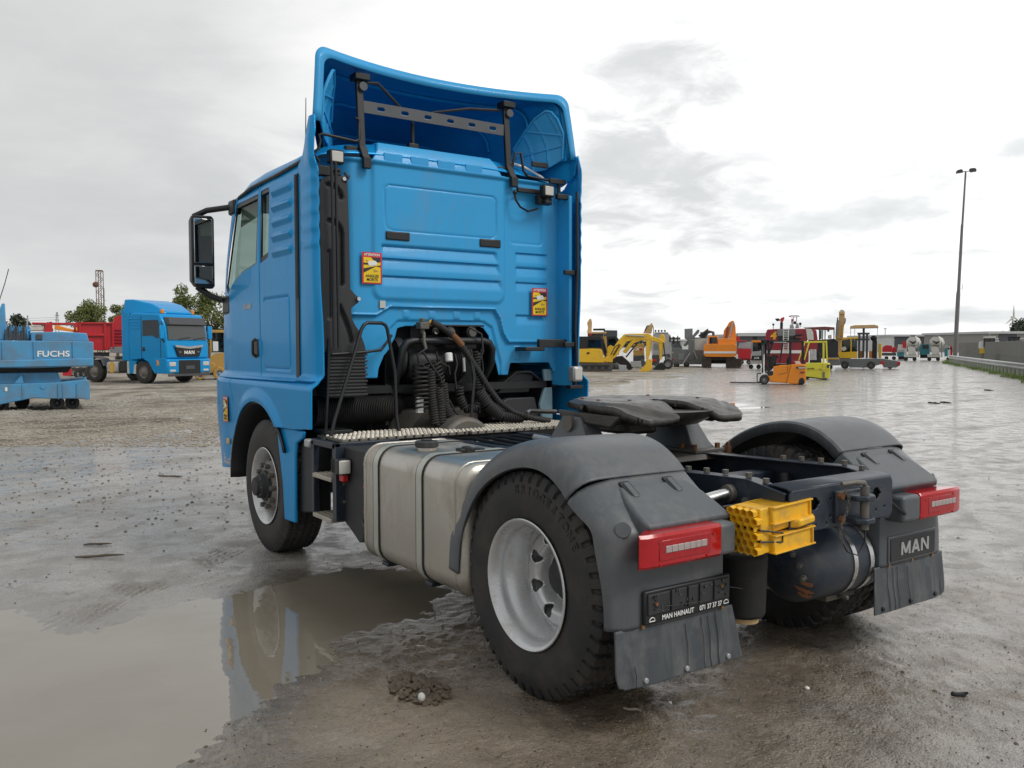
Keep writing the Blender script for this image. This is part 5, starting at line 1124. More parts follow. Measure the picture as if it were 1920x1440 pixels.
cp = G().cyl((-1.07, 1.20, 1.03), (-1.07, 1.20, 1.055), .055, n=20).out('filler_neck', 'alu', FT, smooth=40)
g = G(); n = 28; g.loft([[(-1.07+r*(1+.06*math.cos(8*a))*math.cos(a), 1.20+r*(1+.06*math.cos(8*a))*math.sin(a), z) for a in [2*PI*i/n for i in range(n)]] for z, r in ((1.05, .062), (1.055, .068), (1.082, .068), (1.088, .06))]).out('filler_cap', 'duct', FT, smooth=35)
G().box(-1.10, -1.04, 1.185, 1.215, 1.086, 1.10).out('cap_grip', 'duct', FT, bevel=.006)
G().cyl((-.95, .95, 1.03), (-.95, .95, 1.07), .03, n=8).box(-1.0, -.90, .93, .99, 1.035, 1.06).cyl((-.85, .98, 1.03), (-.85, .98, 1.05), .04, n=12).out('level_sender', 'black', FT, bevel=.004)
# ---------------------------------------------------------------- behind the cab: duct, handrails, hoses
def dup(a, b):
    o = .10*np.ones_like(a); xc = -1.0
    rg = lambda P, w: ss(w, w*.45, np.min([np.hypot(a-px, b-pz) for px, pz in P], axis=0))
    arc = lambda cx, cz, r, t0, t1, n=14: [(cx+r*math.cos(math.radians(t0+(t1-t0)*i/n)), cz+r*math.sin(math.radians(t0+(t1-t0)*i/n))) for i in range(n+1)]
    P1 = arc(-1.06, 2.45, .095, 85, 0)+[(-.965, 2.45-.011*i) for i in range(33)]; P2 = arc(-1.06, 2.70, .10, 90, 10)
    P3 = [(-.985+.10*math.sin(i/14*1.2), 1.93-.25*i/14) for i in range(15)]; P4 = [(-1.06, 2.32-.012*i) for i in range(40)]
    o -= .040*rg(P1, .024)+.032*rg(P2, .022)+.034*rg(P3, .024)+.018*rg(P4, .020)
    o += .012*ss(.0, .05, a+1.10)*ss(-.86, -.90, a)
    return a, 2.74-o, b
DU = [(-1.12, 1.60), (-1.13, 2.80), (-1.06, 2.885), (-.915, 2.865), (-.905, 2.52), (-.90, 2.06), (-.845, 2.015), (-.815, 1.99), (-.835, 1.96), (-.895, 1.92), (-.885, 1.84), (-.82, 1.745), (-.785, 1.66), (-.77, 1.59)]
du = sheet('intake_duct', dup, (-1.14, -.75), (1.56, 2.90), .009, 'duct', TR, lambda a, b: psdf(a, b, DU), .006, 50)
G().box(-1.12, -.93, 2.66, 2.76, 1.6, 2.84).out('duct_side', 'duct', du, bevel=.02)
for x, z in ((-.835, 1.99), (-.94, 2.85)): G().cyl((x, 2.64, z), (x, 2.615, z), .014, n=12).out('duct_screw', 'chrome', du, smooth=40)
bl = G(); 
for k in range(13): z = 1.59-k*.0245; bl.box(-1.09+.006*(k % 2), -.775-.006*(k % 2), 2.60+.006*(k % 2), 2.80, z-.0155, z)
bl.box(-1.075, -.79, 2.615, 2.78, 1.27, 1.60).out('intake_bellows', 'duct', TR, bevel=.004)
cg = G(); prof = []
for k in range(44): x = -1.10+k*.0145; prof += [(x, .105), (x+.0045, .118), (x+.0095, .118), (x+.0125, .105)]
cg.lathe(prof, (0, 2.88, 1.165), (1, 0, 0), 30).out('corrugated_hose', 'rubber', TR, smooth=50)
G().tube([(-.48, 2.88, 1.165), (-.42, 2.92, 1.18), (-.38, 3.0, 1.22)], .10, 14).out('intake_elbow', 'rubber', TR, smooth=60)
def rod(pts, r, name='handrail', mat='black'): return G().tube(pts, r, 10).out(name, mat, TR, smooth=60)
rod([(-1.13, 2.46, 1.01), (-1.10, 2.47, 1.12), (-.90, 2.54, 1.62), (-.845, 2.56, 1.765), (-.82, 2.565, 1.80), (-.79, 2.57, 1.815), (-.66, 2.60, 1.815), (-.63, 2.60, 1.80), (-.615, 2.60, 1.77), (-.555, 2.60, 1.45), (-.555, 2.58, 1.12), (-.545, 2.56, 1.00)], .0135)
rod([(-1.06, 2.60, 1.585), (-.80, 2.60, 1.60), (-.66, 2.62, 1.615), (-.60, 2.66, 1.66), (-.52, 2.72, 1.725)], .011)
rod([(-1.09, 2.58, 1.70), (-1.10, 2.58, 1.35), (-1.12, 2.58, 1.02)], .011)
G().box(-1.12, -.90, 2.60, 2.80, 1.01, 1.035).box(-1.08, -.99, 2.60, 2.63, 1.585, 1.64).out('rail_foot', 'black', TR, bevel=.004)
# pipe bow and coupling bracket
rod([(-.46, 2.90, 1.10), (-.45, 2.80, 1.35), (-.435, 2.74, 1.52), (-.42, 2.73, 1.62), (-.38, 2.73, 1.672), (-.32, 2.73, 1.685), (.32, 2.73, 1.685), (.38, 2.73, 1.67), (.41, 2.73, 1.62), (.42, 2.76, 1.5), (.40, 2.85, 1.36)], .031, 'pipe_bow')
br = G().box(-.28, .34, 2.86, 2.88, 1.62, 1.82).box(-.28, .34, 2.74, 2.88, 1.80, 1.815).out('coupling_bracket', 'black', TR, bevel=.004)
def coupling(x, z, col, r=.03):
    c = G().cyl((x, 2.86, z), (x, 2.74, z), r, n=16).out('coupling_head', 'black', br, smooth=40, bevel=.004)
    G().cyl((x, 2.742, z), (x, 2.725, z), r*.7, n=16).out('coupling_ring', col, c, smooth=40)
coupling(.02, 1.755, 'cast', .045); coupling(.22, 1.755, 'cast', .05); coupling(-.12, 1.76, 'chrome', .03)
G().box(-.30, -.22, 2.66, 2.74, 1.775, 1.83).cyl((-.26, 2.70, 1.83), (-.26, 2.70, 1.86), .022, n=10).cyl((-.26, 2.70, 1.74), (-.26, 2.70, 1.78), .018, n=10).out('gladhand', 'cast', br, bevel=.006)
G().ball((-.185, 2.69, 1.825), .025, 8, (1.1, .8, 1)).box(-.21, -.16, 2.685, 2.70, 1.80, 1.835).out('yellow_coupling', 'yellow', br, bevel=.004)
# black cylinder with cooling ribs
dr = G().lathe([(-.33, .0), (-.33, .14), (-.30, .165), (.16, .165), (.20, .14), (.20, 0)], (0, 2.93, 1.50), (1, 0, 0), 36).out('air_cleaner', 'black', TR, smooth=40)
for k in range(9): G().lathe([(.0+k*.017, .166), (.003+k*.017, .176), (.008+k*.017, .176), (.011+k*.017, .166)], (0, 2.93, 1.50), (1, 0, 0), 36).out('cleaner_rib', 'rubber', dr, smooth=40)
G().lathe([(-.42, .16), (-.40, .17), (-.36, .17), (-.35, .15)], (0, 2.93, 1.55), (1, 0, 0), 30).out('cleaner_flange', 'duct', dr, smooth=40)
# coiled lines
def coil(path, R_, r, turns, name='coiled_line', mat='rubber', n=14, parent=TR):
    P = [Vector(p) for p in path]; L = [0]
    for i in range(1, len(P)): L.append(L[-1]+(P[i]-P[i-1]).length)
    out = []; N_ = turns*n
    for k in range(N_+1):
        d = L[-1]*k/N_; i = max(0, min(len(P)-2, next((q for q in range(len(L)-1) if L[q+1] >= d), len(P)-2)))
        t = (d-L[i])/(L[i+1]-L[i]); c = P[i].lerp(P[i+1], t); w = (P[i+1]-P[i]).normalized(); u, v, _ = basis(w); a = 2*PI*k/n
        rr_ = R_ if not isinstance(R_, tuple) else R_[0]+(R_[1]-R_[0])*k/N_
        out.append(c+(u*math.cos(a)+v*math.sin(a))*rr_)
    return G().tube(out, r, 6).out(name, mat, parent, smooth=60)
coil([(-.30, 2.66, 1.50), (-.31, 2.64, 1.30), (-.32, 2.62, 1.14)], (.062, .05), .0085, 11)
coil([(-.24, 2.62, 1.46), (-.23, 2.62, 1.25), (-.21, 2.60, 1.03)], .032, .009, 22)
coil([(-.17, 2.62, 1.32), (-.15, 2.62, 1.18), (-.15, 2.60, 1.03)], .033, .009, 15)
coil([(-.12, 2.64, 1.36), (-.10, 2.64, 1.18), (-.04, 2.62, 1.03)], .033, .009, 17)
coil([(.21, 2.66, 1.60), (.22, 2.68, 1.40), (.26, 2.68, 1.24), (.20, 2.66, 1.14), (.10, 2.66, 1.14), (.05, 2.66, 1.24), (.05, 2.66, 1.32)], .030, .009, 34)
coil([(.22, 2.66, 1.28), (.30, 2.64, 1.17), (.42, 2.62, 1.07), (.62, 2.58, 1.05)], (.048, .036), .010, 24)
coil([(-.18, 2.70, 1.53), (-.12, 2.70, 1.36)], (.07, .05), .008, 6)
rod([(-.20, 2.66, 1.83), (-.13, 2.66, 1.80), (-.06, 2.66, 1.76), (.02, 2.66, 1.70), (.10, 2.66, 1.61), (.20, 2.65, 1.47), (.30, 2.64, 1.32), (.40, 2.62, 1.19), (.52, 2.58, 1.10), (.68, 2.52, 1.045), (.82, 2.48, 1.02)], .024, 'supply_hose', 'rubber')
coil([(-.06, 2.66, 1.76), (.02, 2.66, 1.70), (.10, 2.66, 1.61), (.20, 2.65, 1.47), (.30, 2.64, 1.32), (.40, 2.62, 1.19), (.52, 2.58, 1.10), (.68, 2.52, 1.045)], .0245, .004, 40, 'hose_wrap', 'duct')
G().tube([(-.02, 2.655, 1.735), (.03, 2.65, 1.69), (.07, 2.65, 1.65)], .0265, 8).out('hose_patch', 'rust', TR, smooth=60)
rod([(-.26, 2.68, 1.75), (-.27, 2.66, 1.68), (-.26, 2.65, 1.62)], .014, 'air_pipe', 'cast')
for P in ([(-.26, 2.65, 1.62), (-.34, 2.64, 1.58), (-.33, 2.64, 1.52), (-.27, 2.63, 1.47)], [(-.16, 2.66, 1.60), (-.15, 2.65, 1.52), (-.06, 2.64, 1.48), (-.05, 2.64, 1.42)], [(-.28, 2.66, 1.60), (-.22, 2.64, 1.5), (-.15, 2.62, 1.40), (-.12, 2.62, 1.30)],
          [(.02, 2.68, 1.58), (.03, 2.66, 1.50), (.0, 2.65, 1.42), (.01, 2.64, 1.30)], [(.17, 2.69, 1.79), (.26, 2.66, 1.74), (.27, 2.65, 1.60), (.22, 2.65, 1.50)], [(.14, 2.66, 1.62), (.16, 2.62, 1.40), (.12, 2.60, 1.10), (.10, 2.60, 1.01)], [(.16, 2.66, 1.62), (.17, 2.62, 1.40), (.13, 2.60, 1.10), (.11, 2.60, 1.01)],
          [(-.05, 2.66, 1.22), (.0, 2.64, 1.12), (.08, 2.62, 1.05), (.15, 2.6, 1.02)], [(.28, 2.70, 1.62), (.30, 2.70, 1.45), (.26, 2.68, 1.30), (.24, 2.66, 1.1)]):
    rod(P, .0085, 'air_pipe')
G().cyl((-.05, 2.66, 1.59), (-.05, 2.65, 1.52), .03, n=14).out('white_connector', 'white', TR, smooth=40, bevel=.008)
G().box(-.36, -.31, 2.60, 2.64, 1.13, 1.25).out('paper_tag', 'white', TR, bevel=.004)
G().cyl((.09, 2.66, 1.55), (.09, 2.65, 1.44), .012, n=8).out('grey_plug', 'silver', TR, smooth=40)
G().cyl((-.5, 2.85, 1.02), (-.5, 2.85, 1.35), .02).box(-.45, .45, 2.98, 3.05, 1.25, 1.62).out('rear_crossframe', 'black', TR, bevel=.01)
G().box(-.42, .42, 2.95, 3.6, .70, 1.14).cyl((0, 2.45, .85), (0, 3.2, .85), .24, .27, n=28).out('gearbox', 'cast', TR, bevel=.03)
G().box(-.50, .50, 3.2, 4.7, .45, 1.27).out('engine', 'duct', TR, bevel=.05)
G().box(-1.13, 1.13, 3.35, 3.37, 1.0, 1.62).out('cab_bulkhead', 'black', TR)
for i in range(5):
    y = 1.0+i*.05; G().tube([(-.34+i*.13, .9, 1.0), (-.32+i*.13, 1.3, .985), (-.30+i*.12, 1.9, .99), (-.2+i*.09, 2.3, .95)], .012, 6).out('air_pipe', 'black', TR, smooth=60)
G().tube([(-.30, 1.0, 1.06), (-.28, 1.2, 1.06)], .02, 8).out('silver_coupling', 'silver', TR, smooth=50)
# right-hand wheel housing behind the cab
g = G().loft([[(x, y, z), (x, y+.25, z)] for x, y, z in ((.42, 2.86, 1.10), (.45, 2.84, 1.22), (.55, 2.82, 1.30), (.72, 2.80, 1.42), (.86, 2.80, 1.42), (.98, 2.82, 1.35), (1.05, 2.84, 1.22), (1.08, 2.85, 1.0))], closed=False)
g.out('wheel_housing', 'duct', TR, solid=.02, bevel=.01)
G().prism([(.45, 1.02), (.48, 1.14), (.62, 1.20), (.90, 1.20), (.95, 1.02)], 'y', 2.80, 2.86).out('housing_flap', 'duct', TR, bevel=.01)
G().prism([(.52, 1.24), (.60, 1.31), (.74, 1.42), (.92, 1.40), (.86, 1.24)], 'y', 2.83, 2.88).out('housing_plate', 'black', TR, bevel=.01)
G().prism([(.98, 1.0), (.96, 1.14), (1.02, 1.30), (1.0, 1.44), (1.09, 1.44), (1.10, 1.0)], 'y', 2.80, 2.84).out('inner_guard', 'pale_blue', TR, bevel=.01)
# ---------------------------------------------------------------- the yard behind: each machine stands at its own distance
class Site:
    """a thing standing on the ground where ray (u, vg) meets it; outline points given as sight lines through its own upright plane, depths in metres"""
    def __init__(s, name, u0, vg, label, cat, group=None, rot=0., top=True):
        x, y = gp(u0, vg); s.D = float(np.dot(np.array([x, y, 0])-CAM, FW)); s.k = s.D/FPX; s.u0 = u0; s.vg = vg; s.a = math.atan((u0-960)/FPX)
        s.root = empty(name, (x, y, 0), -YAW-s.a, label, cat, group); s.p = s.root; s.R = s.D/math.cos(s.a)
    def X(s, u): return s.R*math.tan(math.atan((u-960)/FPX)-s.a)
    def Z(s, v): return (s.vg-v)*s.k
    def P(s, name, pts, y0, y1, mat, par=None, bevel=.02, **kw):
        return G().prism([(s.X(a), s.Z(b)) for a, b in pts], 'y', y0, y1).out(name, mat, par or s.p, bevel=bevel, **kw)
    def B(s, name, u0, v0, u1, v1, y0, y1, mat, par=None, bevel=.02):
        return G().box(s.X(u0), s.X(u1), y0, y1, s.Z(v1), s.Z(v0)).out(name, mat, par or s.p, bevel=bevel)
    def W(s, name, u, v, r, y0, y1, mat='tyre', par=None, hub='silver'):
        R_ = r*s.k; w = G().lathe(([] if hub else [(.03, 0)])+[(0, R_*.55), (0, R_*.9), (.04*abs(y1-y0), R_), (.96*abs(y1-y0), R_), (abs(y1-y0), R_*.9), (abs(y1-y0), R_*.55)], (s.X(u), y0, s.Z(v)), (0, 1, 0), 24).out(name, mat, par or s.p, smooth=40)
        if hub: G().lathe([(.03, R_*.56), (.06, R_*.5), (.10, R_*.3), (.02, R_*.16), (.02, 0)], (s.X(u), y0, s.Z(v)), (0, 1, 0), 20).out('rim', hub, w, smooth=40)
        return w
    def L(s, name, pts, r, mat, y=0., par=None, n=6):
        return G().tube([(s.X(a), y if len(q) < 1 else q[0], s.Z(b)) for a, b, *q in pts], r, n).out(name, mat, par or s.p, smooth=50)
    def T(s, txt, u, v, hpx, mat, y, par=None, sx=1., bold=.0):
        return text(txt, hpx*s.k*1.35, mat, (s.X(u), y, s.Z(v)), (1, 0, 0), (0, 0, 1), par or s.p, sx=sx, ext=.01, bold=bold*hpx*s.k)
    def crawler(s, u0, u1, v0, v1, ya, yb, name='track'):
        x0, x1, z0, z1 = s.X(u0), s.X(u1), s.Z(v1), s.Z(v0); h = (z1-z0)/2; pts = []
        for i in range(9): a = PI/2+PI*i/8; pts.append((x0+h+h*math.cos(a), z0+h+h*math.sin(a)))
        for i in range(9): a = -PI/2+PI*i/8; pts.append((x1-h+h*math.cos(a), z0+h+h*math.sin(a)))
        t = G().prism(pts, 'y', ya, yb).out(name, 'track', s.p, bevel=.02); g = G(); n = int((x1-x0)/.16)
        for i in range(n):
            x = x0+h*.6+(x1-x0-1.2*h)*i/max(1, n-1)
            for z in (z0-.012, z1-.02): g.box(x-.03, x+.03, ya-.01, yb+.01, z, z+.032)
        g.out('track_plates', 'track', t)['kind'] = 'stuff'
        G().box(x0+h, x1-h, ya-.02, ya+.02, z0+h*.6, z1-h*.5).out('track_frame', 'black', t)
        for i in range(5): x = x0+h+(x1-x0-2*h)*i/4; G().cyl((x, ya-.03, z0+h*.75), (x, ya+.02, z0+h*.75), h*.42, n=12).out('roller', 'dkgrey', t, smooth=40)
        return t
# --- left: blue mobile crane
S = Site('mobile_crane', 90, 768, 'worn blue mobile crane with white lettering on its counterweight, at the left edge', 'crane')
c = lambda a, b: (a*.22917, 480+b*.22917)
S.P('counterweight', [c(-260, 690), c(725, 700), c(768, 705), c(765, 905), c(600, 905), c(290, 912), c(-260, 905)], -.6, 1.9, 'blue_old')
S.P('counterweight_ledge', [c(-260, 850), c(290, 845), c(600, 838), c(765, 838), c(762, 900), c(-260, 905)], -.66, -.58, 'blue_old')
for a in (40, 290, 600): S.B('weld_strip', c(a, 0)[0], c(0, 700)[1], c(a+10, 0)[0], c(0, 905)[1], -.635, -.60, 'blue_old', bevel=.005)
S.P('engine_hood', [c(270, 625), c(515, 622), c(720, 632), c(738, 700), c(270, 700)], -.3, 1.8, 'blue_old')
S.B('hood_grille', *c(310, 640), *c(362, 688), -.34, -.28, 'dkgrey')
S.T('FUCHS', (310+585)/2*.22917, 480+802*.22917, 11.0, 'white', -.607, sx=1.18, bold=.03)
S.P('turntable', [c(-200, 905), c(600, 905), c(560, 955), c(-200, 955)], -.1, 1.4, 'black')
S.P('carrier', [c(-260, 1040), c(470, 1030), c(700, 1010), c(735, 1030), c(732, 1175), c(640, 1165), c(400, 1160), c(280, 1150), c(-40, 1205), c(-260, 1210)], -.5, 2.0, 'blue_old')
S.P('carrier_deck', [c(-200, 950), c(480, 950), c(510, 1035), c(-200, 1040)], -.3, 1.8, 'blue_old')
S.P('gusset', [c(120, 1035), c(190, 960), c(205, 1035)], -.45, -.3, 'blue_old'); S.P('gusset', [c(690, 990), c(705, 985), c(712, 1030), c(670, 1030)], -.45, -.3, 'blue_old')
for a in (190, 475, 512, 625): S.B('carrier_seam', c(a, 0)[0], c(0, 1040)[1], c(a+7, 0)[0], c(0, 1165)[1], -.525, -.50, 'blue_old', bevel=.004)
S.B('side_reflector', *c(52, 1062), *c(72, 1092), -.52, -.50, 'white', bevel=.004); G().cyl((S.X(82), -.52, S.Z(723)), (S.X(82), -.50, S.Z(723)), .06, n=14).out('port', 'blue_old', S.p)
S.W('wheel', 100.5+7, 755.5, 12.6, -.2, .25, hub='dkgrey'); S.W('wheel', 136, 755.5, 12.2, -.1, .35, hub='dkgrey'); S.W('wheel', 40, 755.5, 12.6, .8, 1.3, hub=None); S.W('wheel', 2, 757, 12.6, -.2, .25, hub='dkgrey')
S.P('boom_foot', [c(-30, 690), c(-20, 520), c(35, 395), c(58, 392), c(62, 560), c(50, 690)], .2, .5, 'blue_old'); S.P('boom_foot', [c(-30, 690), c(-20, 520), c(20, 500), c(62, 560), c(50, 690)], 1.0, 1.25, 'blue_old')
for k in range(9):
    a = 70+k*21; S.L('hydraulic_line', [c(a, 690), c(a, 640), c(a+8, 600), c(a+14, 575), c(a+20, 600), c(a+22, 690)], .03, 'blue_old' if k % 3 else 'dkgrey', .1+.1*(k % 3))
S.B('valve_block', *c(60, 600), *c(260, 620), .2, .5, 'blue_old'); S.B('winch', *c(80, 640), *c(230, 690), .1, .9, 'dkgrey'); S.L('hook_rail', [c(235, 690), c(240, 520), c(244, 488), c(250, 495)], .02, 'silver', .3)
S.L('guard_rail', [c(300, 690), c(310, 640), c(360, 632), c(400, 640), c(470, 690)], .02, 'blue_old', -.2)
S.L('pendant_line', [c(0, 400), c(60, 230), (22, 505)], .012, 'dkgrey', .5)
# --- left: second tractor unit, three-quarter front view
def small_truck():
    u0 = 352; x, y = gp(u0, 718.2); r = empty('semi_truck', (x, y, 0), -YAW-math.radians(26), 'smaller-looking blue tractor unit with orange beacons, parked facing right on the left gravel', 'truck')
    # local frame: x to the truck's left side.. front towards -x ; near side is y<0
    # local: +f forward (towards image right/near), built along x: forward = +x, near side (its right side) = y -
    b = 'blue'
    def pr(name, P, y0, y1, mat, par=None, bevel=.03): return G().prism(P, 'y', y0, y1).out(name, mat, par or r, bevel=bevel)
    H = 1.22
    pr('cab', [(-2.25, 1.0), (-2.25, 3.05), (-1.9, 3.12), (-.35, 3.05), (-.08, 2.55), (.02, 1.95), (.06, 1.1), (-.3, 1.0)], -H, H, b, bevel=.07)
    pr('wing', [(-2.25, .98), (-2.25, 1.05), (-.05, 1.12), (.10, 1.05), (.10, .45), (-.65, .45), (-.78, .62), (-.98, .92), (-1.35, 1.09), (-1.70, .98), (-1.90, .78), (-1.95, .42), (-2.2, .42), (-2.22, .95)], -H-.03, -H+.25, b)
    pr('wing', [(-2.25, .98), (-2.25, 1.05), (-.05, 1.12), (.10, 1.05), (.10, .45), (-.65, .45), (-.78, .62), (-.98, .92), (-1.35, 1.09), (-1.70, .98), (-1.90, .78), (-1.95, .42), (-2.2, .42), (-2.22, .95)], H-.25, H+.03, b)
    G().loft([[(-2.65, -1.18, 2.95), (-2.65, -1.05, 3.72), (-2.65, 1.05, 3.72), (-2.65, 1.18, 2.95)], [(-2.2, -1.16, 3.05), (-2.2, -1.0, 3.72), (-2.2, 1.0, 3.72), (-2.2, 1.16, 3.05)], [(-1.2, -1.0, 3.08), (-1.2, -.85, 3.52), (-1.2, .85, 3.52), (-1.2, 1.0, 3.08)], [(-.45, -.85, 3.05), (-.45, -.7, 3.14), (-.45, .7, 3.14), (-.45, .85, 3.05)]]).out('roof_deflector', b, r, bevel=.05)
    for s in (-1, 1): pr('side_fairing', [(-2.65, 1.0), (-2.65, 3.3), (-2.2, 3.1), (-2.2, 1.0)], min(s*1.18, s*1.23), max(s*1.18, s*1.23), b)
    for k in range(4): pr('pressed_rib', [(-2.2, 2.40+k*.14), (-1.55, 2.40+k*.14), (-1.55, 2.45+k*.14), (-2.2, 2.45+k*.14)], -H-.02, -H+.02, b, bevel=.01)
    pr('side_window', [(-1.36, 2.08), (-1.36, 2.78), (-.42, 2.78), (-.20, 2.35), (-.17, 1.98), (-.55, 2.0), (-.75, 2.10)], -H-.012, -H+.02, 'glass_dark', bevel=.01)
    pr('door_gap', [(-1.45, 1.1), (-1.45, 2.95), (-1.43, 2.95), (-1.43, 1.1)], -H-.008, -H+.02, 'black', bevel=0); pr('door_gap', [(-.28, 1.1), (-.28, 1.95), (-.26, 1.95), (-.26, 1.1)], -H-.008, -H+.02, 'black', bevel=0)
    pr('door_handle', [(-1.38, 1.42), (-1.38, 1.60), (-1.22, 1.60), (-1.22, 1.42)], -H-.03, -H+.02, 'black')
    warning(r, (-.42, -H-.035, .92), (1, 0, 0), (0, 0, 1), .16, .24)
    # front: faces +x
    G().loft([[(.055, -1.10, 1.92), (.055, 1.10, 1.92)], [(-.06, -1.06, 2.56), (-.06, 1.06, 2.56)]], closed=False).out('windscreen', 'far_screen', r, solid=.03)
    G().loft([[(-.04, -1.09, 2.55), (-.04, 1.09, 2.55), (-.30, 1.09, 2.9), (-.30, -1.09, 2.9)], [(.10, -1.05, 2.58), (.10, 1.05, 2.58), (.02, 1.0, 2.90), (.02, -1.0, 2.90)]]).out('sun_visor', 'dkgrey', r, bevel=.02)
    for y in (-.5, .35): G().tube([(.10, y, 1.95), (.09, y+.3, 2.0), (.07, y+.62, 2.02)], .018, 6).out('wiper', 'black', r)
    G().loft([[(.08, -.78, 1.62), (.08, .78, 1.62), (.08, .62, 1.17), (.08, -.62, 1.17)], [(.13, -.76, 1.60), (.13, .76, 1.60), (.13, .60, 1.19), (.13, -.60, 1.19)]]).out('grille', 'black', r, bevel=.02)
    G().loft([[(.10, -.80, 1.70), (.10, 0, 1.62), (.10, .80, 1.70), (.10, .76, 1.60), (.10, 0, 1.52), (.10, -.76, 1.60)], [(.15, -.80, 1.70), (.15, 0, 1.62), (.15, .80, 1.70), (.15, .76, 1.60), (.15, 0, 1.52), (.15, -.76, 1.60)]]).out('grille_bar', 'silver', r)
    block_letters((.131, 0, 1.37), (0, 1, 0), (0, 0, 1), .15, 'white', r, dep=.01)
    for s in (-1, 1): G().box(.12, .14, s*.52-.05, s*.52+.05, 1.37, 1.40).out('grille_dash', 'silver', r)
    G().tube([(.15, .045*math.cos(t*PI/6), 1.60+.045*math.sin(t*PI/6)) for t in range(12)], .008, 5, closed=True).out('arc_emblem', 'silver', r)
    G().box(-.15, .14, -1.23, 1.23, .45, 1.08).out('bumper', b, r, bevel=.06)
    G().prism([(-.60, 1.05), (.60, 1.05), (.50, .42), (-.50, .42)], 'x', .12, .165).out('lower_grille', 'black', r, bevel=.02) if 0 else G().box(.12, .16, -.62, .62, .42, 1.03).out('lower_grille', 'black', r, bevel=.03)
    G().box(.155, .18, -.25, .25, .62, .78).out('plate_blank', 'dkgrey', r, bevel=.01); G().box(.1, .155, -1.20, 1.20, .32, .44).out('underrun', 'dkgrey', r, bevel=.02)
    for s in (-1, 1):
        h = G().box(.08, .165, *sorted((s*.78, s*1.14)), .76, .95).out('headlight', 'lens', r, bevel=.03); G().box(.12, .16, *sorted((s*.80, s*1.10)), .52, .62).out('fog_lamp', 'lens', r, bevel=.02)
        G().box(-.05, .02, *sorted((s*1.25, s*1.50)), 1.95, 2.55).out('mirror_housing', b, r, bevel=.04); G().tube([(-.2, s*1.2, 2.68), (-.02, s*1.36, 2.70), (-.0, s*1.38, 2.52)], .025, 6).out('mirror_arm', 'black', r)
        G().tube([(-.05, s*1.36, 1.97), (-.02, s*1.28, 1.86), (-.1, s*1.18, 1.82)], .035, 6).out('mirror_arm', 'black', r)
        be = G().cyl((-.55, s*.85, 3.07), (-.55, s*.85, 3.25), .09, n=12).out('beacon', 'orange', r, smooth=40, bevel=.02)
        for n_, x, w0 in (('front_wheel', -1.35, 0), ('rear_wheel', -4.5, 0)):
            R_ = .52; y0 = s*1.22; w = G().lathe([(0, .29), (-.005, .44), (.03, .52), (.28, .52), (.31, .44), (.31, .29)], (x, y0, .52), (0, -s, 0), 32).out(n_, 'tyre', r, smooth=40)
            G().lathe([(0, .30), (.04, .27), (.06, .22), (-.03, .14), (-.06, .10), (-.06, 0)], (x, y0, .52), (0, -s, 0), 24).out('rim', 'rim_dirty', w, smooth=40)
        pr('rear_guard', [(-5.15, .75), (-5.0, 1.1), (-4.5, 1.2), (-4.0, 1.1), (-3.85, .75), (-3.9, .75), (-4.05, 1.05), (-4.5, 1.14), (-4.95, 1.05), (-5.1, .75)], *sorted((s*.8, s*1.23)), 'fender')
    G().box(-5.4, -2.0, -.42, .42, .75, .98).out('frame_rail', 'frame', r, bevel=.02)
    t = G().box(-3.75, -3.0, -1.2, -.6, .42, .95).out('fuel_tank', 'alu', r, bevel=.1, seg=3); G().box(-3.45, -3.25, -1.215, -1.20, .45, .93).out('tank_label', 'yellow', t)
    G().box(-2.95, -2.45, -1.15, -.6, .5, 1.0).out('battery_box', 'black', r, bevel=.04); G().box(-2.35, -1.80, -1.24, -1.16, .42, .98).out('side_panel', 'offwhite', r, bevel=.02)
    G().cyl((-3.9, 0, 1.02), (-3.9, 0, 1.18), .45, n=20).out('fifth_wheel_plate', 'grease', r)
    return r
small_truck()
S = Site('tipper_trailer', 190, 712, 'red steel tipper trailer coupled behind the parked blue tractor unit on the left', 'trailer')
S.P('tipper_body', [c(640, 545), c(660, 543), c(935, 545), c(945, 500), c(1020, 478), c(1140, 500), c(1140, 745), c(1000, 742), c(930, 740), c(900, 772), c(640, 770)], .2, 2.6, 'red')
S.P('body_rail', [c(655, 543), c(935, 543), c(935, 556), c(655, 556)], .1, .25, 'red', bevel=.01); S.B('body_rail', *c(660, 640), *c(865, 655), .1, .22, 'red', bevel=.01)
for a in (655, 860, 925): S.B('body_post', c(a, 0)[0], c(0, 545)[1], c(a+18, 0)[0], c(0, 765)[1], .1, .22, 'red', bevel=.01)
for k in range(5): S.B('bulkhead_rib', c(930, 0)[0], c(0, 600+k*26)[1], c(1010, 0)[0], c(0, 608+k*26)[1], .14, .22, 'darkred', bevel=.005)
S.P('mudguard', [c(912, 745), c(1020, 742), c(1022, 800), c(912, 790)], .1, .5, 'grey'); S.B('chassis_beam', *c(560, 790), *c(900, 822), .6, 2.2, 'dkgrey')
for a in (655, 700, 790): S.W('wheel', a*.22917+2, 700, 12, .0, .4)
S.B('underride', *c(745, 860), *c(820, 960), .4, .6, 'grey'); S.B('light_board', *c(515, 920), *c(590, 975), -.2, -.1, 'red')
S = Site('flatbed_lorry', 105, 706, 'red flatbed lorry with an orange loading crane, half hidden behind the blue mobile crane', 'lorry')
S.B('load_bed', *c(270, 545), *c(640, 560), .2, 2.6, 'red'); S.P('tailboard', [c(368, 612), c(385, 560), c(440, 540), c(440, 625), c(368, 625)], 0, .4, 'red'); S.P('crane_arm', [c(455, 575), c(475, 565), c(640, 610), c(640, 625), c(455, 600)], .1, .5, 'orange')
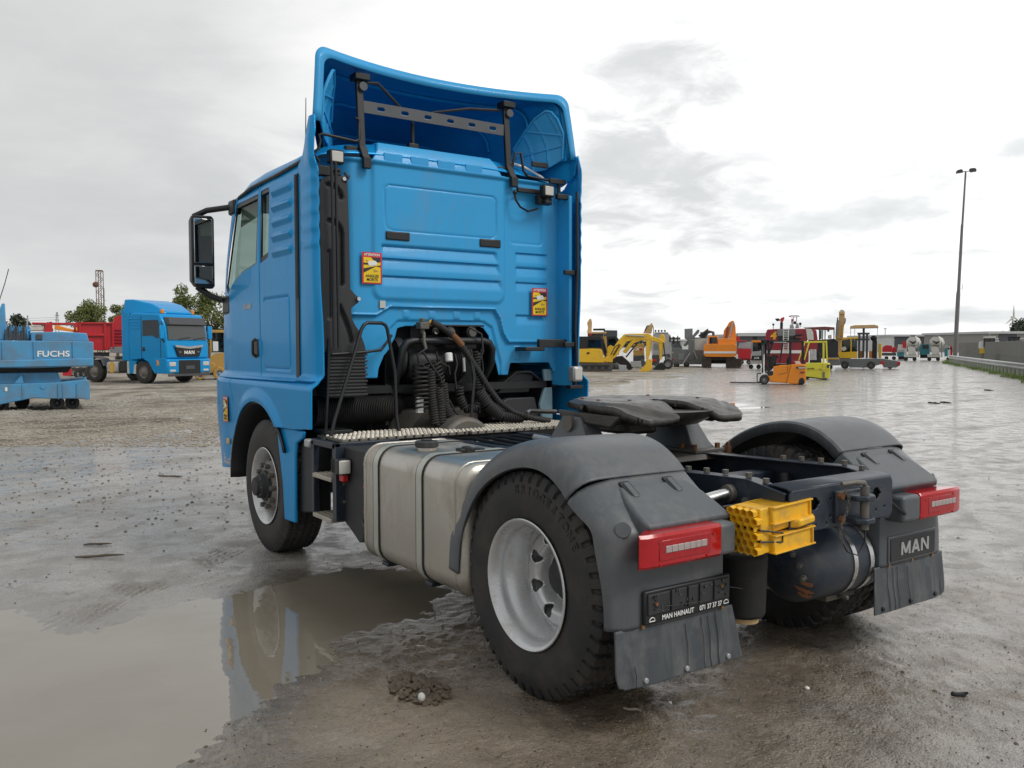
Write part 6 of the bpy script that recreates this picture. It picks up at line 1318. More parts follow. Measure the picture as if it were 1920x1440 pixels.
S.B('amber_marker', *c(630, 585), *c(645, 612), -.1, .1, 'yellow'); S.B('cab_box', *c(240, 570), *c(370, 612), .3, 2.3, 'offwhite'); S.P('crane_post', [c(620, 545), c(660, 540), c(668, 625), c(610, 625)], 0, .5, 'red')
S.B('lorry_frame', *c(250, 640), *c(640, 700), .4, 2.2, 'dkgrey'); 
for a in (300, 420, 610): S.W('wheel', a*.22917, 699, 10, .1, .5)
# --- yellow roller behind the second tractor unit
S = Site('road_roller', 405, 712, 'yellow ochre road roller standing between the second blue tractor and the big truck', 'road roller')
S.P('roller_frame', [c(1720, 830), c(1760, 800), c(1850, 790), c(2100, 800), c(2100, 900), c(1850, 900), c(1800, 920), c(1730, 900)], .2, 1.5, 'ochre')
S.P('rear_drum_guard', [c(1640, 930), c(1700, 870), c(1760, 880), c(1760, 960), c(1650, 960)], .1, 1.4, 'ochre')
S.P('roller_cab', [c(1735, 790), c(1735, 625), c(1890, 620), c(1890, 790)], .4, 1.6, 'glass_dark'); S.B('cab_roof', *c(1725, 605), *c(1900, 628), .3, 1.7, 'ochre')
S.B('cab_post', *c(1722, 625), *c(1736, 800), .3, .4, 'ochre'); S.B('white_pack', *c(1745, 700), *c(1790, 780), .3, .45, 'white')
S.W('drum', 375, 703, 9, 0, 1.5, 'ochre'); S.W('drum', 412, 700, 12, 0, 1.5, 'ochre'); S.B('drum_frame', *c(1660, 940), *c(1850, 975), .1, .3, 'black')
# --- right: machines; zoomed sketch coordinates
e = lambda a, b: (1080+a*.13542, 590+b*.13542)
def excavator_boom(S, pts, y0, y1, mat, name='boom'): return S.P(name, pts, y0, y1, mat, bevel=.03)
S = Site('excavator', 1140, 697, 'yellow mini excavator with black cab and yellow bucket resting on the ground', 'excavator')
S.P('body', [e(-80, 480), e(230, 470), e(345, 475), e(385, 600), e(385, 665), e(-80, 660)], .1, 1.5, 'machine_yellow'); S.B('cab_floor', *e(-80, 660), *e(390, 680), .3, 1.4, 'black')
S.P('cab', [e(-60, 475), e(-60, 320), e(0, 300), e(330, 300), e(380, 330), e(430, 520), e(400, 600), e(360, 480)], .5, 1.5, 'black')
S.P('cab_window', [e(160, 455), e(165, 345), e(345, 345), e(350, 455)], .46, .5, 'glass_dark'); S.P('cab_door_glass', [e(385, 350), e(420, 500), e(405, 540), e(380, 460)], .46, .5, 'glass_dark'); S.B('seat_cover', *e(180, 380), *e(300, 440), .42, .47, 'plantgrey') if 0 else None
S.crawler(*[e(120, 690)[0]-12, e(520, 0)[0]], e(0, 672)[1], e(0, 783)[1], 0, .35); S.crawler(e(300, 0)[0], e(600, 0)[0], e(0, 680)[1], e(0, 765)[1], 1.3, 1.65)
S.P('dozer_blade', [e(590, 715), e(600, 695), e(695, 700), e(700, 790), e(600, 792)], -.1, .1, 'galv'); S.P('blade_arm', [e(500, 680), e(560, 680), e(600, 730), e(590, 760), e(540, 730)], .1, .3, 'dkgrey')
excavator_boom(S, [e(375, 625), e(460, 530), e(600, 340), e(665, 270), e(760, 262), e(1000, 262), e(1050, 280), e(1062, 330), e(1000, 352), e(800, 352), e(700, 375), e(660, 430), e(560, 580), e(510, 620), e(505, 665), e(390, 660)], .5, .75, 'machine_yellow')
S.L('hose', [e(480, 560), e(540, 440), e(600, 410), e(620, 430)], .025, 'black', .48); S.L('cylinder', [e(520, 560), e(600, 430)], .05, 'black', .46); S.L('cylinder', [e(690, 285), e(950, 300)], .05, 'silver', .46)
excavator_boom(S, [e(975, 345), e(1062, 330), e(1045, 440), e(1030, 540), e(1005, 625), e(975, 620)], .52, .72, 'machine_yellow', 'stick'); S.L('cylinder', [e(1055, 350), e(1062, 560)], .035, 'silver', .5)
S.P('bucket', [e(975, 635), e(1010, 615), e(1065, 620), e(1052, 690), e(1058, 745), e(1015, 790), e(865, 796), e(900, 760), e(970, 690)], .35, .95, 'machine_yellow')
S.B('decal', e(150, 0)[0], e(0, 520)[1], e(185, 0)[0], e(0, 545)[1], .07, .1, 'black', bevel=.003)
S = Site('excavator', 1185, 694, 'second yellow excavator behind the front one, with a black bucket and steel dozer blade', 'excavator')
S.P('body', [e(430, 450), e(470, 420), e(590, 480), e(590, 560), e(430, 560)], .8, 2.0, 'machine_yellow'); S.P('cab', [e(420, 440), e(420, 300), e(550, 292), e(585, 340), e(590, 470)], 1.0, 2.0, 'black'); S.P('cab_window', [e(440, 430), e(440, 330), e(540, 325), e(560, 420)], .97, 1.0, 'glass_dark')
excavator_boom(S, [e(640, 515), e(760, 370), e(900, 300), e(1060, 300), e(1200, 345), e(1230, 380), e(1190, 400), e(1060, 368), e(900, 360), e(800, 400), e(690, 540)], .6, .85, 'machine_yellow')
S.L('cylinder', [e(690, 590), e(860, 380)], .06, 'black', .5)
excavator_boom(S, [e(1150, 350), e(1165, 290), e(1190, 262), e(1225, 285), e(1242, 360), e(1215, 420), e(1190, 620), e(1155, 620), e(1160, 500), e(1145, 400)], .62, .82, 'machine_yellow', 'stick'); S.L('cylinder', [e(1215, 390), e(1240, 620)], .04, 'black', .6)
S.P('bucket', [e(1060, 770), e(1140, 680), e(1200, 660), e(1240, 700), e(1245, 750), e(1210, 784), e(1060, 784)], .4, 1.1, 'black'); S.P('dozer_blade', [e(750, 645), e(895, 645), e(910, 720), e(770, 725)], -.1, .1, 'galv')
S.P('undercarriage', [e(520, 640), e(560, 580), e(640, 570), e(740, 660), e(790, 740), e(740, 770), e(620, 700)], .1, .9, 'black'); S.P('coupler', [e(880, 640), e(930, 620), e(970, 660), e(960, 730), e(905, 720)], .2, .7, 'dkgrey')
S = Site('excavator', 1200, 690, 'ochre excavator with a white three-letter decal and red disc behind the yellow excavators', 'excavator')
S.P('body', [e(790, 410), e(940, 400), e(945, 570), e(790, 570)], 1.0, 3.2, 'ochre'); S.T('CAT', 1080+850*.1354, 590+478*.1354, 5.6, 'white', .99, sx=1.1, bold=.03); S.P('decal_triangle', [e(825, 500), e(850, 480), e(875, 500)], .985, 1.0, 'machine_yellow', bevel=0)
G().cyl((S.X(1080+897*.1354), .97, S.Z(590+480*.1354)), (S.X(1080+897*.1354), 1.0, S.Z(590+480*.1354)), 2.6*S.k, n=16).out('red_disc', 'red', S.p)
excavator_boom(S, [e(925, 250), e(990, 160), e(1030, 125), e(1050, 105), e(1068, 145), e(1058, 200), e(1045, 262)], 1.4, 1.8, 'tan'); S.L('hose', [e(950, 220), e(985, 150), e(1010, 150)], .05, 'dkgrey', 1.3); S.L('hose', [e(1065, 150), e(1075, 200), e(1070, 262)], .03, 'black', 1.3)
S.B('undercarriage', *e(790, 570), *e(950, 660), .8, 3, 'track'); S.P('muffler_guard', [e(800, 580), e(940, 560), e(960, 720), e(820, 720)], .6, .9, 'dkgrey')
S = Site('excavator', 1108, 688, 'tan excavator with raised boom and dark canopy beside the big truck', 'excavator')
excavator_boom(S, [e(150, 250), e(165, 180), e(150, 110), e(190, 50), e(212, 60), e(222, 110), e(215, 240)], .5, 1.0, 'tan'); S.B('canopy', *e(160, 238), *e(420, 262), .2, 2.2, 'tan'); S.P('engine_deck', [e(160, 262), e(380, 250), e(380, 300), e(160, 300)], .4, 2.2, 'dkgrey'); S.B('work_light', *e(185, 265), *e(215, 290), .1, .3, 'red')
S.P('body', [e(-60, 300), e(420, 300), e(440, 560), e(-60, 600)], .8, 2.6, 'ochre'); S.B('undercarriage', *e(-60, 600), *e(440, 720), .8, 2.6, 'track')
S = Site('shipping_container', 1140, 684, 'dark grey container behind the yellow excavators', 'container')
S.P('container_body', [e(380, 215), e(570, 218), e(572, 440), e(380, 440)], 0, 2.4, 'dkgrey'); S.B('container_foot', *e(400, 440), *e(560, 700), .3, 2.2, 'black'); S.B('container_roof', *e(235, 192), *e(400, 215), .2, 2.2, 'black')
S = Site('silver_lorry', 1238, 692, 'silver lorry cab seen from behind with four round lamps on its roof bar', 'lorry')
S.P('cab', [e(1060, 560), e(1060, 270), e(1090, 258), e(1270, 255), e(1310, 285), e(1325, 400), e(1320, 640), e(1230, 640), e(1230, 560)], .3, 2.7, 'silver'); S.L('roof_bar', [e(1060, 250), e(1275, 250)], .04, 'silver', .3)
for a in (1098, 1142, 1184, 1228): S.B('lamp_stem', *e(a-4, 232), *e(a+4, 252), .28, .33, 'black', bevel=.003); G().ball((S.X(e(a, 0)[0]), .3, S.Z(e(0, 224)[1])), 1.9*S.k, 8, (1, .6, 1)).out('roof_lamp', 'black', S.p, smooth=50)
S.P('side_window', [e(1288, 300), e(1312, 305), e(1308, 380), e(1290, 375)], .26, .3, 'black'); S.P('mirror', [e(1335, 300), e(1365, 310), e(1362, 410), e(1335, 400)], .2, .4, 'black')
for k in range(5): S.B('rib', e(1075, 0)[0], e(0, 400+k*18)[1], e(1220, 0)[0], e(0, 406+k*18)[1], .27, .3, 'grey', bevel=.004)
S.W('wheel', e(1215, 0)[0]+8, 682.5, 9.5, .1, .6); S.P('mudguard', [e(1140, 560), e(1300, 540), e(1310, 600), e(1250, 560), e(1170, 600), e(1140, 720), e(1050, 700), e(1050, 560)], .1, .3, 'dkgrey'); S.B('tail_lamp', *e(1065, 615), *e(1112, 650), .05, .12, 'red', bevel=.01)
S = Site('crushing_plant', 1290, 688.5, 'grey mobile crushing plant with tall chute and inclined conveyor, left of the orange excavator', 'machine')
S.P('main_body', [e(1318, 460), e(1420, 455), e(1470, 480), e(1900, 500), e(1900, 640), e(1860, 690), e(1320, 690)], .2, 2.6, 'plantgrey'); S.P('chute', [e(1497, 195), e(1612, 190), e(1612, 320), e(1570, 360), e(1500, 330)], .5, 2.2, 'grey')
S.P('chute_leg', [e(1550, 340), e(1635, 345), e(1635, 630), e(1555, 630)], .15, 1.2, 'plantgrey'); S.P('conveyor', [e(1480, 430), e(1560, 330), e(1600, 300), e(1680, 205), e(1708, 215), e(1700, 250), e(1520, 440)], .3, 1.0, 'plantgrey')
S.P('hopper', [e(1640, 330), e(1810, 332), e(1812, 500), e(1640, 495)], .6, 2.6, 'offwhite'); S.L('gantry', [e(1700, 300), e(1830, 205), e(1815, 260), e(1780, 330)], .10, 'dkgrey', .8); S.L('gantry', [e(1760, 280), e(1850, 235), e(1900, 245), e(1910, 330)], .12, 'dkgrey', 1.0); S.B('feeder', *e(1720, 240), *e(1800, 335), .9, 1.8, 'dkgrey')
S.L('exhaust', [e(1405, 460), e(1405, 290)], .05, 'black', .5); S.P('motor', [e(1340, 460), e(1380, 410), e(1440, 400), e(1470, 470)], .3, 1.5, 'dkgrey'); S.L('stay', [e(1475, 690), e(1580, 530)], .05, 'silver', -.1); S.L('stay', [e(1625, 500), e(1680, 610)], .05, 'silver', -.1)
for a in (1390, 1530): S.W('wheel', e(a, 0)[0], 684, 5.5, .2, .7, hub=None)
S.B('side_lamp', *e(1330, 612), *e(1356, 632), .17, .2, 'red', bevel=.005); S.T('LR', e(1337, 0)[0], e(0, 525)[1], 2.6, 'white', .19); S.B('access_door', *e(1410, 540), *e(1490, 630), .18, .2, 'grey', bevel=.01)
# orange excavator
q = lambda a, b: (1080+a*.21875, 560+b*.21875)
S = Site('excavator', 1350, 690, 'large orange excavator seen from behind, white stripe on its counterweight', 'excavator')
S.P('counterweight', [q(1094, 400), q(1110, 390), q(1360, 388), q(1376, 400), q(1374, 490), q(1330, 500), q(1110, 498), q(1092, 480)], 0, 1.2, 'orange'); S.B('stripe', *q(1096, 452), *q(1368, 470), -.02, .0, 'white', bevel=.003)
S.P('engine_hood', [q(1218, 345), q(1290, 340), q(1370, 350), q(1372, 390), q(1218, 390)], .3, 2.8, 'orange'); S.P('cab', [q(1124, 390), q(1124, 322), q(1200, 315), q(1216, 325), q(1216, 390)], .8, 2.6, 'orange'); S.P('cab_window', [q(1140, 385), q(1142, 330), q(1206, 330), q(1208, 382)], .77, .8, 'glass_dark')
S.P('boom', [q(1258, 345), q(1265, 270), q(1290, 235), q(1310, 200), q(1335, 185), q(1352, 188), q(1366, 230), q(1376, 385), q(1330, 385), q(1325, 290), q(1300, 345)], 1.4, 1.9, 'orange'); S.L('cylinder', [q(1285, 345), q(1300, 240)], .09, 'brick_red', 1.3); S.L('cylinder', [q(1320, 300), q(1345, 200)], .07, 'silver', 1.3)
S.P('slew_ring', [q(1130, 498), q(1330, 500), q(1310, 530), q(1150, 530)], .6, 2.2, 'black'); S.B('undercarriage', *q(1150, 525), *q(1300, 560), .9, 2.4, 'rubber')
def rear_track(S, u0, u1, v0, v1):
    t = S.B('track', u0, v0, u1, v1, .3, 3.2, 'track', bevel=.12)
    for i in range(9): S.B('track_plate', u0-.2, v0+(v1-v0)*(i+.1)/9, u1+.2, v0+(v1-v0)*(i+.8)/9, .24, .34, 'track', par=t, bevel=.01)
rear_track(S, *[q(1076, 0)[0], q(1158, 0)[0]], q(0, 500)[1], q(0, 595)[1]); rear_track(S, q(1285, 0)[0], q(1375, 0)[0], q(0, 500)[1], q(0, 595)[1]); rear_track(S, q(1376, 0)[0], q(1418, 0)[0], q(0, 515)[1], q(0, 588)[1])
S.B('white_lamp', *q(1372, 488), *q(1388, 498), -.05, .0, 'white', bevel=.005)
# red recovery vehicle and small loader
S = Site('pickup_truck', 1394, 684, 'red low vehicle with silver windscreen between orange excavator and small loader', 'vehicle')
S.P('body', [q(1382, 430), q(1500, 430), q(1500, 530), q(1390, 530)], .2, 2.4, 'red'); S.P('cab', [q(1385, 425), q(1400, 375), q(1500, 370), q(1500, 430)], .5, 2.2, 'silver'); S.B('rear_load', *q(1368, 325), *q(1400, 365), 1, 2, 'red'); S.B('red_beam', *q(1370, 358), *q(1462, 368), .4, 1, 'red'); S.B('bumper', *q(1384, 505), *q(1500, 518), .1, .25, 'darkred')
S.W('wheel', 1390, 679, 4.6, .1, .5); S.W('wheel', 1404, 679, 4.6, .1, .5)
S = Site('loader', 1416, 691.5, 'small white and orange loader with three-letter lettering on its back, left of the orange forklift', 'loader')
S.B('cab_roof', *q(1500, 358), *q(1600, 376), .1, 1.8, 'orange')
for a in (1503, 1585): S.B('cab_post', *q(a, 376), *q(a+8, 470), .1, .25, 'silver')
S.B('cab_glass', *q(1505, 376), *q(1590, 440), .9, 1.0, 'glass_dark'); S.P('seat', [q(1505, 455), q(1515, 425), q(1550, 420), q(1580, 455)], .3, .8, 'seat'); S.P('hood', [q(1500, 500), q(1505, 455), q(1590, 450), q(1600, 500)], .0, 1.5, 'silver')
S.P('rear_panel', [q(1498, 525), q(1505, 490), q(1595, 488), q(1600, 525)], -.05, .2, 'black'); S.T('JCB', q(1548, 0)[0], q(0, 508)[1], 3.4, 'white', -.06, sx=1.3, bold=.03); S.B('chassis', *q(1495, 525), *q(1600, 560), .1, 1.6, 'offwhite')
S.W('wheel', q(1500, 0)[0], 687.5, 4.3, .0, .35, hub='dkgrey'); S.W('wheel', q(1565, 0)[0], 687.5, 4.3, .0, .35, hub='dkgrey')
# forklifts
z = lambda a, b: (1400+a*.125, 570+b*.125)
S = Site('forklift', 1462, 721.5, 'orange electric forklift with black mast and overhead guard, nearest of the machines on the right', 'forklift')
S.P('body', [z(395, 1070), z(395, 940), z(520, 915), z(640, 915), z(680, 905), z(850, 900), z(885, 915), z(890, 1160), z(850, 1180), z(760, 1200), z(700, 1200), z(620, 1190), z(340, 1170), z(325, 1085)], .05, 1.0, 'orange', bevel=.03)
S.P('rear_wheel_arch', [z(775, 1190), z(790, 1120), z(830, 1100), z(865, 1130), z(870, 1190)], .03, .06, 'black', bevel=.005)
S.L('panel_gap', [z(660, 910), z(640, 1000), z(595, 1185)], .008, 'black', .045); S.L('panel_gap', [z(615, 915), z(605, 1030), z(480, 1055)], .008, 'black', .045)
S.P('lamp_recess', [z(735, 940), z(885, 935), z(880, 970), z(755, 972)], .02, .06, 'black', bevel=.005); S.P('lamp_bar', [z(765, 950), z(880, 946), z(876, 964), z(775, 966)], .0, .03, 'offwhite', bevel=.003); S.P('vent', [z(795, 1015), z(870, 1010), z(865, 1035), z(805, 1038)], .02, .06, 'brick_red', bevel=.003)
for yy in (.12, .85):
    S.P('guard_frame', [z(635, 545), z(665, 545), z(668, 905), z(630, 905)], yy, yy+.06, 'black', bevel=.01); S.P('guard_frame', [z(820, 550), z(850, 560), z(862, 900), z(825, 900)], yy, yy+.06, 'black', bevel=.01)
    S.P('guard_frame', [z(375, 560), z(400, 570), z(300, 860), z(290, 990), z(262, 1000), z(275, 850)], yy, yy+.05, 'black', bevel=.01); S.P('guard_frame', [z(520, 590), z(550, 585), z(500, 880), z(480, 880)], yy, yy+.05, 'black', bevel=.01)
S.P('overhead_guard', [z(360, 560), z(385, 548), z(850, 548), z(850, 578), z(640, 578), z(620, 580), z(380, 582)], .1, .93, 'black', bevel=.01)
for k in range(3): S.P('mast_rail', [z(206+k*45, 540), z(246+k*45, 540), z(245+k*45, 1040), z(225+k*45, 1040)], .15+(k % 2)*.6, .25+(k % 2)*.6, 'black', bevel=.01)
S.P('mast_crossbar', [z(205, 540), z(330, 540), z(330, 580), z(300, 600), z(210, 600)], .15, .85, 'black', bevel=.01); S.P('mast_crossbar', [z(345, 530), z(380, 540), z(370, 620), z(340, 600)], .3, .7, 'black', bevel=.01)
S.L('lift_chain', [z(235, 620), z(237, 960)], .008, 'silver', .13); S.P('mast_base', [z(290, 1020), z(390, 1010), z(392, 1075), z(320, 1080)], .1, .9, 'duct')
S.P('seat', [z(590, 900), z(600, 820), z(640, 770), z(660, 780), z(660, 900)], .3, .7, 'seat'); S.P('dash', [z(320, 960), z(330, 800), z(400, 760), z(450, 800), z(420, 960)], .3, .7, 'duct'); S.L('steering', [z(400, 770), z(470, 800)], .03, 'black', .5)
S.L('carriage', [z(155, 1050), z(155, 1170), z(215, 1170)], .025, 'black', .2); S.L('carriage', [z(155, 1050), z(215, 1045)], .025, 'black', .2); G().box(S.X(z(-260, 0)[0]), S.X(z(215, 0)[0]), .1, .22, S.Z(z(0, 1196)[1]), S.Z(z(0, 1186)[1])).out('fork', 'black', S.p); G().box(S.X(z(-260, 0)[0]), S.X(z(215, 0)[0]), .75, .87, S.Z(z(0, 1196)[1]), S.Z(z(0, 1186)[1])).out('fork', 'black', S.p)
S.W('front_wheel', z(262, 0)[0], z(0, 1140)[1], 8.9, 0, .2, hub='silver'); S.W('front_wheel', z(262, 0)[0], z(0, 1140)[1], 8.9, .8, 1.0); S.W('rear_wheel', z(820, 0)[0]-.5, z(0, 1155)[1], 7.5, .3, .45, hub='dkgrey'); S.W('rear_wheel', z(790, 0)[0], z(0, 1155)[1], 7, .5, .7, hub=None)
S.P('hood_box', [z(670, 905), z(690, 860), z(790, 855), z(820, 905)], .3, .8, 'red'); S.P('paper', [z(720, 860), z(790, 858), z(815, 900), z(730, 900)], .26, .30, 'white', bevel=.003); S.B('seat_hood', *z(430, 895), *z(640, 925), .1, .95, 'black')
S.L('guard_slat', [z(400, 575), z(590, 575)], .02, 'silver', .09)
S = Site('forklift', 1535, 712, 'lime yellow counterbalance forklift parked behind the orange forklift', 'forklift')
S.P('body', [z(880, 885), z(1180, 882), z(1248, 890), z(1250, 1060), z(1240, 1110), z(1140, 1120), z(880, 1090)], .05, 1.0, 'lime_yellow', bevel=.03); S.P('under_body', [z(880, 1080), z(1130, 1085), z(1180, 1130), z(900, 1112)], .08, .95, 'rubber')
for P in ([z(1130, 560), z(1160, 560), z(1165, 900), z(1135, 900)], [z(1175, 570), z(1200, 575), z(1215, 860), z(1190, 860)], [z(855, 570), z(880, 570), z(830, 700), z(780, 860), z(770, 840)], [z(915, 580), z(940, 580), z(870, 840), z(850, 850)]): S.P('guard_frame', P, .12, .2, 'lime_yellow', bevel=.008)
S.P('overhead_guard', [z(850, 560), z(1200, 553), z(1200, 580), z(850, 585)], .12, .95, 'lime_yellow', bevel=.01)
S.P('seat', [z(1030, 885), z(1050, 780), z(1080, 735), z(1110, 745), z(1120, 885)], .3, .7, 'seat'); S.B('dash', *z(940, 840), *z(1040, 885), .2, .8, 'black'); S.P('tail_lamp', [z(1200, 915), z(1248, 912), z(1246, 955), z(1200, 955)], .02, .06, 'black', bevel=.004); S.B('tail_lens', *z(1232, 930), *z(1247, 950), .0, .03, 'white', bevel=.003)
S.T('HYSTER', z(958, 0)[0], z(0, 972)[1], 2.2, 'black', .045, sx=1.2, bold=.03); S.T('1.50', z(1095, 0)[0], z(0, 980)[1], 1.8, 'brick_red', .045, sx=1.2); S.L('panel_line', [z(880, 990), z(1248, 990)], .008, 'ochre', .045); S.L('panel_line', [z(1132, 890), z(1130, 1090)], .008, 'ochre', .045)
S.W('rear_wheel', z(1168, 0)[0], z(0, 1110)[1]-.3, 5.0, .3, .6, hub=None); S.W('front_wheel', z(900, 0)[0], z(0, 1090)[1]-.5, 6, .1, .3, hub=None); S.B('bumper_strip', *z(1140, 1015), *z(1170, 1110), .03, .06, 'plantgrey', bevel=.005)
# airport fire tender
S = Site('fire_engine', 1475, 697, 'dark red airport fire tender with yellow digit and roof ladder behind the forklifts', 'fire engine')
S.P('body', [z(265, 540), z(280, 430), z(300, 380), z(460, 372), z(720, 372), z(880, 372), z(900, 400), z(905, 560), z(930, 700), z(930, 940), z(265, 940)], .2, 2.8, 'darkred', bevel=.05)
S.P('roof_panel', [z(450, 376), z(722, 374), z(722, 480), z(455, 480)], .12, .3, 'grey'); S.B('rear_opening', *z(460, 480), *z(715, 545), .1, .25, 'black'); S.B('white_band', *z(270, 695), *z(820, 740), .15, .25, 'white', bevel=.005)
S.P('side_body', [z(880, 372), z(960, 380), z(990, 430), z(1000, 540), z(905, 545)], .1, .25, 'offwhite'); S.P('side_body', [z(930, 372), z(1040, 395), z(1060, 520), z(1060, 700), z(930, 700)], .3, 2.4, 'darkred')
text('4', 17*S.k*1.1, 'yellow', (S.X(z(390, 0)[0]), .19, S.Z(z(0, 478)[1])), (1, 0, 0), (0, 0, 1), S.p, ext=.02, bold=.03, sx=1.1, sh=.15)
ld = S.L('ladder', [z(545, 370), z(545, 730)], .035, 'offwhite', -.1); S.L('ladder_rail', [z(618, 370), z(618, 730)], .035, 'offwhite', -.1, par=ld)
for k in range(11): S.L('ladder_rung', [z(545, 385+k*33), z(618, 385+k*33)], .025, 'offwhite', -.1, par=ld)
S.L('hose_reel_pipe', [z(715, 470), z(830, 462)], .05, 'black', .0); S.L('hose_reel_pipe', [z(730, 500), z(835, 505)], .05, 'brick_red', .0); S.B('pump', *z(720, 465), *z(790, 540), .0, .2, 'black')
S.L('monitor_post', [z(512, 372), z(514, 270)], .10, 'black', .8); S.P('monitor', [z(495, 270), z(500, 210), z(545, 190), z(558, 205), z(535, 265)], .6, 1.0, 'red'); S.P('nozzle', [z(412, 215), z(470, 210), z(490, 245), z(440, 255)], .6, 1.0, 'black'); S.L('nozzle_link', [z(480, 235), z(510, 230)], .05, 'red', .8)
S.L('horn_stem', [z(390, 375), z(390, 318)], .03, 'silver', .5); S.B('siren', *z(374, 290), *z(405, 318), .4, .65, 'black'); S.B('siren', *z(778, 280), *z(815, 315), .4, .65, 'black'); S.L('horn_stem', [z(795, 350), z(795, 312)], .03, 'silver', .5)
S.P('roof_mount', [z(635, 365), z(640, 310), z(690, 300), z(705, 365)], .6, 1.0, 'silver'); S.L('beacon_post', [z(672, 300), z(672, 260)], .05, 'silver', .8); S.P('beacon', [z(658, 262), z(660, 222), z(672, 214), z(684, 222), z(686, 262)], .7, .9, 'red'); S.L('hoop', [z(620, 180), z(660, 170), z(750, 170), z(790, 180), z(750, 190), z(660, 190), z(620, 180)], .03, 'silver', .8)
S.L('hoop_leg', [z(692, 190), z(692, 255)], .03, 'silver', .8); S.L('hoop_leg', [z(742, 190), z(742, 260)], .03, 'silver', .8); S.B('roof_unit', *z(690, 258), *z(740, 300), .6, 1, 'black'); S.P('roof_tank', [z(720, 360), z(735, 290), z(765, 285), z(780, 360)], .5, 1.1, 'silver')
for a in (965, 1015): S.L('exhaust_stack', [z(a, 680), z(a, 850)], .11, 'chrome', .2)
for a in (330, 560, 880): S.W('wheel', z(a, 0)[0], z(0, 940)[1]+.5, 8.2, .2, .7, hub=None)
# dark machine with a red-brown roof
S = Site('road_paver', 1545, 694, 'dark road paver with a red-brown canopy roof behind the yellow forklift', 'machine')
S.P('canopy', [z(840, 350), z(1000, 345), z(1160, 338), z(1310, 350), z(1312, 380), z(1180, 385), z(900, 372)], .2, 2.4, 'brick_red')
for a in (1075, 1125, 1160, 1295): S.B('canopy_post', *z(a, 375), *z(a+16, 560), .3, .5, 'black')
S.B('windscreen', *z(1090, 390), *z(1120, 530), .5, .6, 'glass_dark'); S.P('operator_deck', [z(1040, 540), z(1310, 520), z(1370, 560), z(1370, 820), z(1040, 820)], .4, 2.4, 'duct'); S.P('hopper', [z(1210, 800), z(1380, 800), z(1420, 920), z(1210, 925)], .2, 2.0, 'plantgrey'); S.B('yellow_strip', *z(1200, 815), *z(1385, 830), .15, .2, 'yellow', bevel=.004)
S.B('work_light', *z(1200, 388), *z(1232, 415), .2, .4, 'black'); S.P('console', [z(1210, 470), z(1265, 460), z(1270, 520), z(1210, 520)], .4, 1, 'offwhite'); S.W('wheel', z(1100, 0)[0], 688, 6, .3, .8, hub=None); S.W('wheel', z(1240, 0)[0], 688, 6, .3, .8, hub=None)
S = Site('crane_boom', 1575, 690, 'tan truck crane with folded telescopic boom pointing up left of the side loader', 'crane')
S.P('boom', [z(1320, 500), z(1325, 400), z(1330, 290), z(1372, 230), z(1372, 110), z(1458, 108), z(1462, 250), z(1445, 400), z(1440, 520), z(1380, 520)], .6, 1.3, 'tan'); S.P('boom_side', [z(1400, 480), z(1420, 300), z(1445, 290), z(1440, 500)], .5, .6, 'ochre'); S.P('winch_rope', [z(1330, 290), z(1372, 230), z(1380, 260), z(1350, 480), z(1325, 480)], .45, .6, 'grey')
S.B('boom_head', *z(1372, 108), *z(1460, 150), .5, 1.4, 'tan'); S.L('head_ring', [z(1395, 105), z(1405, 82), z(1415, 105)], .04, 'dkgrey', .8); S.L('head_ring', [z(1425, 105), z(1432, 85), z(1440, 105)], .04, 'dkgrey', .8); S.L('boom_hose', [z(1465, 210), z(1472, 240), z(1458, 300)], .04, 'dkgrey', .5); S.L('boom_hose', [z(1355, 200), z(1345, 280), z(1335, 300)], .05, 'dkgrey', .5)
S.P('base', [z(1320, 500), z(1560, 500), z(1560, 740), z(1360, 760)], .8, 2.6, 'tan'); S.B('chassis', *z(1320, 740), *z(1560, 900), .9, 2.6, 'dkgrey')
# side loader
r_ = lambda a, b: (1400+a*.27083, 560+b*.27083)
S = Site('side_loader', 1615, 692, 'yellow and grey side loader with canopy roof, right of the crane boom', 'forklift')
S.P('chassis', [r_(640, 420), r_(935, 415), r_(1055, 432), r_(1062, 460), r_(1035, 476), r_(950, 476), r_(940, 450), r_(845, 478), r_(835, 478), r_(710, 478), r_(705, 440), r_(650, 440)], .1, 2.0, 'plantgrey'); S.B('rear_lamp', *r_(928, 432), *r_(952, 455), .05, .1, 'red', bevel=.01); S.B('rear_lamp', *r_(1042, 435), *r_(1063, 458), .05, .1, 'red', bevel=.01)
S.P('cab_body', [r_(628, 375), r_(715, 368), r_(764, 368), r_(765, 413), r_(640, 413)], .2, 1.4, 'machine_yellow'); S.P('cab_glass', [r_(650, 372), r_(655, 290), r_(715, 278), r_(762, 278), r_(762, 368), r_(715, 368)], .3, 1.3, 'glass_dark'); S.P('cab_roof', [r_(650, 280), r_(665, 268), r_(768, 266), r_(770, 278)], .15, 1.5, 'machine_yellow'); S.B('cab_post', *r_(716, 278), *r_(724, 370), .2, .3, 'machine_yellow', bevel=.005); S.B('cab_post', *r_(650, 285), *r_(656, 372), .2, .3, 'machine_yellow', bevel=.005)
S.P('roof_canopy', [r_(710, 205), r_(712, 190), r_(740, 183), r_(880, 181), r_(906, 188), r_(908, 203)], .1, 1.9, 'tan'); 
for a in (713, 742, 900): S.B('canopy_leg', *r_(a, 203), *r_(a+4, 290 if a < 900 else 412), .2, .26, 'offwhite', bevel=.004)
for a in (768, 822): S.B('mast_rail', *r_(a, 235), *r_(a+16, 413), .4, .6, 'dkgrey')
for b in (235, 275): S.B('mast_crossbar', *r_(762, b), *r_(848, b+14), .35, .65, 'dkgrey')
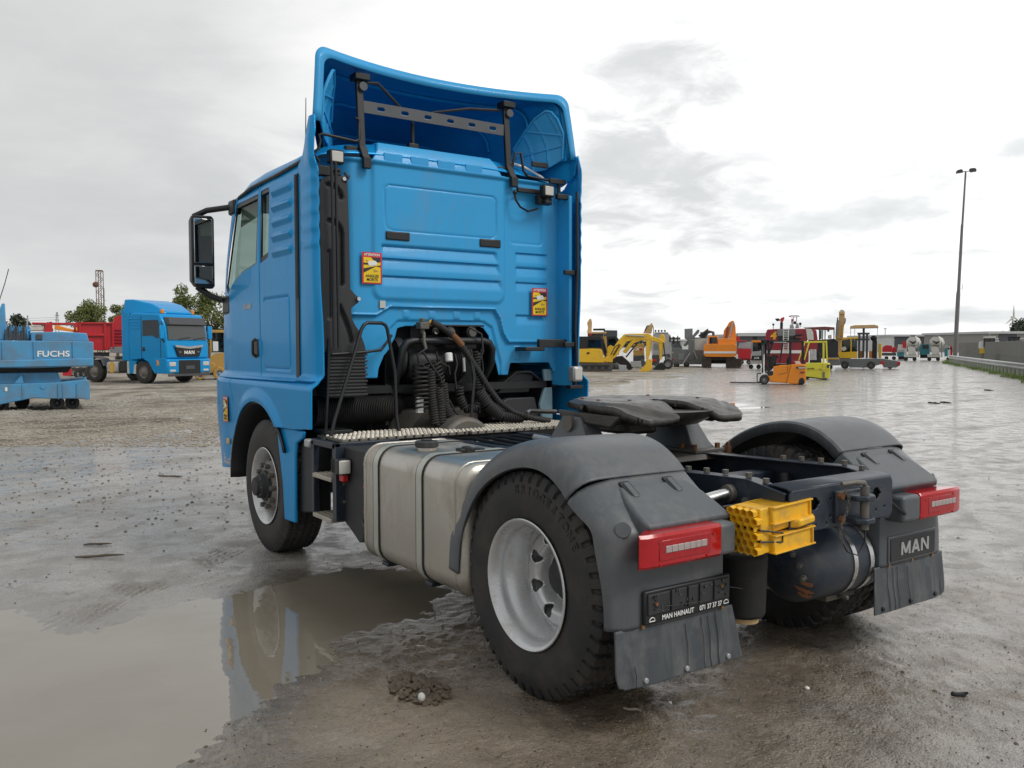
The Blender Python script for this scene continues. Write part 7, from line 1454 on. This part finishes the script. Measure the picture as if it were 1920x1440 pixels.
S.B('mast_inner', *r_(798, 205), *r_(814, 410), .5, .7, 'dkgrey'); G().ball((S.X(r_(878, 0)[0]), .8, S.Z(r_(0, 275)[1])), 6*S.k, 8, (1, .5, .9)).out('spare_roll', 'rubber', S.p, smooth=50); S.B('engine', *r_(868, 290), *r_(905, 413), .3, 1.5, 'rubber'); S.B('orange_tank', *r_(845, 362), *r_(868, 412), .5, 1.2, 'orange'); S.B('orange_tank', *r_(782, 362), *r_(800, 412), .7, 1.2, 'orange'); S.B('yellow_post', *r_(912, 310), *r_(934, 412), .9, 1.2, 'machine_yellow'); S.P('bag', [r_(650, 350), r_(660, 335), r_(680, 332), r_(690, 350), r_(670, 365)], .22, .4, 'offwhite')
for a in (680, 862): S.W('wheel', r_(a, 0)[0], 692-7.4, 7.2, .0, .45, hub='plantgrey')
S.W('wheel', r_(808, 0)[0], 692-6, 5, 1.4, 1.9, hub=None); S.W('wheel', r_(995, 0)[0], 692-6, 5.6, 1.0, 1.6, hub=None)
# far row
S = Site('tanker_trailer', 1668, 675, 'red tank trailers standing in the far row, left of the first concrete mixer', 'trailer')
S.P('tank', [r_(936, 370), r_(940, 335), r_(965, 322), r_(1005, 325), r_(1012, 370)], .2, 3, 'red'); S.P('tank', [r_(1008, 375), r_(1010, 335), r_(1035, 335), r_(1038, 372)], .6, 3, 'red'); S.B('bumper', *r_(935, 375), *r_(1035, 395), .2, 1, 'dkgrey'); S.W('wheel', 1662, 671.5, 3.6, .1, .6, hub=None); S.W('wheel', 1676, 671.5, 3.6, .1, .6, hub=None)
for a, b, cc_, mm, lb in ((1040, 1090, 350, 'teal', 'low blue-green container in the far row beside the first concrete mixer'), (1368, 1390, 325, 'teal', 'blue box vehicle in the far row just left of the lamp mast')):
    S = Site('skip', r_(a, 0)[0], 675, lb, 'container'); S.B('skip_body', *r_(a, cc_+22), *r_(b, 400), 0, 2.4, mm); S.B('skip_rim', *r_(a-1, cc_), *r_(b+1, cc_+20), -.1, 2.5, 'galv')
S = Site('concrete_mixer', 1708, 677, 'white concrete mixer lorry seen from behind, left one of the two', 'lorry', 'white concrete mixers in the far row')
def mixer(S, o):
    w = lambda a, b: r_(a+o, b)
    S.P('drum', [w(1095, 330), w(1105, 285), w(1130, 262), w(1165, 258), w(1195, 275), w(1208, 305), w(1200, 340), w(1170, 350)], .8, 3.2, 'offwhite', bevel=.5); S.P('drum_mouth', [w(1118, 290), w(1128, 262), w(1165, 262), w(1175, 285), w(1150, 300)], .3, .8, 'offwhite'); S.P('mouth_gap', [w(1115, 288), w(1148, 302), w(1178, 290), w(1150, 318)], .2, .35, 'black', bevel=.02)
    S.P('mouth_gap', [w(1120, 318), w(1150, 326), w(1176, 318), w(1150, 334)], .2, .3, 'black', bevel=.02); S.P('funnel', [w(1128, 252), w(1168, 252), w(1162, 266), w(1134, 266)], .3, .8, 'grey'); S.P('chute', [w(1112, 335), w(1150, 332), w(1165, 345), w(1172, 385), w(1120, 385)], .0, .5, 'offwhite')
    S.B('tail_bumper', *w(1088, 385), *w(1180, 405), .1, .4, 'offwhite'); S.B('chassis', *w(1090, 402), *w(1175, 412), .3, 2.6, 'dkgrey'); S.L('ladder', [w(1185, 300), w(1188, 405)], .06, 'grey', .2)
    S.W('wheel', w(1102, 0)[0], 673.5, 3.5, .3, .9, hub=None); S.W('wheel', w(1162, 0)[0], 673.5, 3.5, .3, .9, hub=None)
mixer(S, 0)
S = Site('concrete_mixer', 1754, 677, 'white concrete mixer lorry seen from behind, right one of the two near the lamp mast', 'lorry', 'white concrete mixers in the far row'); mixer(S, 162)
S = Site('lorry', 1732, 676, 'dark teal lorry cab between the two white concrete mixers', 'lorry')
S.P('cab', [r_(1195, 390), r_(1195, 318), r_(1262, 312), r_(1268, 390)], .4, 2.6, 'teal'); S.B('windscreen', *r_(1215, 318), *r_(1258, 345), .36, .4, 'glass_dark'); S.B('undercarriage', *r_(1200, 390), *r_(1262, 412), .5, 2.6, 'rubber')
for k, (a, b) in enumerate(((1396, 'white'), (1412, 'red'))):
    S = Site('parked_van', r_(a, 0)[0], 675, ('white', 'red')[k]+' vehicle in the far row at the foot of the lamp mast', 'van'); S.P('body', [r_(a-8, 400), r_(a-8, 350), r_(a-4, 325 if k else 335), r_(a+8, 325 if k else 335), r_(a+12, 365), r_(a+12, 400)], 0, 3.5, b); S.W('wheel', r_(a-3, 0)[0], 672.5, 2.8, -.05, .2, hub=None); S.W('wheel', r_(a+8, 0)[0], 672.5, 2.8, -.05, .2, hub=None); S.B('window', *r_(a-5, 338), *r_(a+7, 352), -.03, .0, 'glass_dark', bevel=.01)
for a, lb in ((1640, 'white tractor with black window frames behind the right fence'), (1810, 'white tractor further right behind the fence, half out of the picture')):
    S = Site('tractor', r_(a, 0)[0]+14, 684, lb, 'tractor'); w = lambda p, b: r_(a+p, b)
    S.P('cab', [w(0, 330), w(0, 272), w(70, 270), w(76, 330)], .4, 2.0, 'glass_dark'); S.B('cab_roof', *w(-6, 262), *w(82, 274), .3, 2.1, 'offwhite' if a < 1700 else 'black')
    for p in (-4, 68, 34): S.B('cab_post', *w(p, 272), *w(p+8, 335), .35, .5, 'black')
    S.P('hood', [w(-40, 345), w(-36, 300), w(0, 290), w(0, 345)], .6, 1.8, 'white'); S.P('fender', [w(70, 345), w(76, 292), w(104, 290), w(108, 345)], .4, 2, 'white'); S.B('engine', *w(-30, 345), *w(100, 380), .5, 1.8, 'machine_yellow'); S.W('wheel', w(80, 0)[0], 684-8, 8.5, .2, .8); S.W('wheel', w(-20, 0)[0], 684-6, 6.5, .2, .7)
S = Site('dump_truck', 1898, 692, 'ochre yellow machine seen dimly through the right fence', 'machine'); S.P('body', [r_(1750, 420), r_(1760, 370), r_(1830, 340), r_(1920, 345), r_(1990, 360), r_(1990, 430)], .4, 2.6, 'ochre'); S.W('wheel', r_(1800, 0)[0], 685, 7, .2, .8); S.W('wheel', r_(1930, 0)[0], 685, 7, .2, .8); S.P('chassis', [r_(1750, 420), r_(1990, 420), r_(1980, 445), r_(1760, 445)], .6, 2.4, 'dkgrey')
# fence, crash barrier, verge
def at(u, D, z=0.):
    d = pray(u, 720); d = d/np.dot(d, FW); h = CAM[:2]+d[:2]*D/np.hypot(*FW[:2])*np.hypot(*FW[:2]); return Vector((CAM[0]+d[0]*D, CAM[1]+d[1]*D, z))
A_, B_ = at(1797, 112), at(1924, 46); dr = (B_-A_).normalized(); L_ = (B_-A_).length+26
f = empty('mesh_fence', A_, 0, 'tall grey mesh fence on the right behind the crash barrier', 'fence'); f.rotation_euler = (0, 0, math.atan2(dr.y, dr.x)); nP = int(L_/2.5)
for i in range(nP+1): G().box(i*2.5-.03, i*2.5+.03, -.03, .03, 0, 1.9).out('fence_post', 'fence', f)
for z_ in (.12, 1.0, 1.82): G().box(0, nP*2.5, -.012, .012, z_-.012, z_+.012).out('fence_rail', 'fence', f)
g = G(); k = 0
while k*.10 < nP*2.5: g.box(k*.10-.011, k*.10+.011, -.008, .008, .05, 1.84 if k % 2 else 1.88); k += 1
o = g.out('fence_bars', 'fence', f); o['kind'] = 'stuff'
A_, B_ = at(1779, 78), at(1924, 42); dr = (B_-A_).normalized(); L_ = (B_-A_).length+16
f = empty('crash_barrier', A_, 0, 'long galvanised crash barrier along the grass strip on the right', 'barrier'); f.rotation_euler = (0, 0, math.atan2(dr.y, dr.x)); nP = int(L_/1.33)
G().loft([[(x, y, z_) for y, z_ in ((-.02, .74), (-.09, .70), (-.09, .64), (-.02, .60), (-.02, .56), (-.09, .52), (-.09, .46), (-.02, .42))] for x in (0, L_/2, L_)], closed=False).out('barrier_beam', 'galv', f, solid=.006, smooth=30)
for i in range(nP): G().box(i*1.33-.05, i*1.33+.05, -.01, .09, 0, .70).out('barrier_post', 'galv', f)
# grass blades on the verge
g = G(); rs = random.Random(9)
for i in range(26000):
    u = rs.uniform(1765, 2000); D = 33+58*rs.random()**1.2; p = at(u, D)
    if verge_mask(np.array([p.x]), np.array([p.y]))[0] < .45: continue
    h = .08+.16*rs.random()**2; a = rs.random()*6.3; w_ = .012+.02*rs.random(); c0, s0 = math.cos(a)*w_, math.sin(a)*w_; lx, ly = rs.uniform(-.08, .08), rs.uniform(-.08, .08)
    z0_ = .02; g.add([(p.x-c0, p.y-s0, z0_), (p.x+c0, p.y+s0, z0_), (p.x+lx, p.y+ly, z0_+h)], [(0, 1, 2)])
o = g.out('grass', 'grassm', None); o['kind'] = 'stuff'
# lamp mast
S = Site('lamp_mast', 1790, 680, 'very tall slim grey lamp mast with twin floodlights on the right', 'lamp mast')
hh = S.Z(326)
G().tube([(0, 0, 0), (.02, 0, hh*.36), (.1, 0, hh*.36+.1), (.36, 0, hh*.72), (.36, 0, hh*.722), (S.X(1803), 0, hh)], [.22, .19, .17, .13, .105, .07], 10).out('mast_pole', 'pole', S.p, smooth=50) if 0 else G().tube([(0, 0, 0), (S.X(1794), 0, hh*.36), (S.X(1794.4), 0, hh*.38), (S.X(1798.5), 0, hh*.72), (S.X(1799), 0, hh*.73), (S.X(1803), 0, hh)], [.20, .185, .15, .125, .10, .075], 10).out('mast_pole', 'pole', S.p, smooth=50)
G().bar((S.X(1793), 0, hh), (S.X(1814), 0, hh), .06, .06).out('mast_arm', 'pole', S.p)
for a, b in ((1784.5, 1798), (1809, 1823)): S.P('floodlight', [(a, 327.5 if a < 1800 else 324), (a+3, 324 if a < 1800 else 322.5), (b-3, 322.5), (b, 325), (b, 327), (a+2, 327.8)], -.5, .3, 'dkgrey', bevel=.02)
S.L('aerial', [(1796, 543), (1802, 543), (1802, 534)], .03, 'silver', -.2)
# distant masts, turbine
def far(name, u, D, label, cat): r = empty(name, at(u, D), -YAW, label, cat); return r
r = far('wind_turbine', 1896, 1500, 'white three-bladed wind turbine far away at the right edge', 'wind turbine'); k = 1500/FPX
G().tube([(0, 0, 0), (0, 0, (648-595)*k)], [2.2, 1.2], 10).out('tower', 'offwhite', r, smooth=50); G().box(-2, 2, -3, 3, 52*k, 55*k).out('nacelle', 'offwhite', r)
for dx_, dz_ in ((-.3, 22.5), (-14.5, -12.5), (13.5, -10)): G().tube([(0, -3, 53.5*k), (dx_*k*.3, -3, (53.5+dz_*.3)*k), (dx_*k, -3, (53.5+dz_)*k)], [1.1, 1.5, .3], 6).out('blade', 'offwhite', r)
for u, D, v, lb in ((1891, 520, 606, 'thin distant lamp post just left of the wind turbine'), (1658, 330, 609, 'thin distant lamp post between side loader and mixers'), (1817, 400, 625, 'thin distant lamp post right of the lamp mast'), (1804, 400, 627, 'short thin distant post near the lamp mast')):
    r = far('lamp_post', u, D, lb, 'lamp post'); k = D/FPX; G().tube([(0, 0, 0), (0, 0, (648-v)*k)], .13, 6).out('post', 'galv', r); G().box(-2*k, 2*k, -.2, .2, (648-v)*k-.2, (648-v)*k+.1).out('lamp_head', 'galv', r)
r = far('lattice_mast', 191, 150, 'rusty red-brown lattice mast rising behind the red trailer on the left', 'mast'); k = 150/FPX; hh = (648-507)*k+1.6
for x in (-.42, .42):
    for y in (-.42, .42): G().bar((x, y, 0), (x, y, hh), .10, .10, (0, 1, 0)).out('mast_leg', 'mast', r)
n = 20
for i in range(n):
    z0, z1 = hh*i/n, hh*(i+1)/n
    for y in (-.42, .42): G().bar((-.42, y, z0 if i % 2 else z1), (.42, y, z1 if i % 2 else z0), .07, .05, (0, 1, 0)).out('mast_brace', 'mast', r)
G().bar((-.6, 0, hh), (.5, 0, hh), .2, .2).out('mast_head', 'mast', r); G().ball((-.45, -.5, hh-2.4), .55, 8, (1, .5, .9)).out('mast_drum', 'mast', r, smooth=50)
r2 = far('radio_mast', 199, 160, 'thin grey pole standing just right of the rusty lattice mast', 'mast'); G().tube([(0, 0, 0), (0, 0, (648-523)*160/FPX)], .09, 6).out('pole', 'galv', r2); G().tube([(-.3, 0, 10), (.3, 0, 10)], .05, 5).out('pole_rung', 'galv', r2)
r = far('power_pylon', 110, 420, 'small distant power pylon left of the rusty mast', 'pylon'); k = 420/FPX
for x in (-1.2, 1.2): G().bar((x, 0, 0), (x*.2, 0, 70*k), .25, .25, (0, 1, 0)).out('pylon_leg', 'pole', r)
for v in (45, 55, 64): G().bar((-4*k, 0, v*k), (4*k, 0, v*k), .25, .25).out('pylon_arm', 'pole', r)
g = G()
for dv in (0, 4): g.tube([(*at(-60, 420)[:2], (648-596+dv)*k), (*at(20, 420)[:2], (648-595+dv)*k), (*at(110, 420)[:2], (648-592+dv)*k)], .06, 4)
o = g.out('power_line', 'pole', r); o.matrix_parent_inverse = (Matrix.Translation(r.location) @ Matrix.Rotation(-YAW, 4, 'Z')).inverted()
g.V, g.F = [], []
# buildings on the horizon
def hall(u0, u1, D, v, mat, label, depth=30., roof='roofm', doors=0):
    a, b = at(u0, D), at(u1, D); L = (b-a).length; r = empty('warehouse', a, -YAW, label, 'building'); k = D/FPX; h = (648-v)*k+CAM[2]
    G().box(0, L, 0, depth, 0, h).out('wall', mat, r); G().box(-.4, L+.4, -.4, depth+.4, h, h+.5).out('roof', roof, r)
    n = int(L/6)
    for i in range(n): G().box(i*6+.0, i*6+.12, -.08, 0, 0, h).out('wall_rib', roof, r)
    for i in range(doors): x = L*(i+.5)/doors; G().box(x-2, x+2, -.12, 0, 0, 4).out('door', 'dkgrey', r)
    G().box(0, L, -.1, 0, h*.70, h*.76).out('wall_stripe', 'roofm', r)
hall(1385, 1472, 170, 631, 'wall_panel', 'long low pale warehouse behind the red fire tender', doors=3)
hall(1672, 1850, 230, 632, 'wall_panel', 'long low white warehouse behind the two concrete mixers', doors=5)
hall(1853, 2060, 190, 627, 'concrete', 'beige concrete building above the fence on the far right', doors=3)
hall(1240, 1330, 260, 640, 'wall_panel', 'low distant pale shed behind the silver lorry', doors=2)
S = Site('parked_truck', 1690, 674, 'small white vehicles showing beside the red tank trailers', 'van'); S.B('body', 1683, 646, 1700, 664, 1, 4, 'offwhite'); S.B('red_side', 1692, 640, 1699, 652, .8, 1, 'red'); S.B('undercarriage', 1684, 664, 1699, 674, 1.4, 3.5, 'rubber')
# trees
def tree(u, D, w, h, label, mat='leaf', n=2600, seed=1, trunk=.25, gaps=.5, leaf=.30):
    r = empty('tree', at(u, D), 0, label, 'tree'); rs = random.Random(seed)
    t = G().tube([(0, 0, 0), (.1, 0, h*.3), (-.1, .1, h*.6), (0, 0, h*.85)], [trunk, trunk*.8, trunk*.5, trunk*.15], 7); limbs = []; g = G()
    for i in range(14):
        z0 = h*(.08+.6*rs.random()); a = rs.random()*6.28; q = w*.5*(.4+.5*rs.random()); e1 = Vector((q*math.cos(a), q*math.sin(a), min(h*.93, z0+h*(.05+.25*rs.random())))); limbs.append((e1, w*(.13+.10*rs.random())))
        t.tube([(0, 0, z0), (e1.x*.5, e1.y*.5, (z0+e1.z)/2+.2), e1], [trunk*.4, trunk*.25, trunk*.08], 5)
    limbs += [(Vector((rs.uniform(-.12, .12)*w, rs.uniform(-.12, .12)*w, h*(.7+.25*rs.random()))), w*.16) for _ in range(6)]
    for i in range(n):
        c_, R_ = limbs[rs.randrange(len(limbs))]; d = Vector((rs.gauss(0, 1), rs.gauss(0, 1), rs.gauss(0, .8))); d = d.normalized()*R_*(.5+.6*rs.random())
        p = c_+d; s_ = leaf*(.5+.8*rs.random()); u1 = Vector((rs.gauss(0, 1), rs.gauss(0, 1), rs.gauss(0, 1))).normalized(); v1 = u1.cross(Vector((rs.gauss(0, 1), rs.gauss(0, 1), rs.gauss(0, 1)))).normalized()
        g.add([p+u1*s_, p+v1*s_*.6, p-u1*s_, p-v1*s_*.6], [(0, 1, 2, 3)])
    t.out('trunk', 'bark', r, smooth=50); o = g.out('crown', mat, r); o['kind'] = 'stuff'; return r
def th(v, D): return (648-v)*D/FPX+CAM[2]
tree(163, 130, 6.0, th(563, 130), 'loose green tree just left of the rusty lattice mast', seed=2, n=5200, leaf=.17)
tree(222, 140, 4.5, th(572, 140), 'smaller green tree between the lattice mast and the blue tractor unit', seed=5, n=3000, leaf=.16)
tree(350, 110, 5.5, th(537, 110), 'leafy green tree rising behind the windscreen of the second blue tractor unit', seed=8, n=6500, leaf=.15)
tree(392, 112, 5.6, th(540, 112), 'leafy green tree right beside the mirror of the big truck', seed=11, n=6500, leaf=.15)
tree(452, 114, 6, th(556, 114), 'leafy tree almost hidden behind the big blue cab', seed=14, n=2000, leaf=.22)
tree(38, 170, 5, th(590, 170), 'low dark tree above the blue mobile crane on the far left', 'leaf_far', seed=17, n=2200, leaf=.26)
tree(88, 300, 5, th(602, 300), 'tiny distant dark tree right of the low dark tree', 'leaf_far', seed=19, n=900, leaf=.4)
tree(1914, 260, 13, th(609, 260), 'dark tree crown over the beige building at the right edge', 'leaf_far', seed=23, n=5000, leaf=.4)
g = G(); rs = random.Random(4)
for i in range(15000):
    A0 = YAW+rs.uniform(-.9, .9); D = rs.uniform(650, 760); hgt = 2.0+6.5*float(vn(np.array([A0*38.0]), np.array([3.3]), 4)[0])**1.5
    p = Vector((CAM[0]+D*math.sin(A0), CAM[1]+D*math.cos(A0), hgt*rs.random()**.8)); s_ = .8+1.2*rs.random()
    u1 = Vector((rs.gauss(0, 1), rs.gauss(0, 1), rs.gauss(0, 1))).normalized(); v1 = u1.cross(Vector((rs.gauss(0, 1), rs.gauss(0, 1), .3))).normalized(); g.add([p+u1*s_, p+v1*s_, p-u1*s_, p-v1*s_], [(0, 1, 2, 3)])
o = g.out('distant_woods', 'leaf_far', None); o['kind'] = 'stuff'
